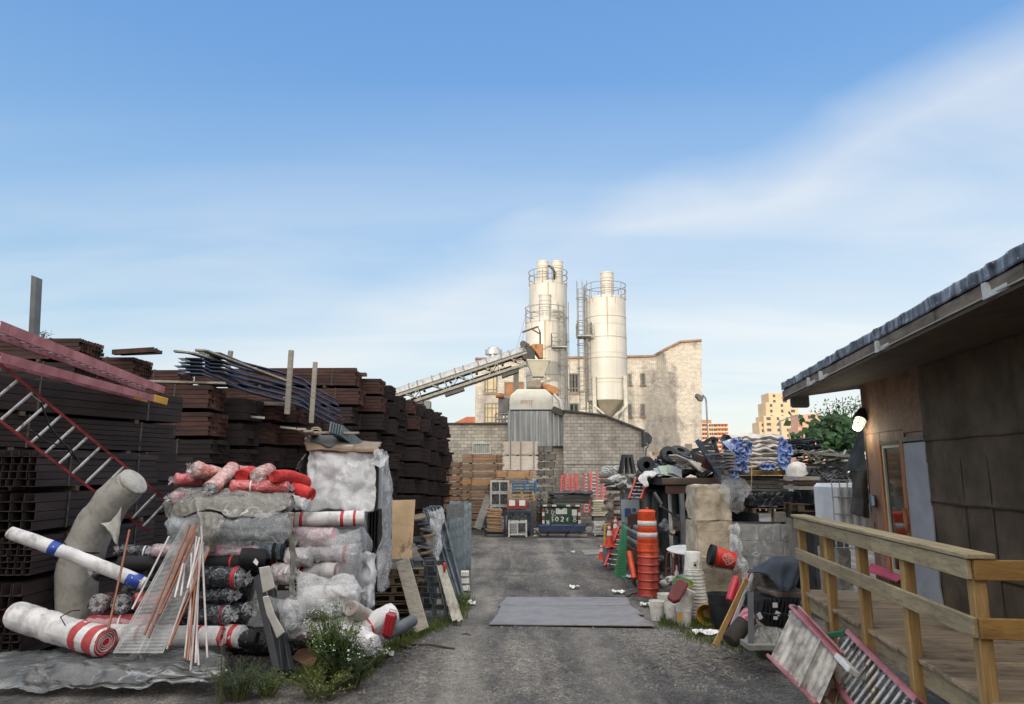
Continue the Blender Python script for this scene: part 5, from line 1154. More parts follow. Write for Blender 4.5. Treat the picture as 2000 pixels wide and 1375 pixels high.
# blue and timber pallets
mpbl = Mwood('pallet_blue', '#2d5577', '#4377a0', rv=.12); PALB = pallet(mpbl, label='', group='blue pallets'); first = True
for k in range(4):
    x = P(1024, 950, 34.5).x; zb_ = P(1024, 963, 34.5).z; L_ = ('blue pallet above the plain ones, ' + ['lowest', 'second up', 'third up', 'topmost'][k]); loc = (x+.02*(k % 2), 34.9, zb_+k*.148)
    place(PALB, loc, None, None, L_) if k == 0 else copy_tree(PALB, loc, label=L_)
mpor = Mwood('pallet_fresh', '#8f7350', '#b39468', rv=.12); PALO = pallet(mpor, label='', group='fresh timber pallets')
for k in range(3):
    x = P(1021, 950, 34.5).x; zb_ = P(1024, 978, 34.5).z; loc = (x-.03*k, 34.8, zb_+k*.15); L_ = 'plain timber pallet under the blue ones, %s' % ['lowest', 'middle', 'top'][k]
    place(PALO, loc, None, None, L_) if k == 0 else copy_tree(PALO, loc, label=L_)
o = thing('scrap_bin', 'black open scrap bin with a red white band along its rim', 'bin', (P(1013, 1, 34).x, 34, 0)); x0, z0, x1, z1 = rect(990, 1040, 1037, 979, 33.8)
g = MB(); g.bx((x0, 33.8, .05), (x1, 35.4, z1)); g.build('body', mjunk, o, bevel=.03)
g = MB(); g.prism([(x0-.01, 33.76, z1-.35), (x0-.01, 33.76, z1+.02), (x1-.1, 33.76, z1-.0), (x1-.1, 33.76, z1-.1), (x0+.9, 33.76, z1-.35)], (0, .06, 0)); g.build('rim_band', M('rim_red', '#7d3128', '#94402f', sc=3), o)
for px in (1001, 1021): g = MB(); a = P(px, 982, 33.7); g.bx((a.x-.17, 33.72, a.z-.14), (a.x+.12, 33.755, a.z+.12)); g.build('white_patch', mwband, o)
cage_box(993, 1000, 1037, 1040, 33.3, .4, 'dark blue steel rack frame in front of the black bin', mat_=mblus, mesh=False, name='steel_rack')
# timber offcuts in a blue rack
o = cage_box(948, 1012, 986, 1046, 33.2, 1., 'blue steel rack full of timber offcuts', mat_=mblus, mesh=False, name='timber_rack', mid=False)
rr = random.Random(5); x0, z0, x1, z1 = rect(950, 1044, 982, 1004, 33.2)
for i in range(16):
    z = max(z0, 0)+.18+i*.065; t_ = rr.uniform(-.06, .06) if i < 11 else rr.uniform(-.12, .12); w_ = (x1-x0)*rr.uniform(.8, 1.05)
    g = MB(); c = Vector(((x0+x1)/2+rr.uniform(-.05, .05), 33.2-.08+rr.random()*.05, z)); g.box(c, (w_, .5, .05), (0, t_, 0)); tag(g.build('board', mlumo if i in (11, 13) else mlum, bevel=.006), 'timber offcut in the blue rack, %s' % ('number %d from the bottom of the pile' % (i+1)), 'board', 'timber offcuts in the blue rack')
g = MB(); a, b_ = P(932, 1033, 34), P(955, 968, 35.2); g.bar(a, b_, .35, .05, (0, 1, 0)); tag(g.build('board', mlumg), 'grey board leaning on the brown lumber', 'board')
# green dumpster
mgrn = M('dumpster_green', '#1d3a2f', '#2a4a3c', sc=2, rough=.55, dirt='#16241f', dsc=2, bump=.2); YD = 34.
o = thing('dumpster', 'dark green dumpster with hand painted white numbers and graffiti', 'dumpster', (P(1097, 1, YD).x, YD, 0)); x0, z0, x1, z1 = rect(1060, 1040, 1132, 986, YD)
g = MB(); g.bx((x0, YD, .15), (x1, YD+1.9, z1)); g.build('body', mgrn, o, bevel=.02)
for x in (x0+.03, x1-.03, x0+(x1-x0)*.2, x0+(x1-x0)*.72): g = MB(); g.bx((x-.06, YD-.09, .2), (x+.06, YD-.002, z1-.1)); g.build('stiffener', mgrn, o, bevel=.01)
mrw = Mflat('reflect_red', '#7d2f2c', .5); mww = M('reflect_white', '#b5b8b5', '#c9ccc9', sc=9)
for s, x in enumerate((x0+.03, x1-.03)):
    for k in range(5): z = .35+k*(z1-.5)/5; g = MB(); g.bx((x-.055, YD-.102, z), (x+.055, YD-.092, z+(z1-.5)/5-.02)); g.build('reflector', (mrw if k % 2 == 0 else mww), o)
g = MB(); g.bx((x0-.05, YD-.12, z1-.09), (x1+.05, YD+1.95, z1+.03)); g.build('rim', mgrn, o, bevel=.01)
for k in range(8): g = MB(); w_ = (x1-x0)/8; g.bx((x0+k*w_+.01, YD-.135, z1-.07), (x0+(k+1)*w_-.01, YD-.1225, z1+.01)); g.build('reflector', mrw if k in (1, 6) else (mgrn if k in (3, 4) else mww), o)
g = MB(); a, b_ = P(1085.5, 1004, YD), P(1107.5, 992, YD); g.prism([(a.x, YD-.03, a.z), (b_.x, YD-.03, a.z), (b_.x, YD-.03, b_.z), ((a.x+b_.x)/2+.1, YD-.03, b_.z), ((a.x+b_.x)/2, YD-.03, b_.z-.1), ((a.x+b_.x)/2-.15, YD-.03, b_.z), (a.x, YD-.03, b_.z)], (0, .02, 0)); g.build('white_plate', mww, o)
g = MB(); a, b_ = P(1117, 1007, YD), P(1127, 995, YD); g.bx((a.x, YD-.03, a.z), (b_.x, YD-.01, b_.z)); g.build('white_plate', mww, o)
def stroke(o, pts, r_=.02, mat_=None, name='painted_mark'):
    g = MB(); g.tube(pts, r_, 5); [v.__setitem__(1, v.y*.2+pts[0][1]*.8) for v in g.v]; g.build(name, mat_ or mww, o, smooth=60)
def glyph(o, ch, x, y, z, h_, mat_=None, r_=.02, slant=0, face=(1, 0, 0), flat=True):
    S_ = {'3': [[(0, 1), (.6, 1), (.25, .6), (.6, .35), (.5, 0), (0, .02)]], '2': [[(0, .85), (.3, 1), (.6, .8), (.5, .5), (0, 0), (.65, 0)]], '0': [[(.3, 1), (0, .7), (0, .3), (.3, 0), (.6, .3), (.6, .7), (.3, 1)]],
         '6': [[(.55, 1), (.1, .6), (0, .3), (.3, 0), (.6, .25), (.35, .5), (.05, .4)]], 'S': [[(.6, .9), (.2, 1), (0, .75), (.5, .4), (.5, .1), (0, 0)]], 'N': [[(0, 0), (0, 1), (.6, 0), (.6, 1)]], 'T': [[(0, 1), (.7, 1)], [(.35, 1), (.35, 0)]], 'Z': [[(0, 1), (.6, 1), (0, 0), (.7, 0)]],
         '8': [[(.3, .5), (.05, .75), (.3, 1), (.55, .75), (.3, .5), (0, .2), (.3, 0), (.6, .2), (.3, .5)]], 'H': [[(0, 0), (0, 1)], [(.6, 0), (.6, 1)], [(0, .5), (.6, .5)]], 'O': [[(.3, 1), (0, .7), (0, .3), (.3, 0), (.6, .3), (.6, .7), (.3, 1)]], 'M': [[(0, 0), (0, 1), (.35, .4), (.7, 1), (.7, 0)]],
         'E': [[(.55, 1), (0, 1), (0, 0), (.55, 0)], [(0, .5), (.45, .5)]], 'D': [[(0, 0), (0, 1), (.4, .9), (.6, .5), (.4, .1), (0, 0)]], 'P': [[(0, 0), (0, 1), (.5, .95), (.55, .6), (0, .5)]], 'K': [[(0, 0), (0, 1)], [(.6, 1), (0, .5), (.6, 0)]], 'X': [[(0, 0), (.6, 1)], [(0, 1), (.6, 0)]]}
    for st in S_.get(ch, []): stroke(o, [(x+(u+slant*v)*h_, y, z+v*h_) for u, v in st], r_, mat_, 'painted_letter')
for ch, px in (('3', 1078), ('0', 1087.5), ('2', 1098), ('6', 1109)): a = P(px, 1016, YD); glyph(o, ch, a.x-.06, YD-.03, a.z-.05, .2, r_=.026)
for ch, px, py in (('S', 1066, 1001), ('N', 1070, 1003), ('T', 1075, 1005), ('Z', 1079, 1007)): a = P(px, py, YD); glyph(o, ch, a.x, YD-.02, a.z, .21, r_=.016, slant=-.1)
a = P(1119, 1019, YD); glyph(o, '8', a.x, YD-.02, a.z, .28, r_=.018); a = P(1067, 1024, YD); glyph(o, 'X', a.x, YD-.13, a.z, .2, r_=.02); glyph(o, 'K', a.x+.1, YD-.13, a.z-.05, .2, r_=.015)
mfst = M('flat_steel', '#2a2c2f', '#4d4f50', '#6d6c69', sc=4, stretch=(.3, 1, 4), rough=.6, rv=.3)
for k in range(9):
    a, b_ = P(1076+rr.uniform(-3, 5), 983-k*2.6, 34.6), P(1152+rr.uniform(-8, 4), 982-k*2.7, 35.); g = MB(); g.bar(a, b_, 1.1, .05); tag(g.build('metal_sheet', mfst, bevel=.01), 'grey metal sheet stacked above the green dumpster, %s' % ('lowest' if k == 0 else RORD[k]+' up'), 'metal sheet', 'metal sheets above the dumpster')
drape('dark tarpaulin thrown over the sheets above the dumpster', [[P(1080, 962, 34.5), P(1120, 958, 34.5), P(1156, 958, 34.6)], [P(1078, 968, 34.2), P(1118, 964, 34.1), P(1158, 963, 34.2)]], M('tarp_dark', '#1e2026', '#30333a', sc=3), 'tarpaulin', 'tarpaulin', amp=.05, fold=.03)
# pipe rack in front
o = thing('pipe_rack', 'blue steel carrying rack loaded with scaffold tubes in front of the dumpster', 'rack', G(1096, 1049)); Yp = 32.6
for (a, b_, c_, d) in [(1044, 1020, 1056, 1031), (1056, 1031, 1140, 1032), (1140, 1032, 1150, 1022), (1046, 1038, 1060, 1050), (1077, 1018, 1068, 1048), (1122, 1024, 1104, 1048), (1060, 1048, 1135, 1049)]:
    g = MB(); g.bar(P(a, b_, Yp), P(c_, d, Yp), .08, .08, (0, 1, 0)); g.build('rack_bar', mblus, o)
g = MB(); g.bar(P(1052, 1031, Yp+.3), P(1142, 1031, Yp+.3), .9, .25); g.build('tray', mblus, o)
mtub = M('scaffold_tube', '#77736b', '#9d998f', '#aaa69b', sc=3, metal=.3, rough=.5, rv=.25)
for k in range(14):
    a, b_ = P(1042+rr.uniform(0, 12), 1047-k*1.05, Yp+.05+.25*(k % 3)), P(1136+rr.uniform(-10, 12), 1047-k*1.0, Yp+.05+.25*(k % 3)); g = MB(); g.tube([a, b_], .03, 7)
    tag(g.build('scaffold_tube', mtub, smooth=60), 'scaffold tube lying low in the blue rack, %s' % ('lowest' if k == 0 else 'layer %d up' % (k+1)), 'tube', 'scaffold tubes in the blue rack')
# red ladders at the gable wall
mlr = M('ladder_red', '#8b3433', '#a84541', sc=3, rough=.5, rv=.2)
for i, (a, b_, c_, d, w_, m_) in enumerate([(1095, 928, 1093, 968, 8, mlr), (1104, 924, 1105, 968, 9, mlr), (1114, 932, 1116, 968, 8, mlr), (1122, 926, 1128, 965, 6, mlr), (1139, 924, 1140, 975, 11, mlr), (1154, 921, 1153, 978, 13, mlr), (1165, 926, 1166, 975, 10, mpink), (1176, 929, 1174, 985, 9, mlr)]):
    Y = 40.2-.25*(i % 3); p, q = P(c_, d+28, Y-1.2), P(a, b_, Y+.8); ladder(p, q, (1, 0, 0), w_/FL*40*1.0, 12, m_, 'upright red ladder leaning on the block gable, %s from the dumpster' % RORD[i], .12, .09, .04, group='red ladders leaning on the gable wall', umat=mrung)
for k in range(7): g = MB(); x0, z0, x1, z1 = rect(1158+rr.uniform(-2, 2), 1008-k*4.4, 1186, 1004.5-k*4.4, 33.8); g.bx((x0, 33.8, z0), (x1, 35, z1)); tag(g.build('cream_board', M('cream_panel', '#a8a48e', '#bfbaa3', sc=2, rv=.1), bevel=.01), 'cream panel lying in the pile beside the dumpster, %s' % ('lowest' if k == 0 else RORD[k]+' up'), 'panel', 'cream panels beside the dumpster')
g = MB(); x0, z0, x1, z1 = rect(1160, 1022, 1186, 1009, 33.9); g.bx((x0, 33.9, z0), (x1, 34.8, z1)); tag(g.build('timber_crate', mlumg, bevel=.02), 'weathered timber base under the cream panels', 'crate')
cage_box(1162, 1022, 1185, 1047, 33., .9, 'white slatted steel crate below the cream panels', fill=M('crate_white', '#a5a9a6', '#bdc0bc', sc=4), mesh=False, name='steel_crate', legs=.1)
g = MB()
for k in range(3): x0, z0, x1, z1 = rect(1163, 1028+k*6, 1184, 1025+k*6, 32.95); g.bx((x0, 32.9, z0), (x1, 32.94, z1))
g.build('slats', mwst, bpy.data.objects['steel_crate'])
# ragged pile right of the crates
mrag = M('ragged', '#4b4641', '#6d665d', '#85807a', sc=4, bump=1., rv=.3)
for k in range(11):
    z = .1+k*.27; x = P(1200, 1000, 29).x; g = MB(); g.bar((x-.36+rr.uniform(-.16, .14), 29.2+rr.uniform(-.2, .2), z+rr.uniform(-.06, .06)), (x+.5+rr.uniform(-.3, .2), 29+rr.uniform(-.2, .2), z+rr.uniform(-.12, .12)), .9, rr.uniform(.07, .2))
    tag(g.build('scrap_plank', mrag if k % 2 else mfst, bevel=.03), 'ragged dark plank in the tall scrap pile beside the shelter, %s' % ('lowest' if k == 0 else RORD[min(k, 14)]+' up'), 'plank', 'ragged planks beside the shelter')
drape('brown torn cloth hanging down the tall scrap pile', [[P(1185, 968, 28.4), P(1198, 965, 28.3)], [P(1186, 1000, 28.2), P(1200, 1000, 28.2)], [P(1188, 1028, 28.3), P(1202, 1032, 28.2)]], mrag, 'torn_cloth', 'cloth', amp=.1, fold=.06, ff=3)
mscr = M('scrap_white', '#8f9190', '#b9bab6', sc=4, rv=.2); mscd = M('scrap_dark', '#1b1d20', '#34363a', sc=5, rv=.3)
for k in range(9):
    p = P(1192+rr.uniform(0, 34), 935+rr.uniform(0, 22), 28.5+rr.uniform(-.4, .4)); g = MB(); g.box(p, (rr.uniform(.3, .7), .3, rr.uniform(.04, .3)), (rr.uniform(-.6, .6), rr.uniform(-.8, .8), rr.uniform(-.6, .6)))
    tag(g.build('scrap_plate', mscr if k % 3 else mscd, bevel=.01), 'pale scrap plate on the tall pile beside the shelter, %s of nine' % RORD[k], 'scrap plate', 'scrap plates on the tall pile')
g = MB()
for k in range(60): p = P(1178+rr.uniform(0, 38), 915+rr.uniform(0, 14), 31+rr.uniform(-.5, .5)); a = rr.uniform(0, 6); g.tube([p+Vector((.16*cos(a+q), .02*q, .12*sin(a+q))) for q in range(5)], .025, 4)
tag(g.build('tubing_coils', mscr, smooth=60), 'tangle of whitish tubing piled behind the scrap', 'tubing', None, 'stuff')
p = P(1178, 930, 31); g = MB(); g.bx((P(1192, 1, 31.5).x, 31.5, 0), (P(1216, 1, 31.5).x, 32.6, P(1, 930, 31.5).z)); tag(g.build('shelving', mfst), 'dark racking that carries the whitish tubing', 'rack')
g = MB()
for a in range(8): q = a*pi/4; p = P(1225, 925, 26); t_ = P(1225, 888, 26); g.tube([p+Vector((.3*cos(q), .3*sin(q), 0)), t_+Vector((.16*cos(q), .16*sin(q), 0))], .05, 5)
g.lathe([(.16, P(1225, 888, 26).z), (.2, P(1225, 888, 26).z-.1)], 12, Matrix.Translation((P(1225, 888, 26).x, 26, 0))); tag(g.build('slatted_cone', mscd), 'dark slatted cone standing on the scrap beside the gable wall', 'cone')
# ================================================================= shelter with junk on its roof
mct = M('container_grey', '#4f5558', '#666c6e', '#5b6164', sc=2, stretch=(1, 1, .3), rough=.6, dirt='#39393a', dsc=1.5); mbm = M('beam_rust', '#33211c', '#4a2f27', sc=2, rough=.8)
mdst = M('dark_steel_sheet', '#262b2d', '#363c3f', sc=2)
o = thing('open_shelter', 'open fronted steel shelter with rusty roof beam crowded with scrap', 'shelter', (P(1320, 1, 20).x, 20, 0)); YS = 18.6
zb_ = P(1300, 948, YS).z; zt_ = P(1300, 936, YS).z; xl = P(1264, 1, YS).x; xr = P(1432, 1, YS).x
g = MB(); g.bx((xl, YS-.1, zb_-.22), (xr-.9, YS+.05, zb_)); g.build('beam', mbm, o, bevel=.01)
g = MB(); g.bx((xl, YS+.06, zb_-.0), (xr, 24, zt_)); g.build('roof_deck', mdst, o)
g = MB(); g.bx((xl-.1, YS-.15, zb_+.012), (P(1400, 1, YS).x, YS+.055, zt_+.03)); g.build('edge_board', Mwood('rotten', '#2f2622', '#4a3d35', ax=0), o, bevel=.02)
corr((xl+.05, 24, 0), (xr, 24, 0), 0, zb_, .25, .05, 'back_sheet', o, mdst); corr((xr-.02, 24, 0), (xr-.02, YS+.3, 0), 0, zb_, .25, .05, 'side_sheet', o, mdst)
for px in (1289,): g = MB(); a = P(px, 1, YS); g.tube([(a.x, YS-.2, 0), (a.x, YS-.2, zb_-.2)], .07, 12); g.build('post', mpol, o, smooth=50)
a = P(1282, 1, YS); g = MB(); g.tube([(a.x-.05, YS+.5, 0), (a.x-.05, YS+.5, zb_-.2)], .05, 8); g.build('post', mwst, o, smooth=50)
g = MB(); g.tube([P(1290, 988, YS-.1), P(1358, 1035, YS+1.2)], .03, 8); g.tube([P(1278, 962, YS-.15), P(1292, 985, YS-.15)], .045, 6); g.build('brace', mpol, o)
g = MB(); g.tube([P(1344, 1040, 18.9), P(1318, 1078, 18.2)], .012, 6); tag(g.build('steel_rod', mpol), 'thin steel rod slanting across the shelter mouth', 'rod')
ct = thing('container', 'grey corrugated container end beside the open shelter', 'container', (P(1250, 1, 22).x, 22, 0))
x0, x1 = P(1214, 1, 22).x, P(1283, 1, 22).x; zc_ = P(1, 962, 22).z
corr((x0, 22, 0), (x1+.3, 22, 0), 0, zc_, .28, .05, 'corrugated_wall', ct, mct); g = MB(); g.bx((x0, 22.1, 0), (x1+.3, 24.2, zc_-.01)); g.build('body', mct, ct)
g = MB(); g.bx((x0-.05, 21.9, zc_), (x1+.35, 24.2, zc_+.1)); g.build('roof', mdst, ct); g = MB(); a = P(1247, 1, 21.9); g.bx((a.x-.06, 21.85, 0), (a.x+.06, 21.94, zc_)); g.build('corner_post', mct, ct)
ms = M('blue_grey_sheet', '#7f8a94', '#939da6', sc=1.5); g = MB(); a, b_ = P(1214, 1020, 21.), P(1248, 976, 21.); g.bx((a.x, 21., a.z), (b_.x, 21.05, b_.z)); pn = tag(g.build('metal_sheet', ms), 'pale blue grey panel standing against the container', 'panel')
for (a, b_, c_, d) in ((1221, 1010, 1232, 993), (1236, 1000, 1242, 993)): g = MB(); p, q = P(a, b_, 20.8), P(c_, d, 20.8); g.bx((p.x, 20.8, p.z), (q.x, 20.86, q.z)); tag(g.build('blue_board', Mflat('blue_board', '#27406d', .6)), 'small blue board in front of the container, %s' % ('larger' if a < 1230 else 'narrow'), 'board')
for i, (a, b_, c_, d) in enumerate([(1232, 1040, 1245, 1003), (1245, 1045, 1258, 1000), (1226, 1026, 1236, 1006)]): g = MB(); p, q = P(a, b_, 19.6), P(c_, d, 19.6); g.box((p+q)/2, (q.x-p.x, .04, q.z-p.z), (.1, 0, .1*i)); tag(g.build('rusty_plate', mbm, bevel=.005), 'brown rusty plate leaning behind the traffic drums, %s' % ['middle', 'outermost', 'smallest'][i], 'plate')
# orange ladder leaning, white cloth
ladder(P(1228, 975, 20.3), P(1247, 920, 20.8), (.9, -.4, .3), .42, 8, M('ladder_orange', '#b0483c', '#c4574a', sc=3, rough=.5), 'orange ladder leaning against the container roof, pale end cap up', .1, .05, .02)
drape('dirty white cloth hanging off the corner of the scrap roof', [[P(1252, 930, 18.5), P(1262, 920, 18.6), P(1275, 918, 18.9), P(1290, 918, 19.2)], [P(1250, 938, 18.3), P(1258, 930, 18.3), P(1272, 926, 18.4), P(1286, 924, 18.6)], [P(1260, 950, 18.3), P(1264, 948, 18.3), P(1262, 935, 18.3), P(1275, 930, 18.4)]], mwht, 'cloth', 'cloth', amp=.05, fr=4, nu=8, nv=8)
# ---- scrap heap on the roof
zr = zt_
RR = random.Random(21)
mscb = M('scrap_blue', '#2b3947', '#435467', sc=4, rv=.2); mscg = M('scrap_green', '#7f8f86', '#97a69c', sc=4, rv=.1)
heap = []
def junk(kind, px, py, Y, size, rot, mat_, label, cat, name):
    p = P(px, py, Y); g = MB()
    if kind == 'tube': d_ = Euler(rot).to_matrix() @ Vector((size[0]/2, 0, 0)); bnd = size[2] if len(size) > 2 else 0; g.tube([p-d_, p+Vector((0, 0, bnd)), p+d_], size[1], 8); ob = g.build(name, mat_, smooth=60)
    elif kind == 'box': g.box(p, size, rot); ob = g.build(name, mat_, bevel=.008)
    elif kind == 'chan':
        M_ = Matrix.Translation(p) @ Euler(rot).to_matrix().to_4x4(); g.bx((-size[0]/2, -size[1]/2, 0), (size[0]/2, size[1]/2, .02)); g.bx((-size[0]/2, -size[1]/2-.02, 0), (size[0]/2, -size[1]/2-.001, size[2])); g.bx((-size[0]/2, size[1]/2+.001, 0), (size[0]/2, size[1]/2+.02, size[2])); g.v = [M_ @ v for v in g.v]; ob = g.build(name, mat_)
    elif kind == 'disc':
        M_ = Matrix.Translation(p) @ Euler(rot).to_matrix().to_4x4(); w_ = size[1]; g.lathe([(size[0]*.4, -w_/2), (size[0]*.9, -w_/2), (size[0], -w_*.3), (size[0], w_*.3), (size[0]*.9, w_/2), (size[0]*.4, w_/2), (size[0]*.4, -w_/2)], 24, M_); ob = g.build(name, mat_, smooth=50)
    return tag(ob, label, cat)
junk('disc', 1262, 908, 19.4, (.24, .2), (pi/2, .3, 0), mscd, 'black wheel at the gable end of the scrap roof', 'wheel', 'wheel'); junk('disc', 1306, 889, 20., (.26, .18), (pi/2-.4, .5, 0), mscd, 'black wheel higher up in the middle of the scrap roof', 'wheel', 'wheel')
junk('disc', 1328, 886, 20.4, (.3, .25), (.5, .2, 0), mscd, 'dark cable drum behind the pale conduits', 'cable drum', 'cable_drum')
for i in range(11): 
    a, b_, c_ = P(1306+i*2.3, 890+i*1.6, 18.75+i*.02), P(1338+i*2.8, 901+i*1.4, 18.7), P(1362+i*2.1, 922-abs(5-i)*1.2, 18.6)
    g = MB(); g.tube([a, a.lerp(c_, .3)+Vector((0, 0, .11)), a.lerp(c_, .65)+Vector((0, 0, .12)), c_], .03, 7); tag(g.build('conduit', mpvc if i % 2 else mtub, smooth=60), 'bent pale conduit fanned over the scrap roof, %s from the wheel side' % RORD[i], 'conduit', 'bent conduits on the scrap roof')
for i in range(5): junk('box', 1290+i*8, 921-(i % 2)*3, 18.9, (.3, .02, .3), (-.7, .15*i-.2, .2), mscg if i % 2 else ms, 'square steel plate with bolt holes on the roof edge, %s' % RORD[i], 'plate', 'base_plate')
for i in range(16):
    px = 1275+RR.random()*120; py = 882+RR.random()*38; ln = RR.uniform(.4, 1.3); junk('tube', px, py, 19.7+RR.random()*1.8, (ln, RR.uniform(.015, .035)), (0, RR.uniform(-.5, .5), RR.uniform(-.7, .7)), [mscd, mtub, mfst, mscb][i % 4], '%s steel bar tangled in the roof scrap, %s of sixteen' % (['black', 'pale', 'grey', 'blue'][i % 4], (RORD+['sixteenth'])[min(i, 15)]), 'bar', 'steel_bar')
for i in range(12):
    px = 1264+RR.random()*150; py = 890+RR.random()*36; junk('box', px, py, 19.6+RR.random()*2, (RR.uniform(.25, .7), RR.uniform(.1, .4), RR.uniform(.02, .12)), (RR.uniform(-.5, .5), RR.uniform(-.5, .5), RR.uniform(-1, 1)), [mscd, mscb, mfst, mru, mscr][i % 5], '%s scrap sheet lying in the roof heap, %s of twelve' % (['black', 'bluish', 'grey', 'rusty', 'whitish'][i % 5], RORD[i]), 'scrap sheet', 'scrap_sheet')
g = MB(); r_ = random.Random(9)
for k in range(34): p = P(1256+k*4.6, 927-20*sin(k/33*pi)-r_.random()*9, 20.2+r_.random()*2.2); g.rock(p-Vector((0, 0, .16)), (.6, .7, .3+.3*r_.random()), k, 2, .3, 2.5)
tag(g.build('scrap_litter', M('litter_mix', '#1f2124', '#4c4b49', '#7a7873', sc=9, bump=1.), smooth=25), 'mixed small scrap filling the roof heap', None, None, 'stuff')
for i, (a, b_, c_, d, Y, m_) in enumerate([(1372, 912, 1417, 932, 18.5, mru), (1358, 905, 1400, 918, 18.8, mbm), (1402, 902, 1380, 908, 18.9, Mflat('dark_red', '#5b2422', .6))]):
    p, q = P(a, b_, Y), P(c_, d, Y); L_ = (q-p).length; junk('chan', (a+c_)/2, (b_+d)/2, Y, (L_*1.1, .12, .22), (pi/2*0, math.asin(-(q-p).z/L_), .1), m_ if i != 0 else mbm, '%s rusty channel at the block side of the scrap roof' % ['large sloping', 'thinner', 'small dark red'][i], 'steel channel', 'steel_channel')
junk('chan', 1381, 898, 18.3, (1.1, .26, .12), (.3, 1.0, .2), mscb, 'blue grey folded steel trough tipped over the roof scrap', 'trough', 'steel_trough')
for i, (a, b_, c_, d) in enumerate([(1352, 880, 1362, 912), (1352, 880, 1392, 873), (1392, 858, 1408, 900), (1370, 868, 1392, 855), (1392, 855, 1402, 860)]): g = MB(); g.bar(P(a, b_, 19.2), P(c_, d, 19.1), .09, .09); tag(g.build('steel_angle', mscd), 'dark steel frame bar jutting above the roof scrap, %s' % ['front upright', 'front crosswise', 'rear slanting', 'rear short', 'tip'][i], 'bar')
for i in range(6): g = MB(); g.tube([P(1365+i*2, 866+i*4.6, 20.5), P(1400+i, 868+i*4.8, 20.3)], .05, 8); tag(g.build('steel_tube', mtub if i % 2 else mfst, smooth=60), 'thick tube stacked behind the dark frame bars, %s' % ORD[i], 'tube')
g = MB(); g.bar(P(1276, 886, 22), P(1312, 884, 22), .3, .1); tag(g.build('board', mlumo), 'orange timber board at the back of the scrap roof', 'board')
g = MB(); p = P(1345, 882, 22); g.bx((p.x-.5*.2, 22, p.z-.3), (p.x+.12, 22.04, p.z+.25)); g.v = g.v; tag(g.build('sign_board', M('beige_board', '#8f8676', '#a39a89')), 'small beige board on the back of the scrap roof', 'board')
# ---- inside the shelter
mtn = M('tarp_tan', '#4b4338', '#6a6152', '#7b7263', sc=3, bump=.8, bd=.05)
o = thing('work_bench', 'bench with yellow beam and rusty plank inside the shelter', 'bench', (P(1320, 1, 19.6).x, 19.6, 0)); x0, x1 = P(1293, 1, 19.4).x, P(1350, 1, 19.4).x; za = P(1, 1043, 19.4).z
g = MB(); g.bx((x0, 19.35, za-.12), (x1, 19.5, za)); g.build('yellow_beam', myel, o, bevel=.01); g = MB(); g.bx((x0, 19.52, za-.06), (x1, 20.6, za-.01)); g.build('top', mdun, o)
g = MB(); z = P(1, 1062, 19.4).z; g.bx((x0, 19.4, z-.1), (x1, 19.55, z+.1)); g.build('rusty_plank', mru, o); g = MB()
for x in (x0+.05, x1-.1): g.bx((x, 19.6, 0), (x+.08, 19.7, za-.13))
g.build('leg', mdun, o); g = MB(); z = P(1, 1095, 19.4).z; g.bx((x0, 19.5, z-.04), (x1, 20.6, z)); g.build('shelf', mdun, o)
for i, (a, b_, sx, sz, m_) in enumerate([(1340, 1018, .62, .4, mtn), (1322, 1028, .6, .34, mtn), (1300, 1030, .34, .4, mgryw), (1330, 1040, .5, .2, mscd)]): g = MB(); g.rock(P(a, b_, 19.9), (sx, .5, sz), i+3, 3, .25, 1.6); tag(g.build('tarp_lump', m_, smooth=180), 'bundled %s on the bench inside the shelter, %s' % (['tan tarpaulin', 'brown tarpaulin', 'grey sack', 'black sack'][i], ['under the brace', 'in the middle', 'by the post', 'on the yellow beam'][i]), 'bundle')
g = MB(); g.tube([P(1296, 1035, 19.3), P(1302, 1029, 19.2), P(1318, 1026, 19.1), P(1333, 1031, 19.2), P(1342, 1040, 19.3)], .018, 6); tag(g.build('hose', mpol, smooth=60), 'grey hose looped over the bench', 'hose')
g = MB(); g.tube([P(1310+.0, 1046, 19.2), P(1314, 1038, 19.0)], .07, 10); tag(g.build('steel_tube', mtub), 'short tube end poking from the bench', 'tube')
for i in range(9): p = P(1328+i*2.2, 1035-abs(4-i)*2+i*1.5, 19.3); g = MB(); g.tube([p, p+Vector((.3, .2, -.1*i+.4))], .008, 4); tag(g.build('reinforcing_rod', mscd), 'thin rod spraying from the bench corner, %s of nine' % RORD[i], 'rod', 'thin rods at the bench corner')
# hand trucks, bottles under the bench
for i, (a, c_) in enumerate([(1301, 1313), (1316, 1326)]): g = MB(); g.tube([P(a, 1140, 17.6), P(a, 1090, 17.7), P(a+2, 1082, 17.7), P((a+c_)/2, 1079, 17.7), P(c_-2, 1082, 17.7), P(c_, 1090, 17.7), P(c_, 1140, 17.6)], .018, 6); g.tube([P(a, 1110, 17.65), P(c_, 1110, 17.65)], .012, 5); g.tube([P(a, 1125, 17.65), P(c_, 1125, 17.65)], .012, 5); tag(g.build('hand_truck', M('truck_red', '#5d2f28', '#7a4034'), smooth=60), 'rusty red hand truck hoop below the bench, %s' % ('beside the post' if i == 0 else 'inner one'), 'hand truck')
for i, (a, b_, h_) in enumerate([(1322, 1122, .42), (1337, 1126, .3), (1347, 1120, .42), (1331, 1130, .2), (1342, 1132, .22)]): p = P(a, b_, 16.8); g = MB(); g.lathe([(0, 0), (.055, 0), (.055, h_*.6), (.02, h_*.75), (.02, h_), (0, h_)], 14, Matrix.Translation((p.x, 16.8, p.z-h_*.5))); tag(g.build('bottle', mwht, smooth=40), 'white bottle standing among the tools, %s' % ['tallest one near the hand truck', 'short one in the middle', 'tall one by the bucket stack', 'lowest small one', 'small one at the stack foot'][i], 'bottle')
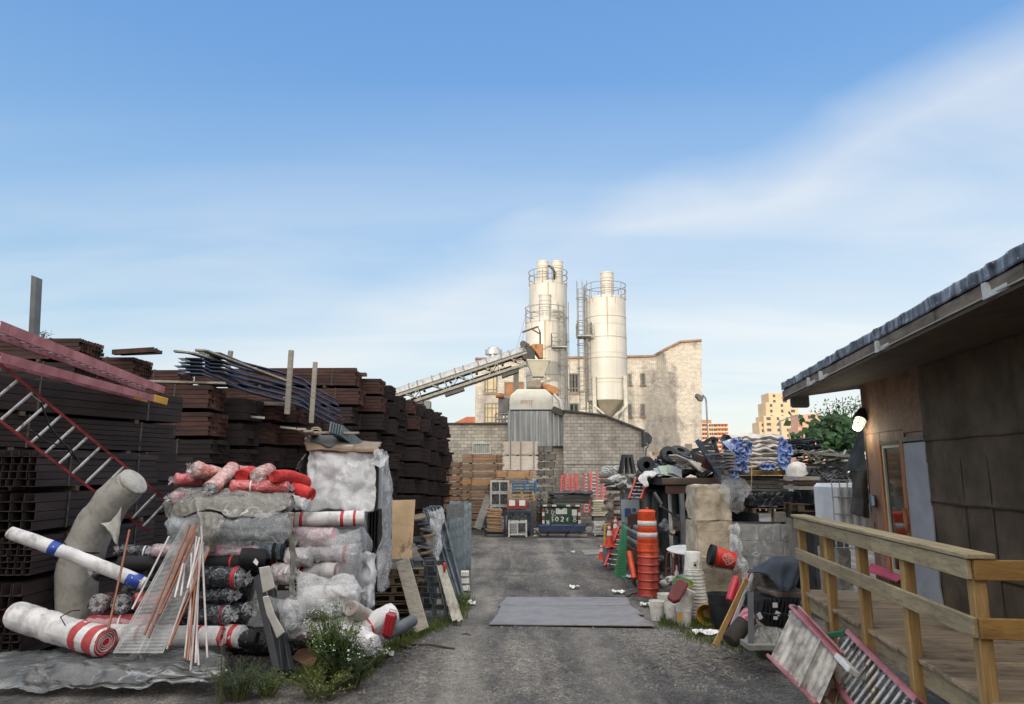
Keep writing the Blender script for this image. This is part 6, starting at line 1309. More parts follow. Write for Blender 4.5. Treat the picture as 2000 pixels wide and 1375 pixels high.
g = MB(); g.bx((P(1292, 1, 17).x, 16.9, 0), (P(1350, 1, 17).x, 18.2, P(1, 1146, 17).z)); tag(g.build('tool_chest', M('chest', '#3a2b28', '#4f3b36', sc=3), bevel=.03), 'dark brown chest under the bottles and hand trucks', 'chest')
for k in range(7): p = P(1299+k*6, 1138-3*(k % 3), 16.9); g = MB(); g.rock(p, (.24, .2, .16), k, 2, .3); tag(g.build('litter_bag', [mscr, mtn, mwht][k % 3], smooth=180), 'crumpled bag in the tool clutter, %s from the post' % RORD[k], 'bag')
g = MB(); g.lathe([(0, 0), (.45, .0), (.5, .03), (.45, .06), (0, .07)], 24, Matrix.Translation(P(1345, 1077, 16.6)) @ Matrix.Rotation(.1, 4, 'X')); tag(g.build('white_tray', mwht, smooth=40), 'round white tray beside the bucket stack', 'tray')
# ================================================================= drums, pipes, cones
mor = M('drum_orange', '#b03a18', '#cc4a1e', '#c2431c', sc=3, rough=.45, dirt='#8a2f1a', dsc=3, rv=.06); mor2 = M('drum_red', '#912c20', '#a83627', '#b54231', sc=3, rough=.5, dirt='#6d251c', dsc=2.5, rv=.08); mwr = M('reflect_band', '#b9bab9', '#d0d1cf', sc=8, rough=.35)
c0 = G(1268, 1163); s_ = c0.y/1.05/FL; zb = 0
def drum(label, z, full, mat_, tx=0):
    o = thing('traffic_drum', label, 'traffic drum', c0+Vector((tx, 0, z)), 'nested traffic drums'); T = Matrix.Translation(c0+Vector((tx, 0, z))); R0 = .24
    if full:
        h_ = 1.; pr = [(.27, 0), (.27, .03), (.262, .05)]
        for k, (a, b_) in enumerate([(.05, .2), (.2, .33), (.33, .47), (.47, .6), (.6, .75), (.75, .97)]): rr = .262-.05*a; pr += [(rr, a+.012), (rr-.006*0, b_-.012), (rr-.012, b_)]
        pr += [(.2, h_-.02), (.17, h_), (0, h_)]
        g = MB(); g.lathe(pr, 32, T); g.build('body', mat_, o, smooth=35)
        for a, b_ in ((.345, .455), (.615, .735)): g = MB(); rr = .265-.05*a; g.lathe([(rr-.004, a), (rr+.002, a+.004), (rr+.001, b_-.004), (rr-.006, b_)], 32, T); g.build('reflective_band', mwr, o, smooth=60)
        g = MB(); g.box(c0+Vector((tx+.02, 0, z+h_+.02)), (.05, .03, .08)); g.build('lug', mat_, o, bevel=.01); g = MB(); g.box(c0+Vector((tx+.2, -.1, z+h_-.12)), (.05, .03, .14), (0, .2, .3)); g.build('rubber_flap', mblk, o, bevel=.01)
    else:
        g = MB(); g.lathe([(.25, 0), (.268, .005), (.272, .02), (.262, .035), (.25, .06), (.247, .26), (.24, .27)], 32, T); g.build('body', mat_, o, smooth=35)
    return o
drum('lowest red traffic drum, base of the nested column', 0, False, mor2, -.02)
for k in range(5): drum('faded red traffic drum rim, %s up in the nested column' % RORD[k+1], .17+k*.185, False, mor2 if k < 4 else mor, -.015+.006*k)
drum('orange traffic drum with two white bands crowning the nested column', 1.05, True, mor)
# grey pipes stack
mpg = M('pipe_grey', '#5f6467', '#7f8486', sc=4, metal=.2, rough=.45, rv=.15); mpd = Mflat('pipe_inside', '#0c0d0f', .8)
pc = G(1236, 1118)
k = 0
for r_i in range(5):
    for q in range(4 if r_i % 2 else 3):
        x = pc.x-.32+q*.14+(0 if r_i % 2 else .07); z = 1.0+r_i*.122; a = Vector((x, 18.6, z)); g = MB(); k += 1
        g.lathe([(.05, 3.), (.066, 3.), (.066, 0), (.05, 0), (.05, .5), (0, .5)], 14, Matrix.Translation(a) @ Matrix.Rotation(-pi/2, 4, 'X')); tag(g.build('grey_pipe', mpg, smooth=40), 'open ended grey pipe stacked above the clamps, row %s, %s in the row' % (RORD[r_i], RORD[q]), 'pipe', 'grey pipes stacked end on')
g = MB(); g.bx((pc.x-.45, 18.9, .6), (pc.x+.3, 21, .97)); tag(g.build('timber_sleeper', mdun), 'dark timber base under the grey pipes', 'timber')
for k in range(34):
    p = Vector((pc.x-.35+RR.random()*.62, 18.6+RR.random()*.2, .08+RR.random()*.75)); g = MB(); g.lathe([(.035, -.05), (.055, -.05), (.055, .05), (.035, .05), (.035, -.05)], 10, Matrix.Translation(p) @ Euler((RR.random()*3, RR.random()*3, 0)).to_matrix().to_4x4()); g.box(p+Vector((.05, 0, 0)), (.05, .03, .09), (RR.random()*3, 0, 0))
    tag(g.build('scaffold_clamp', mpg, smooth=30), 'scaffold clamp in the heap below the grey pipes', 'clamp', 'scaffold clamps below the grey pipes')
g = MB(); g.bx((pc.x-.38, 18.85, 0), (pc.x+.25, 19.5, .6)); tag(g.build('clamp_bin', mscd), 'dark bin behind the heap of clamps', 'bin')
g = MB(); g.tube([P(1229, 1078, 18.1), P(1239, 1130, 17.7)], .07, 14); tag(g.build('delineator_tube', mor, smooth=60), 'orange plastic tube leaning against the clamps', 'tube')
# green mesh roll
mgm = M('green_mesh', '#2c6b45', '#3a8257', sc=3, rv=.1); a, b_, c_, d = P(1199, 1125, 19), P(1216, 1022, 19.6), P(1222, 1132, 18.6), P(1224, 1040, 19.2)
g = MB()
for k in range(16): f = k/15; g.tube([a.lerp(c_, f), b_.lerp(d, f)], .008, 4, False)
for k in range(34): f = k/33; g.tube([a.lerp(b_, f), c_.lerp(d, f)+Vector((0, 0, .1))], .008, 4, False)
for k in range(24): f = k/23; g.tube([a.lerp(b_, f)+Vector((.1, .25, 0)), c_.lerp(d, f)+Vector((.05, .25, .1))], .008, 4, False)
tag(g.build('green_mesh', mgm), 'green coated wire mesh sheets leaning by the pipes', 'mesh panel')
# red ladder, yellow legs, cones
ladder(P(1180, 1106, 22.), P(1211, 1022, 23.), (.9, -.5, 0), .42, 9, M('ladder_bright', '#a32622', '#bb332c', sc=3, rough=.5), 'bright red ladder leaning between cones and green mesh', .1, .06, .02)
g = MB(); g.tube([P(1181, 1100, 24), P(1181, 1024, 24)], .035, 6); g.tube([P(1177, 1024, 24), P(1184, 1026, 24)], .05, 6); g.tube([P(1191, 1100, 23.6), P(1189, 1060, 23.8)], .035, 6); tag(g.build('yellow_stand', myel, smooth=60), 'yellow steel stand beside the traffic cones', 'stand')
mco1 = M('cone_orange', '#b23620', '#cb4528', sc=4, rough=.5)
def cone(loc, s, label, name='traffic_cone'):
    o = thing(name, label, 'traffic cone', loc, 'traffic cones'); T = Matrix.Translation(loc) @ Matrix.Scale(s, 4)
    g = MB(); g.lathe([(.19, .0), (.19, .03), (.135, .035), (.028, .70), (.02, .71), (0, .71)], 24, T); g.build('body', mco1, o, smooth=40)
    for z0, z1 in ((.32, .46), (.53, .60)): rr = lambda z: .135-(z-.035)*.161+.004; g = MB(); g.lathe([(rr(z0)-.003, z0-.001), (rr(z0), z0), (rr(z1), z1), (rr(z1)-.003, z1+.001)], 24, T); g.build('white_collar', mwr, o)
    g = MB(); g.bx(Vector(loc)+Vector((-.2*s, -.2*s, -.03*s)), Vector(loc)+Vector((.2*s, .2*s, -.001))); g.build('base', mco1, o, bevel=.01)
p = P(1191, 1066, 22.4); cone(p, 1.0, 'taller traffic cone standing raised beside the yellow stand'); p = G(1175, 1093); cone((p.x, p.y, .03), .75, 'dull orange traffic cone on the ground, furthest out'); p = P(1203, 1050, 23.2); cone(p, .95, 'second raised traffic cone mostly behind the red ladder')
g = MB(); x0, z0, x1, z1 = rect(1184, 1100, 1199, 1067, 22.8); g.bx((x0, 22.3, 0), (x1+.3, 23.6, z1-.03)); tag(g.build('grey_crate', M('crate_gr', '#5f666b', '#777e83'), bevel=.02), 'grey box that the raised cones stand on', 'box')
g = MB(); g.grid(lambda u, v: G(1134, 1074, .02).lerp(G(1182, 1074, .02), v).lerp(G(1143, 1084, .02).lerp(G(1184, 1082, .02), v), u), 2, 4); tag(g.build('board', mlumg, solid=.02), 'pale board lying flat on the gravel before the cones', 'board')
# ================================================================= cream stone blocks
mstn = M('cream_concrete', '#9d9382', '#b9ae9a', '#c9bfac', sc=1.6, rough=.9, bump=.8, bd=.04, dirt='#857a69', dsc=1.6)
def block(px0, py0, px1, py1, Y, dep, label, rough=.012, seed=1):
    x0, z0, x1, z1 = rect(px0, py0, px1, py1, Y); bm = bmesh.new(); bmesh.ops.create_cube(bm, size=1)
    bmesh.ops.bevel(bm, geom=bm.edges[:], offset=.03, segments=2, affect='EDGES'); bmesh.ops.subdivide_edges(bm, edges=[e for e in bm.edges if e.calc_length() > .3], cuts=0x0e, use_grid_fill=True)
    g = MB(); c = Vector(((x0+x1)/2, Y+dep/2, (z0+z1)/2)); vs = []
    for v in bm.verts:
        q = Vector((v.co.x*(x1-x0), v.co.y*dep, v.co.z*(z1-z0))); w_ = q*3.; n_ = nz(w_, seed)*rough*2+nz(w_*3, seed+4)*rough; vs.append(c+q*(1+n_*.8)+q.normalized()*n_)
    g.add(vs, [[v.index for v in f.verts] for f in bm.faces]); bm.free(); return tag(g.build('stone_block', mstn, smooth=50), label, 'stone block', 'cream concrete blocks')
block(1359, 949, 1430, 1018, 15.25, .9, 'rough cream block with broken corner, top of the block column', .02, 3); block(1359, 1019, 1433, 1092, 15.25, .95, 'smooth faced cream block, second from the top of the column'); block(1362, 1093, 1444, 1157, 15.15, .95, 'cream block behind the red bucket, third from the top', .01, 5); block(1360, 1158, 1446, 1214, 15.15, .95, 'lowest cream block behind the black tub', .01, 7)
# ================================================================= pallets of block and wrapped goods
mcin = M('block_grey', '#77746e', '#8f8c85', sc=5, rough=.95, bump=.6); mfil = Mwrap('film_blocks', '#77746e', '#b5b4b0', .6, 3.4, base2='#8a8780', rough=.3); mfild = Mwrap('film_black', '#0e1116', '#3b434e', .35, 3., base2='#161a21', rough=.35)
def load(px0, py0, px1, py1, Y, dep, mat_, name, label, cat, bevel=.03, amp=.02, seg=10):
    x0, z0, x1, z1 = rect(px0, py0, px1, py1, Y); bm = bmesh.new(); bmesh.ops.create_cube(bm, size=1); bmesh.ops.bevel(bm, geom=bm.edges[:], offset=.02, segments=2, affect='EDGES'); bmesh.ops.subdivide_edges(bm, edges=[e for e in bm.edges if e.calc_length() > .3], cuts=seg, use_grid_fill=True)
    g = MB(); c = Vector(((x0+x1)/2, Y+dep/2, (z0+z1)/2)); vs = []
    for v in bm.verts:
        q = Vector((v.co.x*(x1-x0), v.co.y*dep, v.co.z*(z1-z0))); vs.append(c+q+Vector((nz(q*4+c, 1), nz(q*4+c, 2), nz(q*4+c, 3)*.6))*amp)
    g.add(vs, [[v.index for v in f.verts] for f in bm.faces]); bm.free(); o = g.build(name, mat_, smooth=40); return tag(o, label, cat)
def cmu(x, y, z, s, label, rz=0):
    o = thing('cinder_block', label, 'cinder block', (x, y, z), 'loose cinder blocks between the pallets'); a, b_, c_ = .39*s, .19*s, .19*s; g = MB()
    g.bx((x, y, z), (x+a*.49, y+c_, z+b_)); g.bx((x+a*.51, y+.006, z), (x+a, y+c_, z+b_)); g.build('shell', mcin, o, bevel=.006); g = MB(); g.bx((x+a*.42, y-.006, z+.01), (x+a*.58, y-.001, z+b_-.01)); g.build('end_groove', mcin, o)
# lower wrapped load: courses of blocks under film
o = thing('wrapped_block_pallet', 'large pallet of grey blocks under loose clear film behind the deck rail', 'wrapped pallet', (P(1500, 1, 15.25).x, 15.25, 0)); x0, z0, x1, z1 = rect(1448, 1190, 1568, 1024, 15.35); r_ = random.Random(2)
for k in range(5):
    zc0 = z1-(k+1)*.34
    for q in range(3): g = MB(); w_ = (x1-x0)/3; g.bx((x0+q*w_+.01+.03*(k % 2), 15.35+r_.random()*.03, max(0.02, zc0)), (x0+(q+1)*w_-.01+.03*(k % 2), 16.35, zc0+.33)); g.build('block_course', mcin, o, bevel=.012)
drape('', [[P(1436, 1024, 15.2), P(1475, 1025, 15.15), P(1520, 1024, 15.15), P(1571, 1022, 15.2)], [P(1438, 1070, 15.15), P(1475, 1072, 15.05), P(1520, 1072, 15.05), P(1572, 1070, 15.15)], [P(1440, 1120, 15.1), P(1475, 1120, 15), P(1520, 1122, 15), P(1572, 1125, 15.1)], [P(1442, 1180, 15.05), P(1475, 1180, 14.95), P(1520, 1180, 14.95), P(1572, 1180, 15.05)]], mthin, 'film_cover', amp=.025, fold=.015, ff=6, fr=3, nu=12, nv=12, parent=o)
drape('', [[P(1424, 1024, 15.05), P(1436, 1022, 15.05), P(1448, 1024, 15.05)], [P(1426, 1070, 14.95), P(1440, 1074, 14.85), P(1452, 1080, 14.95)], [P(1434, 1110, 14.95), P(1446, 1118, 14.75), P(1462, 1110, 14.85)], [P(1440, 1160, 14.85), P(1450, 1165, 14.75), P(1456, 1140, 14.85)]], mpl, 'film_tail', amp=.06, fr=4, nu=10, nv=8, parent=o)
zc = P(1500, 1021, 15.25).z
for i, px in enumerate((1450, 1473, 1506, 1527)): cmu(P(px, 1, 15.45).x, 15.45, zc, 1.15 if i in (0, 2) else .95, 'loose grey cinder block on the wrapped pallet, %s' % ['next to the cream block', 'second along', 'third along', 'nearest the shed'][i])
p = P(1500, 998, 15.55); ob = putpal((p.x, 15.85, p.z-.05), .04, 'thin wooden pallet under the black wrapped bundle', (.62, .8, .8))
load(1463, 960, 1538, 989, 15.45, .9, mfild, 'black_bundle', 'black shiny wrapped bundle between the grey lumber and the cinder blocks', 'bundle', amp=.04)
for k in range(4): load(1433, 929+k*8.5, 1541, 936.5+k*8.5, 15.75, 1., mlumg if k % 2 else Mwrap('grey_lum', '#6d6b67', '#a5a4a0', .5, 3, (1, 1, 4)), 'grey_timber_layer', 'grey weathered timber layer under film, %s below the yellow beam' % ['first', 'second', 'third', 'lowest'][k], 'timber', amp=.01)
load(1428, 962, 1462, 1000, 16.15, .6, mfil, 'wrapped_timber', 'grey wrapped timber end beside the rough cream block', 'timber', amp=.03)
drape('clear film draping from the grey timber over the rough block', [[P(1432, 930, 15.45), P(1452, 935, 15.35), P(1466, 962, 15.35)], [P(1410, 946, 15.15), P(1430, 955, 15.05), P(1458, 975, 15.15)], [P(1402, 958, 15.05), P(1420, 975, 15), P(1452, 992, 15.15)], [P(1418, 962, 15.1), P(1428, 998, 15.05), P(1446, 1000, 15.15)]], mthin, amp=.06, fr=4, nu=10, nv=10)
g = MB(); a, b_ = P(1436, 928, 15.65), P(1545, 918, 15.65); g.bx((a.x, 15.55, a.z), (b_.x, 16.45, b_.z)); tag(g.build('yellow_beam', M('ochre_beam', '#77602f', '#8f763d', sc=2, stretch=(.3, 1, 1)), bevel=.01), 'ochre coloured timber tray under the folded slings', 'beam')
# folded cream big bags with blue slings
mbag = M('bag_cream', '#a8a39f', '#c6c1bc', '#b7b2ad', sc=2.5, rough=.85, bump=.5, bd=.02, dirt='#6d6964', dsc=3); mslg = M('sling_blue', '#4f6391', '#6f85b8', '#8b9dca', sc=5, rough=.8, rv=.15)
for k in range(8):
    y0 = 913-k*8.2; x0_, x1_ = 1440-(k % 3)*3-(6 if k > 5 else 0), 1540-(k % 2)*6-(4 if k > 5 else 0); L_ = [P(x0_, y0, 15.75), P(x0_+.33*(x1_-x0_), y0-1, 15.55), P(x0_+.66*(x1_-x0_), y0-1-k*.3, 15.55), P(x1_, y0, 15.75)]
    th = .17
    def bag(u, v, L_=L_, k=k):
        p = L_[0].lerp(L_[3], v)+Vector((0, 0, .02*sin(v*pi))); a = 2*pi*u; q = p+Vector((0, .5-.5*cos(a), 0))+Vector((0, 0, th*.55*sin(a)))
        return q+Vector((0, nz(q*4, k)*.07, nz(Vector((q.x*5, q.y*2, k*3)), k+5)*.07+nz(q*9, k)*.035))
    g = MB(); g.grid(bag, 18, 34); tag(g.build('folded_bag', mbag, smooth=180), 'folded cream lifting bag with wavy edge, %s in the stack' % ('lowest' if k == 0 else ('topmost' if k == 7 else RORD[k]+' up')), 'lifting bag', 'folded lifting bags')
def loop(px, py, Y, w_, h_, seed, label):
    r_ = random.Random(seed); p = P(px, py, Y); tl = r_.uniform(-.5, .5); pts = []
    for k in range(11): a = 2*pi*k/10; q = Vector((w_*.5*cos(a)*(1 if sin(a) < 0 else .6), .03*cos(a*2), h_*.5*sin(a))); q.rotate(Euler((0, tl, r_.uniform(-.1, .1)))); pts.append(p+q)
    g = MB(); g.tube(pts, .034, 6, False); g.v = [Vector((v.x, (v.y-p.y)*1.6+p.y, v.z)) for v in g.v]; return tag(g.build('sling_loop', mslg, smooth=60), label, 'sling', 'blue sling loops')
rs = random.Random(0x0e)
for i in range(34):
    side = i % 2; row = i//2; px = (1428+rs.uniform(0, 34) if side == 0 else 1524+rs.uniform(0, 22)); py = 866+row*3.3+rs.uniform(-2, 2)
    loop(px, py, 15.4+rs.uniform(-.08, .05), rs.uniform(.09, .16), rs.uniform(.18, .34), i, 'blue webbing loop of the folded bags at the %s' % ('scrap roof end' if side == 0 else 'shed end'))
for i in range(3): loop(1490+i*9, 912, 15.4, .12, .12, 50+i, 'blue webbing loop of the folded bags at the front middle')
drape('white bag with blue stripes hanging off the folded stack', [[P(1412, 862, 15.45), P(1440, 858, 15.55)], [P(1420, 872, 15.35), P(1442, 868, 15.45)], [P(1430, 884, 15.35), P(1436, 886, 15.35)]], mwht, 'striped_bag', 'bag', amp=.03)
for k in range(3): g = MB(); g.bar(P(1410+k*4, 862-k, 15.35), P(1428+k*3, 880-k*2, 15.25), .025, .008, (0, 1, 0)); tag(g.build('blue_stripe', mslg), 'blue webbing stripe on the white hanging bag, %s' % RORD[k], 'strap')
g = MB(); g.tube([P(1468, 905, 15.3), P(1468, 930, 15.25), P(1467, 958, 15.35)], .01, 5); tag(g.build('rope', MC['rope']), 'pale rope hanging in front of the grey timber', 'rope')
for k in range(6): load(1400+k*4+(k%2)*5, 884+k*6.2, 1438+k*1, 888+k*6.2, 15., .9, M('sack_grey', '#4f4f53', '#77767a', sc=5, rv=.3), 'folded_sack', 'grey folded sack behind the blue slings, %s' % ORD[k], 'sack', amp=.05)
# pipe bundles at the right
mpb = M('pipe_black', '#15171b', '#23262b', '#3b3f45', sc=6, rough=.5, rv=.35); rs = random.Random(6)
k = 0
for i in range(60):
    px = 1560+rs.uniform(-22, 52); py = 853+rs.uniform(0, 30)+abs(px-1580)*.12; p = P(px, py, 15.85+rs.uniform(0, .2)); d_ = Vector((-.9-.2*rs.random(), 1.6, -.18+.1*rs.random())); g = MB()
    g.tube([p, p+d_*.8], .022, 7); tag(g.build('black_tube', mpb, smooth=60), 'thin black tube in the splayed bundle under the leafy tree', 'tube', 'black tubes under the leafy tree')
for i in range(60):
    px = 1545+rs.uniform(0, 105); py = 882+rs.uniform(0, 22); p = P(px, py, 15.15+rs.uniform(0, .6)); d_ = Vector((.25+.5*rs.random(), .8, rs.uniform(-.05, .12))); g = MB()
    g.tube([p, p+d_], rs.uniform(.018, .03), 7); tag(g.build('grey_tube', mtub if i % 3 else mpb, smooth=60), 'grey tube in the long loose bundle above the black pallets', 'tube', 'grey tubes above the black pallets')
g = MB(); g.bar(P(1545, 880, 15.45), P(1670, 892, 14.85), .12, .06); tag(g.build('lath', mlumg), 'pale timber lath between the two tube bundles', 'lath')
load(1543, 905, 1668, 911, 15.45, 1.2, mscd, 'tube_rack', 'dark timber deck below the grey tube bundle', 'rack', amp=.01)
g = MB(); c = P(1560, 929, 14.85); g.lathe([(.27, -.01), (.29, 0), (.24, .06), (.2, .2), (.1, .28), (0, .3)], 24, Matrix.Translation(c) @ Matrix.Rotation(-.35, 4, 'Y')); tag(g.build('white_dome', M('dome', '#a9a7a2', '#c6c4bf', sc=6, dirt='#85817a'), smooth=60), 'scuffed white plastic dome beside the folded bags', 'dome')
for k in range(3): g = MB(); g.bar(P(1545, 934+k*9, 14.), P(1584, 934+k*9, 14.), .8, .07); tag(g.build('plank', mgrayw if k != 1 else mbm), 'plank under the white dome, %s' % ['top', 'middle', 'lower'][k], 'plank')
load(1545, 960, 1584, 1012, 15.05, .9, mfild, 'black_load', 'smaller black wrapped load beside the cinder blocks', 'wrapped load'); load(1584, 912, 1662, 985, 14.45, 1., mfild, 'black_load', 'large black film wrapped load on a pallet behind the deck', 'wrapped load')
p = P(1622, 1000, 14.55); putpal((p.x, 15.05, p.z), 0, 'pallet carrying the large black wrapped load', (1., .9, 1.1))
load(1584, 1002, 1668, 1180, 14.65, 1., mscd, 'dark_box', 'dark crates under the large black load', 'crate', amp=.02); load(1545, 1012, 1584, 1180, 15.15, .6, mcin, 'block_stack', 'grey block stack behind the deck post', 'block stack', amp=.01)
load(1637, 1075, 1670, 1180, 12.3, .8, mfil, 'wrapped_block_stack', 'film wrapped block stack behind the deck rails', 'wrapped pallet', amp=.02)
# IBC tote
o = thing('liquid_tote', 'white plastic liquid tote in a galvanised cage behind the deck', 'tote', (P(1650, 1, 12).x, 12, 0)); x0, z0, x1, z1 = rect(1634, 1070, 1674, 938, 11.9)
g = MB(); g.bx((x0+.05, 11.96, z0+.1), (x1+.6, 12.8, z1-.06)); g.build('tank', M('tote_white', '#b9bcbf', '#d0d3d5', sc=2, rough=.4), o, bevel=.06)
for k in range(6): x = x0+k*.13; g = MB(); g.tube([(x, 11.9, z0), (x, 11.9, z1)], .011, 6); g.build('cage_bar', mwire, o)
for k in range(5): z = z0+(z1-z0)*k/4; g = MB(); g.tube([(x0-.02, 11.885, z), (x1+.6, 11.885, z)], .012, 6); g.build('cage_hoop', mwire, o)
for k in range(4): x = x0+.06+k*.13; g = MB(); g.tube([(x+.06, 11.955, z0+.15), (x+.06, 11.955, z1-.15)], .03, 8); g.build('moulded_rib', MC['tote_white'], o, smooth=60)
# ================================================================= site office: raised deck, wall, roof
DD = Vector((.125, .992, 0)).normalized(); NN = Vector((DD.y, -DD.x, 0)); UZ = Vector((0, 0, 1))
E0 = Vector((3.92, 9.6, 0)); W0 = Vector((5.18, 8.85, 0)); ZD = 1.41
def onplane(px, py, Q, off=0.):
    d = ray(px, py); q = Q-NN*off; n_ = NN; t = (q-Vector((0, 0, CZ))).dot(n_)/d.dot(n_); return Vector((0, 0, CZ))+d*t
def WP(px, py, off=0.): return onplane(px, py, W0, off)
def WQ(s, z, off=0.): q = W0+DD*s-NN*off; return Vector((q.x, q.y, z))
def wlen(p): return (Vector((p.x, p.y, 0))-W0).dot(DD)
def OB(g, c, sx, sy, sz): return g.box(c, (sx, sy, sz), Matrix((NN, DD, UZ)).transposed())    # sx across, sy along the deck
mtim = Mwood('timber_post_new', '#7a6038', '#97794b', c3='#a68a5c', ax=2, rv=.08, sc=2.6); mtim2 = Mwood('timber_rail', '#6b604c', '#8f8266', c3='#a0916f', ax=1, rv=.1, sc=2.4); mdk = Mwood('deck_wood', '#6b5d4c', '#8a7862', c3='#9c896f', ax=0, rv=.22, sc=2.4, dark='#3d352e'); mtimx = Mwood('timber_cross', '#77592f', '#96753f', ax=0, rv=.1)
dk = thing('timber_deck', 'raised timber deck with post and rail guard beside the site office', 'deck', (4.6, 7, 0))
rd = random.Random(3); s = -7.6; k = 0
while s < .16:
    w_ = .138; c = E0+DD*(s+w_/2)+NN*(.66+rd.uniform(-.012, .012))+UZ*(ZD-.019+rd.uniform(-.0015, .0015)); g = MB(); OB(g, c-NN*.01, 1.34, w_-.007, .038); g.build('deck_board', mdk, dk, bevel=.004); s += w_
g = MB(); OB(g, E0+DD*-3.7+NN*.05+UZ*(ZD-.14), .04, 7.5, .19); g.build('rim_joist', mtim2, dk, bevel=.004)
g = MB(); OB(g, E0+DD*.02+NN*.66+UZ*(ZD-.14), 1.2, .04, .19); g.build('end_joist', mtimx, dk)
for k in range(4): g = MB(); OB(g, E0+DD*(-1.2-k*1.7)+NN*.7+UZ*(ZD-.15), 1.1, .045, .18); g.build('joist', mtimx, dk)
def spx(px):                                     # distance along the deck edge for a picture column
    a = (px-1000)/FL/1.05; q = E0; return -(a*q.y-q.x)/(DD.x-a*DD.y)*1.0
def edge_s(px):
    best = min((abs((lambda p: 1000+FL*p.x/(p.y/1.05))(E0+DD*(q/50.))-px), q/50.) for q in range(-320, 60)); return best[1]
posts = [(1577, 1, 1), (1628, 1, 1), (1692, 1, 1), (1780, 1, 1), (1914, 1, 1)]
for i, (px, _, _) in enumerate(posts):
    s = edge_s(px); c = E0+DD*s-NN*.0; g = MB(); OB(g, c+UZ*((2.37)/2), .095, .095, 2.37); g.build('post', mtim, dk, bevel=.006)
s = 0.02; c = E0+DD*s+NN*.26; g = MB(); OB(g, c+UZ*(2.36/2), .09, .09, 2.36); g.build('post', mtim, dk, bevel=.006)
g = MB(); OB(g, E0+DD*.05+NN*.12+UZ*2.30, .42, .04, .14); g.build('end_rail', mtim2, dk, bevel=.005)
s5 = edge_s(1914)
def railseg(s0, s1, z, h_, off, name): g = MB(); OB(g, E0+DD*(s0+s1)/2-NN*off+UZ*z, .038, abs(s1-s0)-.004, h_); g.build(name, mtim2, dk, bevel=.005)
railseg(.12, -2.65, 2.30, .14, .068, 'top_rail'); railseg(-2.65, s5-.06, 2.30, .14, .068, 'top_rail'); railseg(.14, -2.3, 1.90, .14, .068, 'mid_rail'); railseg(-2.3, -3.05, 1.90, .14, .068, 'mid_rail'); railseg(-3.05, s5-.06, 1.90, .14, .068, 'mid_rail')
for a, b_ in ((.2, -1.5), (-1.5, s5-.1)): g = MB(); OB(g, E0+DD*(a+b_)/2+NN*.0+UZ*2.395, .2, abs(b_-a)-.005, .036); g.build('handrail_cap', mtim2, dk, bevel=.006)
for z in (2.30, 1.90): g = MB(); OB(g, E0+DD*(s5-.07)+NN*.28+UZ*z, .65, .038, .14); g.build('return_rail', mtimx, dk, bevel=.005)
# ---- building
sh = thing('site_office', 'plywood and tar paper site office with felt edged overhanging roof', 'shed', (7, 7, 0)); mply = Mwood('plywood', '#5f4536', '#7f614d', c3='#927360', ax=2, rv=.12, sc=1.6, dark='#5b3c2f', st=5); mplyx = Mwood('plywood_x', '#5b4335', '#80614e', c3='#6d5342', ax=0, rv=.1, sc=1.2, dark='#5b3c2f', st=5)
sc_ = wlen(WP(1683, 780)); g = MB(); ze = 4.32
OB(g, W0+DD*((sc_-6.)/2)+NN*2.51+UZ*(ze/2+.6), 5.0, sc_+6., ze-1.2); g.build('wall', mply, sh)
def panel(pts, th, mat_, name, off=0., parent=None, bevel=.002):
    g = MB(); g.prism([WP(x, y, off) for x, y in pts], -NN*th); return g.build(name, mat_, parent or sh, bevel=bevel)
sT = lambda px, py: wlen(WP(px, py))
def wpanel(s0, s1, z0, z1, th, mat_, name, off=0., parent=None, bevel=.003):
    g = MB(); c = WQ((s0+s1)/2, (z0+z1)/2, off+th/2); OB(g, c, th, abs(s1-s0), z1-z0); return g.build(name, mat_, parent or sh, bevel=bevel)
sv = sT(1804, 780); sw0, sw1 = sT(1724, 900), sT(1768, 900); sg0, sg1 = sT(1776, 950), sT(1822, 1050)
wpanel(sc_, sT(1760, 800), 3.55, ze-.0, .014, mplyx, 'plywood_sheet', 0); wpanel(sT(1760, 800)-.004, sv-.02, 3.5, ze-.002, .015, mplyx, 'plywood_sheet', 0)
wpanel(sc_, sw0+.0, ZD+.01, 3.545, .013, mply, 'plywood_sheet', 0); wpanel(sw0-.004, sg0+.0, 3.37, 3.545, .012, mply, 'plywood_sheet', 0)
mtar = M('tar_paper', '#483d30', '#54483a', '#605343', sc=2.2, stretch=(1, 1, 1), rough=.9, bump=.35, bd=.03, spec=.3, dirt='#332c26', dsc=.7)
zt1 = WP(1900, 853).z; zt2 = WP(1880, 923).z
def tpaper(s0, s1, z0, z1, off, seed, name='tar_paper'):
    def f(u, v):
        s = s0+(s1-s0)*u; z = z0+(z1-z0)*v; e = .02*nz((z*3, seed, 0), 1)*(1 if u < .02 else 0); sag = .012*nz((s*2, seed, 0), 3) if v < .02 else 0
        return WQ(s+e*2, z+sag, off+.012*nz((s*2.2, z*2.2, seed), 2)+.012+(.012 if v < .06 else 0)+.008*nz((s*7+z*5, z*2, seed), 6))
    g = MB(); g.grid(f, 60, 26); g.build(name, mtar, sh, smooth=180, solid=.003)
sL = -6.2
tpaper(sv, sL, 3.36, ze-.01, .03, 1); tpaper(sT(1800, 900), sL, 2.62, 3.44, .018, 2); tpaper(sT(1820, 950), sL, 1.9, 2.70, .006, 3); tpaper(sT(1824, 1100), sL, ZD-.05, 2.0, .002, 4)
for s in (-1.0, -1.55, -2.9): g = MB(); OB(g, WQ(s, 2.3, .035), .006, .02, 1.7); g.build('batten_mark', M('tar_ridge', '#3d3731', '#4a433c'), sh)
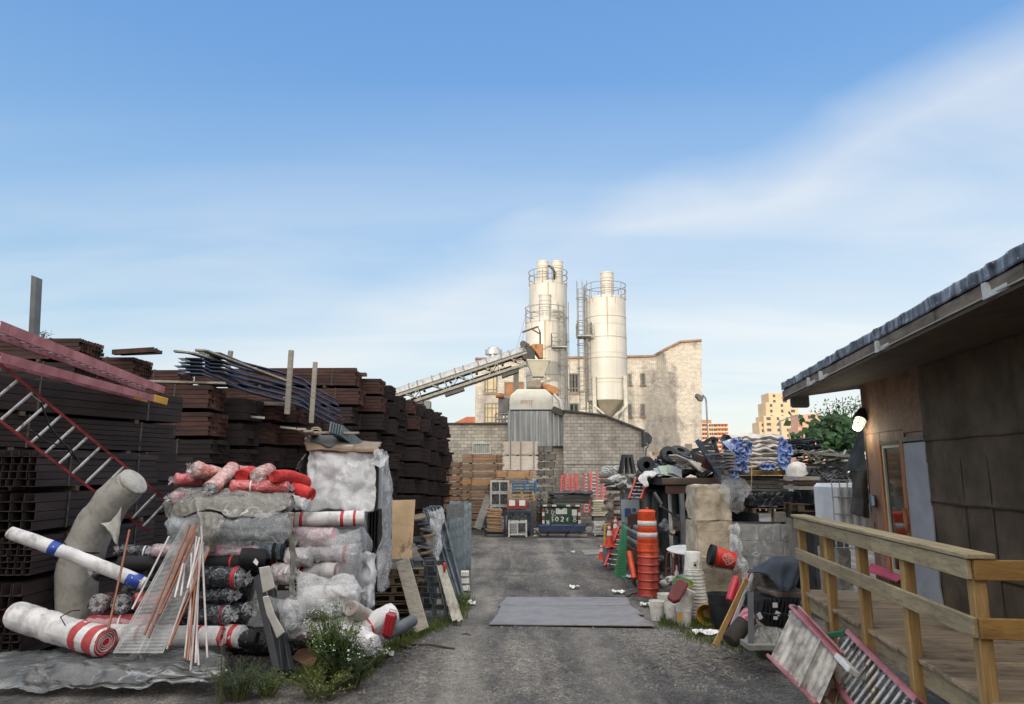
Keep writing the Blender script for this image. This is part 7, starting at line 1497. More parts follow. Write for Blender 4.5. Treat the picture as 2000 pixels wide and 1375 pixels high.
# window
wf = M('window_frame', '#a09a84', '#b5af98', sc=3); w_ = thing('x', '', '') if 0 else None
zw0, zw1 = ZD+.2, 3.36
g = MB(); OB(g, WQ((sw0+sw1)/2, (zw0+zw1)/2, .005), .01, abs(sw1-sw0)-.05, zw1-zw0-.02); wn = g.build('window', M('reveal_dark', '#2c2621'), sh)
mgw = Mflat('window_glass', '#14181b', .04, spec=1.); g = MB(); OB(g, WQ((sw0+sw1)/2, (zw0+zw1)/2, .012), .004, abs(sw1-sw0)-.1, zw1-zw0-.06); g.build('pane', mgw, wn)
for a in (sw0-.13, sw1+.035): g = MB(); OB(g, WQ(a, (zw0+zw1)/2, .025), .03, .045, zw1-zw0); g.build('frame', wf, wn, bevel=.004)
for z in (zw0+.03, 2.07, 1.97, zw1-.02): g = MB(); OB(g, WQ((sw0+sw1)/2-.05, z, .026), .028, abs(sw1-sw0)-.17, .05); g.build('frame', wf, wn, bevel=.004)
mcas = Mwood('casing', '#7d4a2b', '#a0663f', c3='#b07a52', ax=2, rv=.1)
for s, wd, m_ in ((sw0-.03, .1, mcas), (sw1-.03, .1, mcas)): g = MB(); OB(g, WQ(s, (zw0+zw1)/2+.03, .035), .04, wd, zw1-zw0+.06); g.build('casing', m_, wn, bevel=.004)
g = MB(); OB(g, WQ((sw0+sw1)/2, zw1+.025, .034), .036, abs(sw1-sw0)-.08, .05); g.build('head_casing', M('head_dark', '#3a241b'), wn)
mrf = M('red_flashing', '#a02a3f', '#b63750', sc=2, rough=.45); g = MB(); s0, s1 = sT(1706, 1095), sT(1768, 1105); g.grid(lambda u, v: WQ(s0+(s1-s0)*u+(.04*v if u < .1 else 0), 1.64-.11*v, .03+.10*v**1.5+.01*nz((u*5, v, 0))), 14, 4); g.build('red_flashing', mrf, sh, smooth=180, solid=.004)
wpanel(sw0-.06, sw1-.02, ZD+.02, 1.52, .02, mplyx, 'plywood_sheet', .004)
# grey insulation board
mgb = M('grey_board_panel', '#8b8d91', '#9b9da1', sc=3, rough=.7); g = MB(); zz0, zz1 = ZD+.02, 3.36; s0, s1 = sg0-.02, sT(1812, 850)
pl = [WQ(s0, zz0, .02), WQ(s0, zz1, .02)]+[WQ(s1+(.03 if i % 2 else 0)-.035*(1-f), zz0+(zz1-zz0)*f, .02) for i, f in enumerate([1, .87, .86, .6, .58, .35, .33, .1, 0])]
g.prism(pl, -NN*.022); g.build('grey_board', mgb, sh, bevel=.003); g = MB(); OB(g, WQ((s0+s1)/2, zz1+.05, .035), .05, abs(s1-s0)+.03, .06); g.build('board_cap', M('cap_grey', '#4b5052', '#5d6263'), sh)
g = MB(); q = P(1776, 985, 8.8); a = WQ(s0+.03, 2.2, .06); g.prism([a, a+UZ*.12+DD*-.04, a+UZ*.32+DD*.0, a+UZ*.2+DD*.05], -NN*.03); g.build('splintered_wood', mcas, sh)
# roof
F_far = Vector((4.53, 11.5, 4.15)); F_near = Vector((3.75-.125*3.2, 5.26-.992*3.2, 4.38)); fd = (F_near-F_far)
mfelt2 = M('roof_felt', '#2b3037', '#59636f', '#97a2ae', sc=3.2, stretch=(1, 3.5, .35), rough=.5, bump=.7, bd=.03, spec=.6); msof = Mwood('soffit', '#3f332b', '#55463b', ax=1, rv=.1, sc=1.2, dark='#332a24', st=4); mfas = Mwood('fascia', '#4b433b', '#6b6156', c3='#7d7367', ax=1, rv=.1, dark='#332d28')
rf = MB(); a, b_ = F_far, F_near; a2, b2 = a+Vector((6.5, -.5, .9)), b_+Vector((6.5, -.5, .9))
rf.add([a+UZ*.03, b_+UZ*.03, b_+Vector((1.6, 0, .0)), a+Vector((1.1, -.2, .17)), a+UZ*.25, b_+UZ*.27, b2+UZ*.25, a2+UZ*.25, a+Vector((6.5, -.5, .17)), b_+Vector((6.5, 0, .0))], [(0, 1, 2, 3), (4, 7, 6, 5), (0, 4, 5, 1), (3, 2, 9, 8), (0, 3, 8, 7, 4), (1, 5, 6, 9, 2), (8, 9, 6, 7)])
rf.build('roof', msof, sh)
def felt_(u, v):
    p = a.lerp(b_, u); top = .30+.012*nz((u*14, 0, 0), 1); rp = .028*sin(u*150+6*nz((u*9, v, 0), 2))*(.4+.6*(1-v))+.02*nz((u*30, v*3, 1), 4)
    if v < .3: q = v/.3; return p+Vector((.35*(1-q), 0, top+.05*(1-q)))
    w_ = (v-.3)/.7; return p+Vector((-.03-max(0, rp)*.8, 0, top-(.13+.012*nz((u*16, 5, 0), 2))*w_))
g = MB(); g.grid(felt_, 260, 8); fl = g.build('roof_felt', mfelt2, sh, smooth=180, solid=.004)
g = MB()
for k in range(46):
    for v in (.45, .85): p = felt_((k+.5*(v > .5)+.2)/46, v); g.rock(p+Vector((-.006, 0, 0)), (.012, .012, .012), k, 1, 0)
g.build('felt_nails', mwre := M('nail_head', '#b0b4b6'), fl)
n_ = 7
for k in range(n_):
    p, q = a.lerp(b_, k/n_), a.lerp(b_, (k+1)/n_-.002); g = MB(); g.bar(p+Vector((-.012, 0, .10+.004*(k % 2))), q+Vector((-.012, 0, .10)), .025, .12); g.build('fascia_board', mfas, sh, bevel=.004)
g = MB(); g.bar(a+Vector((-.02, 0, .045)), b_+Vector((-.02, 0, .045)), .04, .012); g.build('drip_strip', M('strip_pale', '#8d8675', '#a39b88'), sh)
g = MB(); g.bar(a+Vector((.0, 0, .015)), b_+Vector((0, 0, .015)), .05, .03); g.build('edge_batten', msof, sh)
for f in (.16, .22, .43, .66): p = a.lerp(b_, f); g = MB(); g.prism([p+Vector((-.06, 0, .02)), p+Vector((-.06, 0, .15)), p+Vector((-.06, -.05, .15)), p+Vector((-.06, -.08, .07)), p+Vector((-.06, -.3, .09)), p+Vector((-.06, -.3, .04))], (.03, 0, 0)); g.build('gutter_clip', mwst, sh)
g = MB(); g.bar(a+Vector((.12, .03, .0)), a+Vector((.42, .03, .0)), .12, .22); g.build('corner_block', M('corner_gr', '#4b5052'), sh, bevel=.03)
# lamp
lp = thing('wall_lamp', 'lit bulkhead wall lamp at the corner of the site office', 'lamp', WP(1690, 815)); c = WQ(sc_-.12, 3.78, .05); g = MB(); M_ = Matrix.Translation(c-NN*.03-UZ*.0) @ (Vector((-.55, -.35, -.75)).to_track_quat('Z', 'Y').to_matrix().to_4x4())
g.lathe([(0, -.16), (.09, -.15), (.11, -.05), (.115, .02), (.1, .03), (.08, .0), (0, .0)], 20, M_); g.build('housing', M('lamp_black', '#191b1d'), lp, smooth=50)
g = MB(); g.lathe([(.082, .02), (.08, .12), (.065, .19), (.03, .215), (0, .22)], 20, M_); mlp = Mflat('lamp_glass', '#eef4d0', .3, emit=1.15); g.build('glass', mlp, lp, smooth=60)
g = MB()
for k in range(6): q = k*pi/3; g.tube([M_ @ Vector((.088*cos(q), .088*sin(q), z)) for z in (.02, .12)]+[M_ @ Vector((.07*cos(q), .07*sin(q), .2))], .004, 4)
for z, r_ in ((.07, .09), (.14, .082)): g.tube([M_ @ Vector((r_*cos(q*pi/8), r_*sin(q*pi/8), z)) for q in range(17)], .004, 4, False)
g.build('guard', MC['lamp_black'], lp)
pl_ = bpy.data.lights.new('lamp_light', 'POINT'); pl_.energy = 5; pl_.color = (1, .95, .7); pl_.shadow_soft_size = .05; po = bpy.data.objects.new('lamp_light', pl_); col.objects.link(po); po.location = M_ @ Vector((-.02, 0, .3))
g = MB(); sx_ = sT(1697, 900); g.tube([WQ(sx_, 3.6, .03), WQ(sx_-.01, 3.0, .03), WQ(sx_, 2.4, .03)], .006, 5); g.tube([WQ(sx_-.09, 2.25, .03), WQ(sx_-.1, 2.1, .04), WQ(sx_, 2.02, .03)], .006, 5); g.build('lamp_cable', MC['cable_black'], lp, smooth=60)
ebx = thing('junction_box', 'small grey junction box on the plywood wall', 'electrical box', WP(1705, 978)); g = MB(); OB(g, WP(1705, 978, .05), .07, .12, .17); g.build('case', mpol, ebx, bevel=.006); g = MB(); OB(g, WP(1705, 978, .09), .006, .1, .14); g.build('cover', ms, ebx)
mtp = M('tarp_grey', '#25282b', '#35393c', '#414548', sc=4, rough=.85, bump=.5)
drape('grey tarpaulin strip hanging at the corner of the site office', [[P(1683, 838, 11.3), P(1687, 838, 11.2), P(1690, 842, 11.1)], [P(1668, 870, 11.3), P(1680, 872, 11.1), P(1690, 875, 11.)], [P(1652, 922, 11.3), P(1674, 920, 11.), P(1692, 916, 10.9)]], mtp, 'tarpaulin', 'tarpaulin', amp=.03, nu=8, nv=8)
drape('longer rolled grey tarpaulin below the hanging strip', [[P(1664, 918, 11.2), P(1678, 920, 10.95), P(1692, 914, 10.9)], [P(1662, 960, 11.2), P(1676, 965, 10.9), P(1696, 960, 10.9)], [P(1658, 1000, 11.2), P(1680, 1010, 10.85), P(1698, 1015, 10.9)]], M('tarp_brown', '#2f2d29', '#43403a', sc=4, rough=.85, bump=.5), 'tarpaulin', 'tarpaulin', amp=.03, fold=.03, ff=2, nu=8, nv=8)
# ================================================================= right foreground clutter
mrbk = M('felt_roll', '#2b2724', '#3d3834', sc=4, rough=.85, bump=.3)
roll('thick dark roofing roll with pink printed band leaning by the rail', (1425, 1252, 11.7), (1498, 1162, 12.1), 17, mrbk, ends=(0, 1), bands=((.47, .2),), bandmat=M('pink_label', '#a04a60', '#c9a0ac', sc=16, stretch=(1, 3, 1), lo=.5, hi=.56), name='roofing_roll', lump=.02)
roll('thin dark rubber sheet roll curling behind the wooden board', (1452, 1230, 12.2), (1492, 1122, 12.4), 7, mrbk, ends=(0, 1), name='roofing_roll', lump=.05)
roll('red plastic sheet roll standing beside the black tub', (1425, 1172, 12.9), (1439, 1128, 13.1), 8, M('red_sheet', '#a01d2c', '#b8283a', sc=3, rough=.4), ends=(1, 1), name='plastic_roll', lump=.02)
g = MB(); g.bar(P(1436, 1190, 12.8), P(1443, 1142, 13.), .06, .03, (0, 1, 0)); tag(g.build('lath', mrf), 'dark red lath behind the red roll', 'lath')
g = MB(); g.bar(P(1396, 1262, 11.3), P(1458, 1132, 12.1), .09, .025, (0, 1, .2)); g.v = g.v; tag(g.build('board', M('new_board', '#8f6f42', '#a98756', sc=4, stretch=(6, 6, 1)), bevel=.003), 'light brown board leaning before the dark roofing roll', 'board')
for i, (a, b_, c_, d, m_, lab) in enumerate([(1428, 1225, 1474, 1112, mwst, 'white thin pole behind the leaning board'), (1440, 1240, 1482, 1120, mfas, 'weathered thin board beside the rubber roll'), (1437, 1256, 1512, 1135, mpb, 'thin black bar crossing behind the steel angle'), (1426, 1215, 1468, 1118, mrf, 'dark red strip among the leaning poles'), (1443, 1110, 1452, 1180, mply, 'brown board below the film tail')]):
    g = MB(); g.bar(P(a, b_, 12.0+.1*i), P(c_, d, 12.4), .05, .03, (0, 1, 0)); tag(g.build('lath', m_), lab, 'lath')
g = MB(); a, b_ = P(1467, 1262, 11.1), P(1466, 1156, 11.3); g.bar(a, b_, .09, .006, (0, 1, 0)); g.bar(a+Vector((.043, .04, 0)), b_+Vector((.043, .04, 0)), .006, .08, (0, 1, 0)); tag(g.build('steel_angle', mpol), 'upright galvanised steel angle with holes near the deck', 'steel angle')
g = MB(); g.bx(P(1462, 1262, 11.)-Vector((0, 0, .06)), P(1505, 1248, 11.4)); tag(g.build('concrete_footing', M('footing', '#6f6f6b', '#878782', sc=5)), 'grey slab at the foot of the steel angle', 'slab')
# black sheet pile with labels
o = thing('black_sheet_bundle', 'strapped bundle of black folded sheets with white paper tags', 'bundle', (P(1530, 1, 11.6).x, 11.6, 0)); x0, z0, x1, z1 = rect(1486, 1228, 1562, 1168, 11.5); rs = random.Random(5)
for k in range(12): g = MB(); x = x0+(x1-x0)*k/12; g.grid(lambda u, v: Vector((x+(x1-x0)/12*u*1.05+.02*sin(v*9+k), 11.5+.02*rs.random()-.06*sin(pi*u), z0+(z1-z0)*v+(.04 if v == 0 else 0)*rs.random())), 5, 8); g.build('sheet', mblk, o, smooth=180, solid=.01)
g = MB(); g.bx((x0, 11.56, z0), (x1, 12.3, z1-.02)); g.build('core', mblk, o, bevel=.05)
g = MB(); g.tube([P(1482, 1196, 11.35), P(1510, 1200, 11.33), P(1560, 1198, 11.35)], .008, 5); g.build('strap', mscd, o)
for i, (x, y, w_, h_, t_) in enumerate([(1514, 1182, 9, 9, 0), (1484, 1203, 8, 12, -.5), (1519, 1198, 9, 7, .5), (1515, 1207, 8, 6, 0), (1545, 1199, 9, 11, .3)]): g = MB(); sc2 = 11.4/FL; g.box(P(x, y, 11.34), (w_*sc2, .003, h_*sc2), (.1, t_, 0)); g.build('paper_tag', mwband, o)
drape('grey film bunched below the black sheet bundle', [[P(1472, 1200, 11.4), P(1500, 1225, 11.3), P(1545, 1228, 11.3)], [P(1474, 1235, 11.3), P(1500, 1240, 11.2), P(1540, 1240, 11.2)], [P(1476, 1256, 11.2), P(1510, 1275, 11.), P(1530, 1270, 11.)]], mplg, amp=.06, fr=4, nu=8, nv=10)
drape('dark blue grey felt draped over the corner pile', [[P(1480, 1100, 12.2), P(1510, 1092, 12.2), P(1540, 1090, 12.2), P(1575, 1092, 12.2)], [P(1462, 1118, 11.8), P(1500, 1098, 11.8), P(1540, 1094, 11.7), P(1572, 1098, 11.7)], [P(1485, 1115, 11.6), P(1512, 1130, 11.5), P(1530, 1135, 11.45), P(1562, 1130, 11.5)], [P(1510, 1122, 11.55), P(1518, 1145, 11.45), P(1532, 1152, 11.4), P(1548, 1148, 11.45)]], M('felt_blue', '#252c36', '#363e4a', sc=4, rough=.9, bump=.3), 'felt_sheet', 'felt', amp=.03, fold=.02, ff=4, nu=9, nv=9, thick=.012)
for k in range(5): g = MB(); g.bar(P(1500-k*2, 1160-k*2, 11.8), P(1558, 1160-k*2.5, 11.9), .5, .03); tag(g.build('timber_scrap', mlumo if k == 3 else mlumg, bevel=.004), 'timber piece on top of the black sheet bundle, %s up' % RORD[k], 'timber')
for k in range(6): load(1488+k*3, 1120+k*8, 1512+k*3, 1128+k*8, 11.9, .6, mtn, 'folded_tarp', 'crumpled tan tarpaulin fold under the blue grey felt, %s' % ORD[k], 'tarpaulin', amp=.08)
load(1530, 1150, 1566, 1215, 12.3, .8, mtn, 'tarp_bundle', 'dull tarpaulin bundle beside the deck post', 'bundle', amp=.08); load(1500, 1120, 1570, 1160, 12.1, .8, M('felt_blue', '#252c36'), 'felt_bundle', 'dark felt bundle behind the corner pile', 'bundle', amp=.06)
# fallen scaffold plank and ladder in the corner
malu = M('alu_corrugated', '#77716a', '#a39d93', '#bab4a9', sc=5, metal=.15, rough=.5, dirt='#5d554b', dsc=5, bump=.3)
A0, A1, B0, B1 = P(1549, 1188, 8.6), P(1505, 1284, 8.5), P(1640, 1285, 7.3), P(1600, 1378, 7.2)
o = thing('scaffold_plank', 'weathered aluminium scaffold plank with red rails tipped on its edge', 'scaffold plank', A0); lg = (B0-A0).normalized(); cr_ = (A1-A0); nn_ = lg.cross(cr_).normalized()
def rib(u, v): p = A0.lerp(A1, u).lerp(B0.lerp(B1, u), v); return p+nn_*(.016*(1 if (u*11) % 1 < .5 else -1))
def ribs2(u, v): return A0.lerp(B0, u).lerp(A1.lerp(B1, u), v)+nn_*(.012*max(-.7, min(.7, sin(u*2*pi*9)))*1.3)
g = MB(); g.grid(lambda u, v: ribs2(u, .02+.96*v), 110, 2); g.build('deck_sheet', malu, o, solid=.004)
for p, q in ((A0, B0), (A1, B1)): g = MB(); g.bar(p-lg*.02, q, .035, .1, nn_); g.build('rail', mpink, o, bevel=.004)
g = MB(); g.bar(A0.lerp(B0, .72)+nn_*-.05, A1.lerp(B1, .72)+nn_*-.05, .03, .03); g.build('stiffener', malu, o); g = MB(); g.bar(B0-cr_*.0+nn_*.0, B0+lg*.32, .06, .12, nn_); g.build('end_hook', mwst, o, bevel=.01)
g = MB(); g.bar(A0-lg*.06, A0+lg*.05-cr_*.03, .05, .05); g.build('hook', mpol, o)
g = MB(); g.bar(P(1560, 1190, 9.), P(1645, 1282, 7.7), .03, .09); tag(g.build('plank_rail', mpink, bevel=.003), 'second pink rail lying just behind the scaffold plank', 'rail')
g = MB(); g.bar(P(1606, 1243, 8.3), P(1652, 1236, 8.1), .06, .06); tag(g.build('green_tube', M('green_bar', '#1d5a42', '#2a6d52'), bevel=.008), 'green steel bar across the two fallen ladders', 'bar')
ladder(P(1662, 1234, 7.9), P(1800, 1370, 6.2), (-.75, -.1, -1.), .5, 14, mpink, 'fallen pink ladder with close aluminium rungs in the corner under the deck', .1, .045, .018, umat=mrung)
for k in range(4): g = MB(); g.bar(P(1628+k*14, 1240+k*6, 8.3), P(1590+k*16, 1378, 7.5), .05, .02, (0, 1, 0)); tag(g.build('aluminium_strip', malu if k % 2 else mrung), 'loose aluminium slat between the fallen plank and ladder, %s' % RORD[k], 'slat')
g = MB(); g.bar(P(1640, 1290, 7.6), P(1610, 1378, 7.4), .16, .01, (0, 1, 0)); tag(g.build('torn_label_board', mwood_ := M('torn_board', '#6b4f43', '#a59a90', sc=9, lo=.48, hi=.52)), 'peeling board behind the end hook of the fallen plank', 'board')
# ================================================================= buckets and tubs
def GB(px, py): return G(px, py)
c = GB(1367, 1213); r_ = random.Random(4)
for k in range(15):
    z = k*.066; lean = -.006*k
    if k < 14: o = thing('bucket', '', 'bucket', c+Vector((lean, 0, z)), 'nested white buckets'); T = Matrix.Translation(c+Vector((lean, 0, z))); g = MB(); g.lathe([(.15, 0), (.166, .045), (.19, .05), (.199, .055), (.199, .082), (.18, .085), (.18, .096), (.193, .098), (.193, .104), (.17, .106)], 26, T @ Euler((r_.uniform(-.02, .02), r_.uniform(-.02, .02), 0)).to_matrix().to_4x4()); g.build('shell', mbkt, o, smooth=35)
    o['label'] = 'nested white bucket rim in the tall column, %s from the ground' % (RORD[k] if k < 15 else 'top')
putbk(c+Vector((-.09, 0, 1.36)), (pi, 0, .3), 'upturned white bucket crowning the tall nested column', 1.22, src=BK)
a = c+Vector((-.1, -.19, 1.12)); ob = [o for o in bpy.data.objects if o.get('label', '') == 'upturned white bucket crowning the tall nested column'][0]
g = MB(); g.box(a+Vector((0, -.004, .05)), (.07, .004, .01)); g.box(a+Vector((0, -.004, 0)), (.05, .004, .05)); attach(g.build('printed_mark', mscd), ob)
for i, (px, py, rx, ry, s, lab) in enumerate([(1284, 1211, 0, 0, 1.02, 'white bucket with hanging wire handle, nearest the traffic drums'), (1314, 1216, 0, 0, .98, 'white bucket holding black scrap under the red tray'), (1337, 1222, 0, 0, 1.02, 'white bucket carrying the tipped bucket, yellow patch at its side'), (1300, 1196, 0, 0, 1.05, 'yellowed bucket half hidden behind the red tray'), (1325, 1190, 0, 0, 1., 'white bucket at the back of the bucket group')]):
    p = GB(px, py); putbk((p.x, p.y, 0), (0, 0, i*.9), lab, s)
p = GB(1337, 1222); putbk((p.x-.06, p.y+.02, .33), (.12, .42, .2), 'white bucket tipped to the side on top of another bucket', 1.06); putbk((p.x-.02, p.y+.02, .25), (.08, .3, .6), 'white bucket nested below the tipped one', 1.05)
g = MB(); g.box((p.x-.13, p.y-.17, .2), (.09, .005, .15)); attach(g.build('yellow_label', myel), bylabel('white bucket carrying the tipped bucket, yellow patch at its side'))
mred5 = M('red_tray', '#5a1519', '#7a1f25', sc=4, rough=.5, dirt='#4f1519', dsc=4); c = GB(1322, 1205); M_ = Matrix.Translation(P(1323, 1157, 14.1)) @ Euler((radians(40), radians(-14), radians(10))).to_matrix().to_4x4() @ Matrix.Rotation(radians(38), 4, 'Z')
g = MB(); pts = [(-.30, -.06), (-.2, -.13), (.25, -.12), (.30, .05), (.2, .11), (-.26, .1)]; g.prism([M_ @ Vector((x, y, 0)) for x, y in pts], (M_.to_3x3() @ Vector((0, 0, .1)))); ob = tag(g.build('red_tray', mred5, bevel=.02), 'dirty dark red plastic tray tipped over the buckets', 'tray')
g = MB(); g.prism([M_ @ Vector((x*.86, y*.8, .101)) for x, y in pts], (M_.to_3x3() @ Vector((0, 0, .004)))); g.build('tray_bottom', M('tray_inner', '#4a1114', '#651a1e', sc=5, dirt='#8d7a70', dsc=9, dlo=.6, dhi=.7), ob)
mg5 = M('green_frame', '#3d7a3a', '#559650', sc=4); g = MB()
for a, b_, c_, d in ((1316, 1146, 1322, 1125), (1322, 1125, 1350, 1136), (1350, 1136, 1352, 1142), (1316, 1146, 1326, 1149)): g.bar(P(a, b_, 14.5), P(c_, d, 14.5), .05, .05, (0, 1, 0))
tag(g.build('green_stand', mg5), 'bright green plastic frame behind the red tray', 'frame'); g = MB(); a, b_ = P(1320, 1148, 14.6), P(1352, 1132, 14.6); g.bx((a.x, 14.6, a.z), (b_.x, 14.63, b_.z)); tag(g.build('yellow_sheet', M('pale_yellow', '#a89a4d', '#bdb065', sc=4)), 'pale yellow sheet inside the green frame', 'sheet')
yb = bucket(M('yellow_plastic', '#a07a1c', '#b98f28', sc=3, rough=.45), 'yellow bucket lying open on its side beside the black tub', .36, .14, .19, False); p = GB(1388, 1222); place(yb, (p.x+.08, p.y+.22, .17), (radians(82), 0, radians(-30)))
tb = bucket(M('tub_black', '#15181c', '#1f2328', sc=3, rough=.55), 'large black plastic tub standing in front of the cream blocks', .64, .19, .25, False, 'tub', None, None, 'tub', 1); p = GB(1410, 1226); place(tb, (p.x, p.y, 0), None, 1.0)
mor5 = M('bucket_orange', '#b2281c', '#c63424', sc=3, rough=.4); rb = thing('bucket', 'red orange bucket lying on the blocks, white shop name on its side', 'bucket', P(1412, 1090, 14.6)); c = P(1412, 1090, 14.6); ax_ = Vector((1, -.05, -.28)).normalized(); M_ = Matrix.Translation(c-ax_*.28) @ ax_.to_track_quat('Z', 'Y').to_matrix().to_4x4()
g = MB(); g.lathe([(.19, .09), (.205, .1), (.205, .12), (.19, .13), (.19, .16), (.2, .17), (.2, .19), (.188, .2), (.172, .5), (.165, .51), (0, .51)], 30, M_); g.build('shell', mor5, rb, smooth=35); g = MB(); g.lathe([(.0, .02), (.19, .02), (.2, 0), (.21, .0), (.205, .1), (.188, .1)], 30, M_); g.build('black_rim', mblk, rb, smooth=35)
def blabel(txt, u, v, size, rot):
    cu = bpy.data.curves.new('letters', 'FONT'); cu.body = txt; cu.size = size; cu.align_x = 'CENTER'; cu.align_y = 'CENTER'; cu.extrude = .001; to = bpy.data.objects.new('t', cu); dg = bpy.context.evaluated_depsgraph_get(); me = bpy.data.meshes.new_from_object(to)
    g = MB(); vs = []
    for q in me.vertices:
        x, y = q.co.x, q.co.y; x, y = x*cos(rot)-y*sin(rot)+u, x*sin(rot)+y*cos(rot)+v; z = .345+x; an = y/.18; R_ = .193-(z-.2)*.05
        base = (M_.inverted().to_3x3() @ Vector((0, -1, .12))); a0 = atan2(base.y, base.x); vs.append(M_ @ Vector((R_*cos(a0+sgn*an), R_*sin(a0+sgn*an), z)))
    g.add(vs, [list(p_.vertices) for p_ in me.polygons]); g.build('letters', mwband, rb); bpy.data.objects.remove(to)
sgn = 1
blabel('THE', -.055, .055, .06, .75); blabel('HOME', -.01, .01, .085, .75); blabel('DEPOT', .04, -.035, .065, .75)
def frame_line(pts):
    g = MB(); base = (M_.inverted().to_3x3() @ Vector((0, -1, .12))); a0 = atan2(base.y, base.x)
    q = []
    for (x0_, y0_), (x1_, y1_) in zip(pts[:-1], pts[1:]):
        for k in range(7): x, y = x0_+(x1_-x0_)*k/6, y0_+(y1_-y0_)*k/6; z = .345+x; R_ = .193-(z-.2)*.05; q.append(M_ @ Vector((R_*cos(a0+y/.18), R_*sin(a0+y/.18), z)))
    g.tube(q, .003, 4); g.build('logo_frame', mwband, rb)
frame_line([(-.13, .0), (0, .13), (.13, 0), (0, -.13), (-.13, 0)])
g = MB(); g.bar(P(1386, 1106, 14.8), P(1440, 1112, 14.8), .5, .03); tag(g.build('board', mlumg), 'thin board ledge under the red bucket', 'board')
# steel plates on the drive
mpl8 = M('road_plate', '#66666a', '#77777b', '#838386', sc=1.2, stretch=(.8, 1, 1), rough=.6, metal=.1, dirt='#66625f', dsc=.9, bump=.1)
for i, (ps, z, lab) in enumerate([([(955, 1221), (1280, 1224), (1245, 1202), (974, 1199)], .03, 'front steel road plate lying on the drive, the widest'), ([(972, 1199.5), (1259, 1201.5), (1232, 1185), (978, 1185.5)], .022, 'middle steel road plate on the drive'), ([(973, 1185), (1232, 1184), (1225, 1168), (990, 1168)], .014, 'rear steel road plate on the drive')]):
    g = MB(); g.prism([G(x, y, z+.006) for x, y in ps], (0, 0, .022)); tag(g.build('steel_road_plate', mpl8, bevel=.003), lab, 'steel plate')
# ================================================================= left edge of the drive: panels, frames, plank
mgp = M('galv_panel', '#3f4a52', '#5d6972', '#6d7880', sc=4, metal=.35, rough=.45, rv=.15); mtwf = M('black_frame', '#15181c', '#262b30', sc=4, rough=.5, rv=.2)
g = MB(); g.prism([P(765, 1092, 14.6), P(766, 977, 15.4), P(811, 976, 15.4), P(804, 1090, 14.6)], (0, .03, 0)); tag(g.build('plywood_sheet', M('stained_ply', '#8a7355', '#a38a68', sc=2, dirt='#4b3a29', dsc=2.2, dlo=.56, dhi=.66)), 'stained pale plywood sheet standing behind the grey plank', 'plywood')
g = MB(); g.bar(P(824, 1232, 13.4), P(786, 1094, 14.1), .27, .05, (0, 1, .1)); tag(g.build('grey_plank', mgrayw, bevel=.006), 'broad grey scaffold plank leaning at the drive edge', 'plank')
for i, (a, b_, c_, d, wd, Y0, Y1) in enumerate([(906, 1166, 862, 990, 26, 17.3, 18.4), (897, 1163, 846, 993, 16, 17.1, 18.2), (892, 1160, 836, 996, 12, 17.2, 18.2)]):
    o = thing('mesh_fence', 'leaning galvanised mesh fence panel, %s' % ['outermost toward the drive', 'middle of the leaning three', 'innermost of the leaning three'][i], 'fence panel', P(a, b_, Y0), 'leaning mesh panels'); p, q = P(a, b_, Y0), P(c_, d, Y1); w_ = Vector((-wd/FL*17, .25, 0))
    for e, f in ((p, q), (p+w_, q+w_), (p, p+w_), (q, q+w_), (p.lerp(q, .5), p.lerp(q, .5)+w_), (p+w_*.45, q+w_*.45)): g = MB(); g.bar(e, f, .05, .05, (0, 1, 0)); g.build('tube', mgp, o, bevel=.01)
    g = MB(); n_ = 70
    for k in range(n_): f = k/(n_-1); g.tube([p.lerp(q, f)+Vector((0, .01, 0)), p.lerp(q, f)+w_+Vector((0, .01, 0))], .009, 3, False)
    for k in range(9): g.tube([p+w_*k/8, q+w_*k/8], .004, 3, False)
    g.build('mesh', mgp, o)
for i in range(6): a = P(915-i*7, 1140+i*4-abs(2-i)*2, 18.7); b_ = P(917-i*7, 982-(i % 2)*3, 19.1); g = MB(); g.bar(a, b_, .12, .05, (0, 1, 0)); ob = tag(g.build('steel_post', mgp, bevel=.008), 'upright grey steel post at the end of the panels, %s from the drive' % RORD[i], 'post', 'upright steel posts')
g = MB(); g.bx(P(870, 1150, 19.)+Vector((0, 0, 0)), P(906, 985, 19.)+Vector((0, .05, 0))); tag(g.build('mesh_screen', mmesh), 'dark mesh screen behind the upright posts', 'mesh panel')
for k in range(3): g = MB(); g.box(P(908, 1120+k*14, 18.3), (.2, .2, .12), (0, 0, .2*k)); tag(g.build('foot_block', mbkt, bevel=.01), 'white plastic foot below the upright posts, %s' % ORD[k], 'foot block')
drape('clear film snagged on top of the leaning panels', [[P(840, 998, 17.6), P(856, 995, 17.5), P(868, 996, 17.6)], [P(842, 1040, 17.5), P(852, 1045, 17.4), P(862, 1030, 17.5)], [P(850, 1090, 17.3), P(858, 1095, 17.3), P(864, 1070, 17.4)]], mpl, amp=.06, fr=3)
for i in range(4):
    p, q = P(893-i*23, 1205-i*2, 14.6-i*.1), P(868-i*22, 1095, 15.4-i*.1); o = thing('bracket_trestle', 'black frame with rows of brackets leaning at the drive edge, %s from the drive' % RORD[i], 'trestle', p, 'black bracketed frames'); w_ = Vector((-.2, .12, 0))
    for e, f in ((p, q), (p+w_, q+w_)): g = MB(); g.bar(e, f, .035, .035, (0, 1, 0)); g.build('upright', mtwf, o)
    for k in range(5):
        c = p.lerp(q, .1+.2*k)+w_*.5
        for j in range(4): g = MB(); g.box(c+Vector((0, -.03, j*.03)), (.17, .06, .016)); g.build('bracket', mtwf if j else mgp, o)
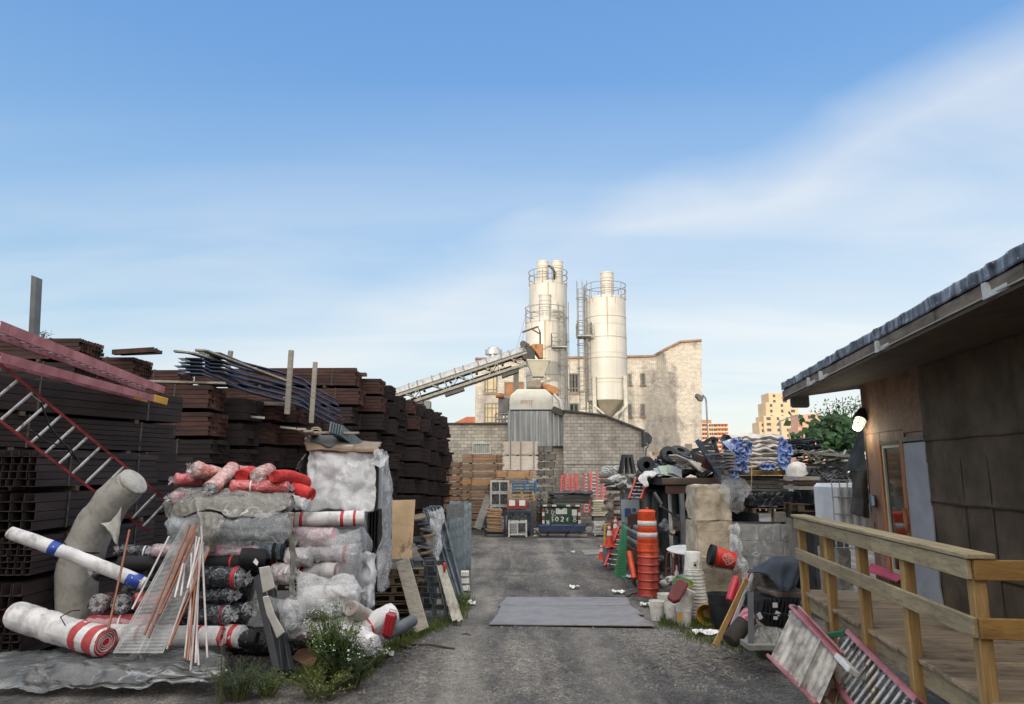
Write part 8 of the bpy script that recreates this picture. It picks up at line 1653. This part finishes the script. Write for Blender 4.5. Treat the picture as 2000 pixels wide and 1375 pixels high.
for i, (a, b_, c_, d, w_) in enumerate([(899, 1213, 866, 1112, .1), (888, 1212, 858, 1105, .09)]):
    p, q = P(a, b_, 14.2), P(c_, d, 14.9); g = MB(); g.bar(p, q, w_, .03, (0, 1, 0)); g.bar(p+Vector((w_*.5, .04, 0)), q+Vector((w_*.5, .04, 0)), .012, .09, (0, 1, 0)); g.bar(p-Vector((w_*.5, -.04, 0)), q-Vector((w_*.5, -.04, 0)), .012, .09, (0, 1, 0)); tag(g.build('white_channel', M('white_dirty', '#8d8b83', '#b8b5aa', sc=6, dirt='#5f5a4f', dsc=5), bevel=.003), ['white flanged channel leaning at the drive edge, outer one', 'second white channel leaning closer to the black frames'][i], 'channel')
g = MB(); g.rock(P(868, 1108, 14.7), (.07, .06, .22), 3, 2, .1); tag(g.build('red_rag', Mflat('cap_red', '#b8342a', .5), smooth=180), 'small red rag on the white channels', 'rag')
for k in range(8):
    p = P(818+(k % 4)*6, 1010+k*11, 17.2); g = MB(); g.box(p, (.3, .5, .06), (.1, .2*(k % 3)-.2, .3)); tag(g.build('scrap_board', [mpal, mscd, mfst][k % 3], bevel=.01), 'scrap board in the gap between plywood and mesh panels, %s down' % RORD[k], 'board')

g = MB(); g.bx((P(775, 1, 15.9).x, 15.9, 0), (P(868, 1, 15.9).x, 16.6, P(1, 1100, 15.9).z)); tag(g.build('dark_box', mscd, bevel=.03), 'dark filler box added as shade behind the black bracketed frames', 'crate')  # box added to stand in for the dark shade behind the frames
# ================================================================= vegetation
def Mleaf(name, c1, c2, c3=None):
    if name in MC: return MC[name]
    m = bpy.data.materials.new(name); t = NT(m); co = t.coord(); c = t.ramp(t.noise(co, 3., 3), [(.3, c1), (.55, c2), (.75, c3 or c2)]); c = t.mix(.5, c, t.ramp(t.noise(co, 30., 2), [(.3, .25), (.7, .8)]), 'OVERLAY')
    t.set(Base_Color=c, Roughness=.55, Specular_IOR_Level=.4)
    tr = t.n.new('ShaderNodeBsdfTranslucent'); t.link(c, tr.inputs[0]); mx = t.n.new('ShaderNodeMixShader'); mx.inputs[0].default_value = .3; t.link(t.b.outputs[0], mx.inputs[1]); t.link(tr.outputs[0], mx.inputs[2]); t.link(mx.outputs[0], t.out.inputs[0]); MC[name] = m; return m
ml1 = Mleaf('leaf_weed', '#2f4a1c', '#4a6a2a', '#6a8a3f'); ml2 = Mleaf('leaf_dark', '#1d3520', '#2c4a2a', '#3d5d35'); ml3 = Mleaf('leaf_big', '#223f22', '#35592f', '#4a7040'); mgr = Mleaf('grass', '#3f4f22', '#5a6a30', '#7a8048'); mstem = M('stem', '#4a4a2c', '#5f5a38'); mflw = Mflat('flower_white', '#c9cfc9', .8)
def leaf(g, p, d, up_, L_, w_, fold=.25):
    d = d.normalized(); s = d.cross(up_); 
    if s.length < .01: s = d.cross(Vector((1, 0, 0)))
    s.normalize(); n_ = s.cross(d); m_ = p+d*L_*.5-n_*fold*L_*.2
    g.add([p, p+d*L_*.4+s*w_*.5, p+d*L_-n_*fold*L_*.5, p+d*L_*.4-s*w_*.5, m_], [(0, 1, 4), (1, 2, 4), (2, 3, 4), (3, 0, 4)])
def plant(label, base, h_, spread, nst, nl, Ls, mat_, name='weed_plant', cat='plant', seed=1, group=None, flowers=0, lw=.45):
    r = random.Random(seed); o = thing(name, label, cat, base, group); gs = MB(); gl = MB(); gf = MB()
    for i in range(nst):
        a = r.uniform(0, 2*pi); rr = spread*sqrt(r.random()); tip = Vector(base)+Vector((rr*cos(a), rr*sin(a)*.8, h_*r.uniform(.55, 1)*(1-.25*rr/spread))); b0 = Vector(base)+Vector((rr*.25*cos(a), rr*.25*sin(a), 0)); mid = b0.lerp(tip, .5)+Vector((-rr*.12*cos(a), -rr*.1*sin(a), .05*h_))
        pts = [b0, mid, tip]; gs.tube(pts, .006, 4, rad=[.009, .006, .003])
        for k in range(nl):
            f = .15+.85*(k+r.random())/nl; q = b0.lerp(mid, f*2) if f < .5 else mid.lerp(tip, f*2-1); d_ = Vector((r.uniform(-1, 1), r.uniform(-1, 1), r.uniform(-.15, .8)))
            q = q+d_*r.uniform(0, .06); leaf(gl, q, d_, Vector((r.uniform(-.5, .5), r.uniform(-.5, .5), 1)), Ls*r.uniform(.6, 1.3)*(1.15-.5*f), Ls*lw*r.uniform(.7, 1.2))
        if r.random() < flowers:
            for k in range(5): q = tip+Vector((r.uniform(-.05, .05), r.uniform(-.05, .05), r.uniform(-.06, .03))); gf.rock(q, (.022, .022, .018), k, 1, .2)
    gs.build('stems', mstem, o); gl.build('leaves', mat_, o)
    if gf.v: gf.build('flowers', mflw, o)
    return o
plant('tall bushy flowering weed growing before the white rolls', G(648, 1340), 1.3, .45, 60, 36, .075, ml1, seed=3, flowers=.4, name='weed_bush', cat='bush')
plant('lower dark leafy part of the weeds beside the cardboard', G(680, 1345), .85, .6, 40, 24, .07, ml2, seed=4, flowers=.35, name='weed_bush', cat='bush')
plant('low weeds in front of the cardboard at the drive edge', G(625, 1365), .5, .6, 34, 20, .06, mgr, seed=9, name='weed_bush', cat='bush')
plant('fine leaved weed around the foot of the black rolls', G(465, 1365), .62, .55, 44, 30, .045, ml2, seed=5, name='weed_bush', cat='bush')
plant('weed tuft between the black rolls and angle irons', G(520, 1360), .45, .4, 26, 24, .045, ml1, seed=6, name='weed_bush', cat='bush')
plant('spiky plant with dark twigs in front of the slim poles', G(428, 1375), .95, .22, 7, 26, .03, ml2, seed=7, name='weed_plant')
plant('small weeds by the fallen white bundle', G(735, 1300), .4, .3, 20, 16, .05, ml1, seed=8)
plant('weeds growing at the base of the grey plank', G(790, 1250), .3, .3, 22, 16, .05, ml2, seed=10)
plant('weeds at the foot of the leaning mesh panels', G(903, 1185), .4, .22, 16, 16, .05, ml1, seed=11)
plant('small green plant beside the yellow bucket', G(1379, 1218), .22, .16, 14, 14, .05, ml1, seed=12)
plant('weed under the deck beside the fallen plank', G(1490, 1285), .3, .3, 16, 14, .05, ml2, seed=13)
plant('scrubby plant growing behind the gable wall and scrap roof', P(1290, 885, 44)-Vector((0, 0, 3.4)), 4.2, 1.3, 26, 34, .2, ml3, seed=14, name='shrub', cat='shrub')
plant('small sprig of leaves above the tall rusty heap', P(85, 660, 21), .3, .3, 10, 10, .06, ml2, seed=15, name='sprig')
plant('round green shrub seen behind the roof frame bars', P(1412, 892, 30)-Vector((0, 0, 1)), 1.5, .6, 40, 24, .12, ml1, seed=17, name='shrub', cat='shrub')
def grass(label_, regions, mat_, seed):
    r = random.Random(seed); g = MB()
    for (a, b_, c_, d, n_, h_) in regions:
        for i in range(n_):
            u, v = r.random(), r.random(); p = G(a+(c_-a)*u+r.gauss(0, 6), b_+(d-b_)*u+r.gauss(0, 5)); an = r.uniform(0, 2*pi); hh = h_*r.uniform(.4, 1.2); s = Vector((cos(an), sin(an), 0)); w_ = .006
            t_ = p+Vector((r.uniform(-.4, .4)*hh, r.uniform(-.4, .4)*hh, hh)); m_ = p.lerp(t_, .55)+Vector((0, 0, hh*.12)); g.add([p-s*w_, p+s*w_, m_+s*w_*.7, m_-s*w_*.7, t_], [(0, 1, 2, 3), (3, 2, 4)])
    return tag(g.build('grass', mat_), label_, None, None, 'stuff')
grass('rough grass and weeds along both edges of the drive', [(700, 1312, 800, 1250, 900, .16), (800, 1250, 905, 1205, 800, .15), (900, 1205, 915, 1170, 260, .2), (1290, 1218, 1400, 1222, 900, .14), (1330, 1240, 1470, 1270, 700, .1), (1470, 1262, 1530, 1290, 400, .16), (560, 1330, 720, 1320, 900, .18), (1270, 1175, 1300, 1215, 160, .12), (600, 1312, 780, 1262, 700, .14)], mgr, 5)
g = MB(); r = random.Random(17)
for i in range(420):
    k = r.random(); p = G(*( (r.gauss(1390, 60), r.gauss(1285, 18)) if k < .5 else ((r.gauss(1215, 26), r.gauss(1140, 12)) if k < .75 else (r.gauss(760, 40), r.gauss(1275, 14))) ), .012); an = r.uniform(0, 3.14); L_ = r.uniform(.04, .22); s = Vector((cos(an), sin(an), 0)); g.bar(p-s*L_/2, p+s*L_/2+Vector((0, 0, r.uniform(0, .03))), r.uniform(.004, .02), .006)
tag(g.build('debris', M('twig_litter', '#4a443d', '#8d867b', sc=9, rv=.0)), 'twigs splinters and paper bits littering the drive edges', None, None, 'stuff')
for i, (a, b_, s, lab) in enumerate([(1119, 1080, .1, 'tiny white scrap in the middle of the far drive'), (1122, 1148, .16, 'white paper scrap lying before the steel plates'), (1208, 1158, .2, 'pale crumpled wrapper near the traffic drums'), (915, 1180, .2, 'crumpled white wrapper beside the mesh panels'), (1262, 1183, .16, 'white wrapper beside the bucket with handle'), (756, 1281, .14, 'white bit of plastic beside the loose stick'), (1380, 1238, .3, 'crumpled pale paper in front of the black tub'), (1232, 1128, .3, 'crumpled wrapper heap below the clamps')]):
    c = G(a, b_, .015); g = MB(); g.grid(lambda u, v: c+Vector(((u-.5)*s*1.6, (v-.5)*s, .04+.07*nz((u*4+i, v*4, i), 1)*1.2)), 8, 8); tag(g.build('paper_scrap', mwband, solid=.002), lab, 'litter')
for i, (a, b_, c_, d, rr, lab) in enumerate([(798, 1258, 888, 1267, .018, 'long dry stick lying on the gravel'), (768, 1262, 802, 1266, .03, 'thicker wooden stick at the weed edge'), (902, 1239, 920, 1241, .012, 'short dark twig in front of the plank'), (1222, 1165, 1250, 1158, .02, 'dark stick beside the traffic drums')]):
    g = MB(); p, q = G(a, b_, .02), G(c_, d, .02); g.tube([p, p.lerp(q, .5)+Vector((0, .03, .02)), q], rr, 6); tag(g.build('stick', mdun, smooth=60), lab, 'stick')
# leafy tree behind the pipe bundles
tr = thing('tree', 'big leaved tree rising behind the tube bundles beside the site office', 'tree', (P(1640, 1, 17).x, 17, 0)); base = Vector((P(1640, 1, 17).x, 17, 0)); r = random.Random(31)
gt = MB(); top = P(1640, 830, 17); gt.tube([base, base+Vector((-.1, 0, 1.5)), top], .09, 8, rad=[.11, .08, .05]); tips = []
for (px, py) in [(1580, 830), (1600, 800), (1612, 785), (1630, 790), (1645, 775), (1660, 785), (1672, 775), (1682, 790), (1640, 830), (1662, 830), (1600, 850), (1615, 838), (1560, 845), (1566, 818), (1690, 820), (1650, 860), (1620, 870), (1680, 855), (1640, 800), (1625, 812)]:
    t_ = P(px, py, 17+r.uniform(-.5, .5)); s_ = base.lerp(top, r.uniform(.55, 1)); gt.tube([s_, s_.lerp(t_, .5)+Vector((0, 0, .12)), t_], .012, 5, rad=[.025, .014, .005]); tips.append((s_, t_))
gt.build('branches', M('bark', '#3d362c', '#575044', sc=6), tr)
gl = MB()
for s_, t_ in tips:
    hi = t_.z > 4.35
    for k in range(70 if hi else 46):
        f = .35+.65*r.random(); q = s_.lerp(t_, .5)+Vector((0, 0, .12)); q = s_.lerp(q, f*2) if f < .5 else q.lerp(t_, f*2-1); q += Vector((r.gauss(0, .1 if hi else .22), r.gauss(0, .2), r.gauss(0, .06 if hi else .14))); d_ = Vector((r.uniform(-1, 1), r.uniform(-1, .3), r.uniform(-.6, .5)))
        if hi: leaf(gl, q, d_+Vector((0, 0, .5)), Vector((r.uniform(-1, 1), -.6, .6)), r.uniform(.05, .1), .035, .3)
        else: leaf(gl, q, d_+Vector((0, 0, -.5)), Vector((r.uniform(-.6, .6), -1, .5)), r.uniform(.14, .26), r.uniform(.12, .2), .35)
gl.build('crown', ml3, tr)
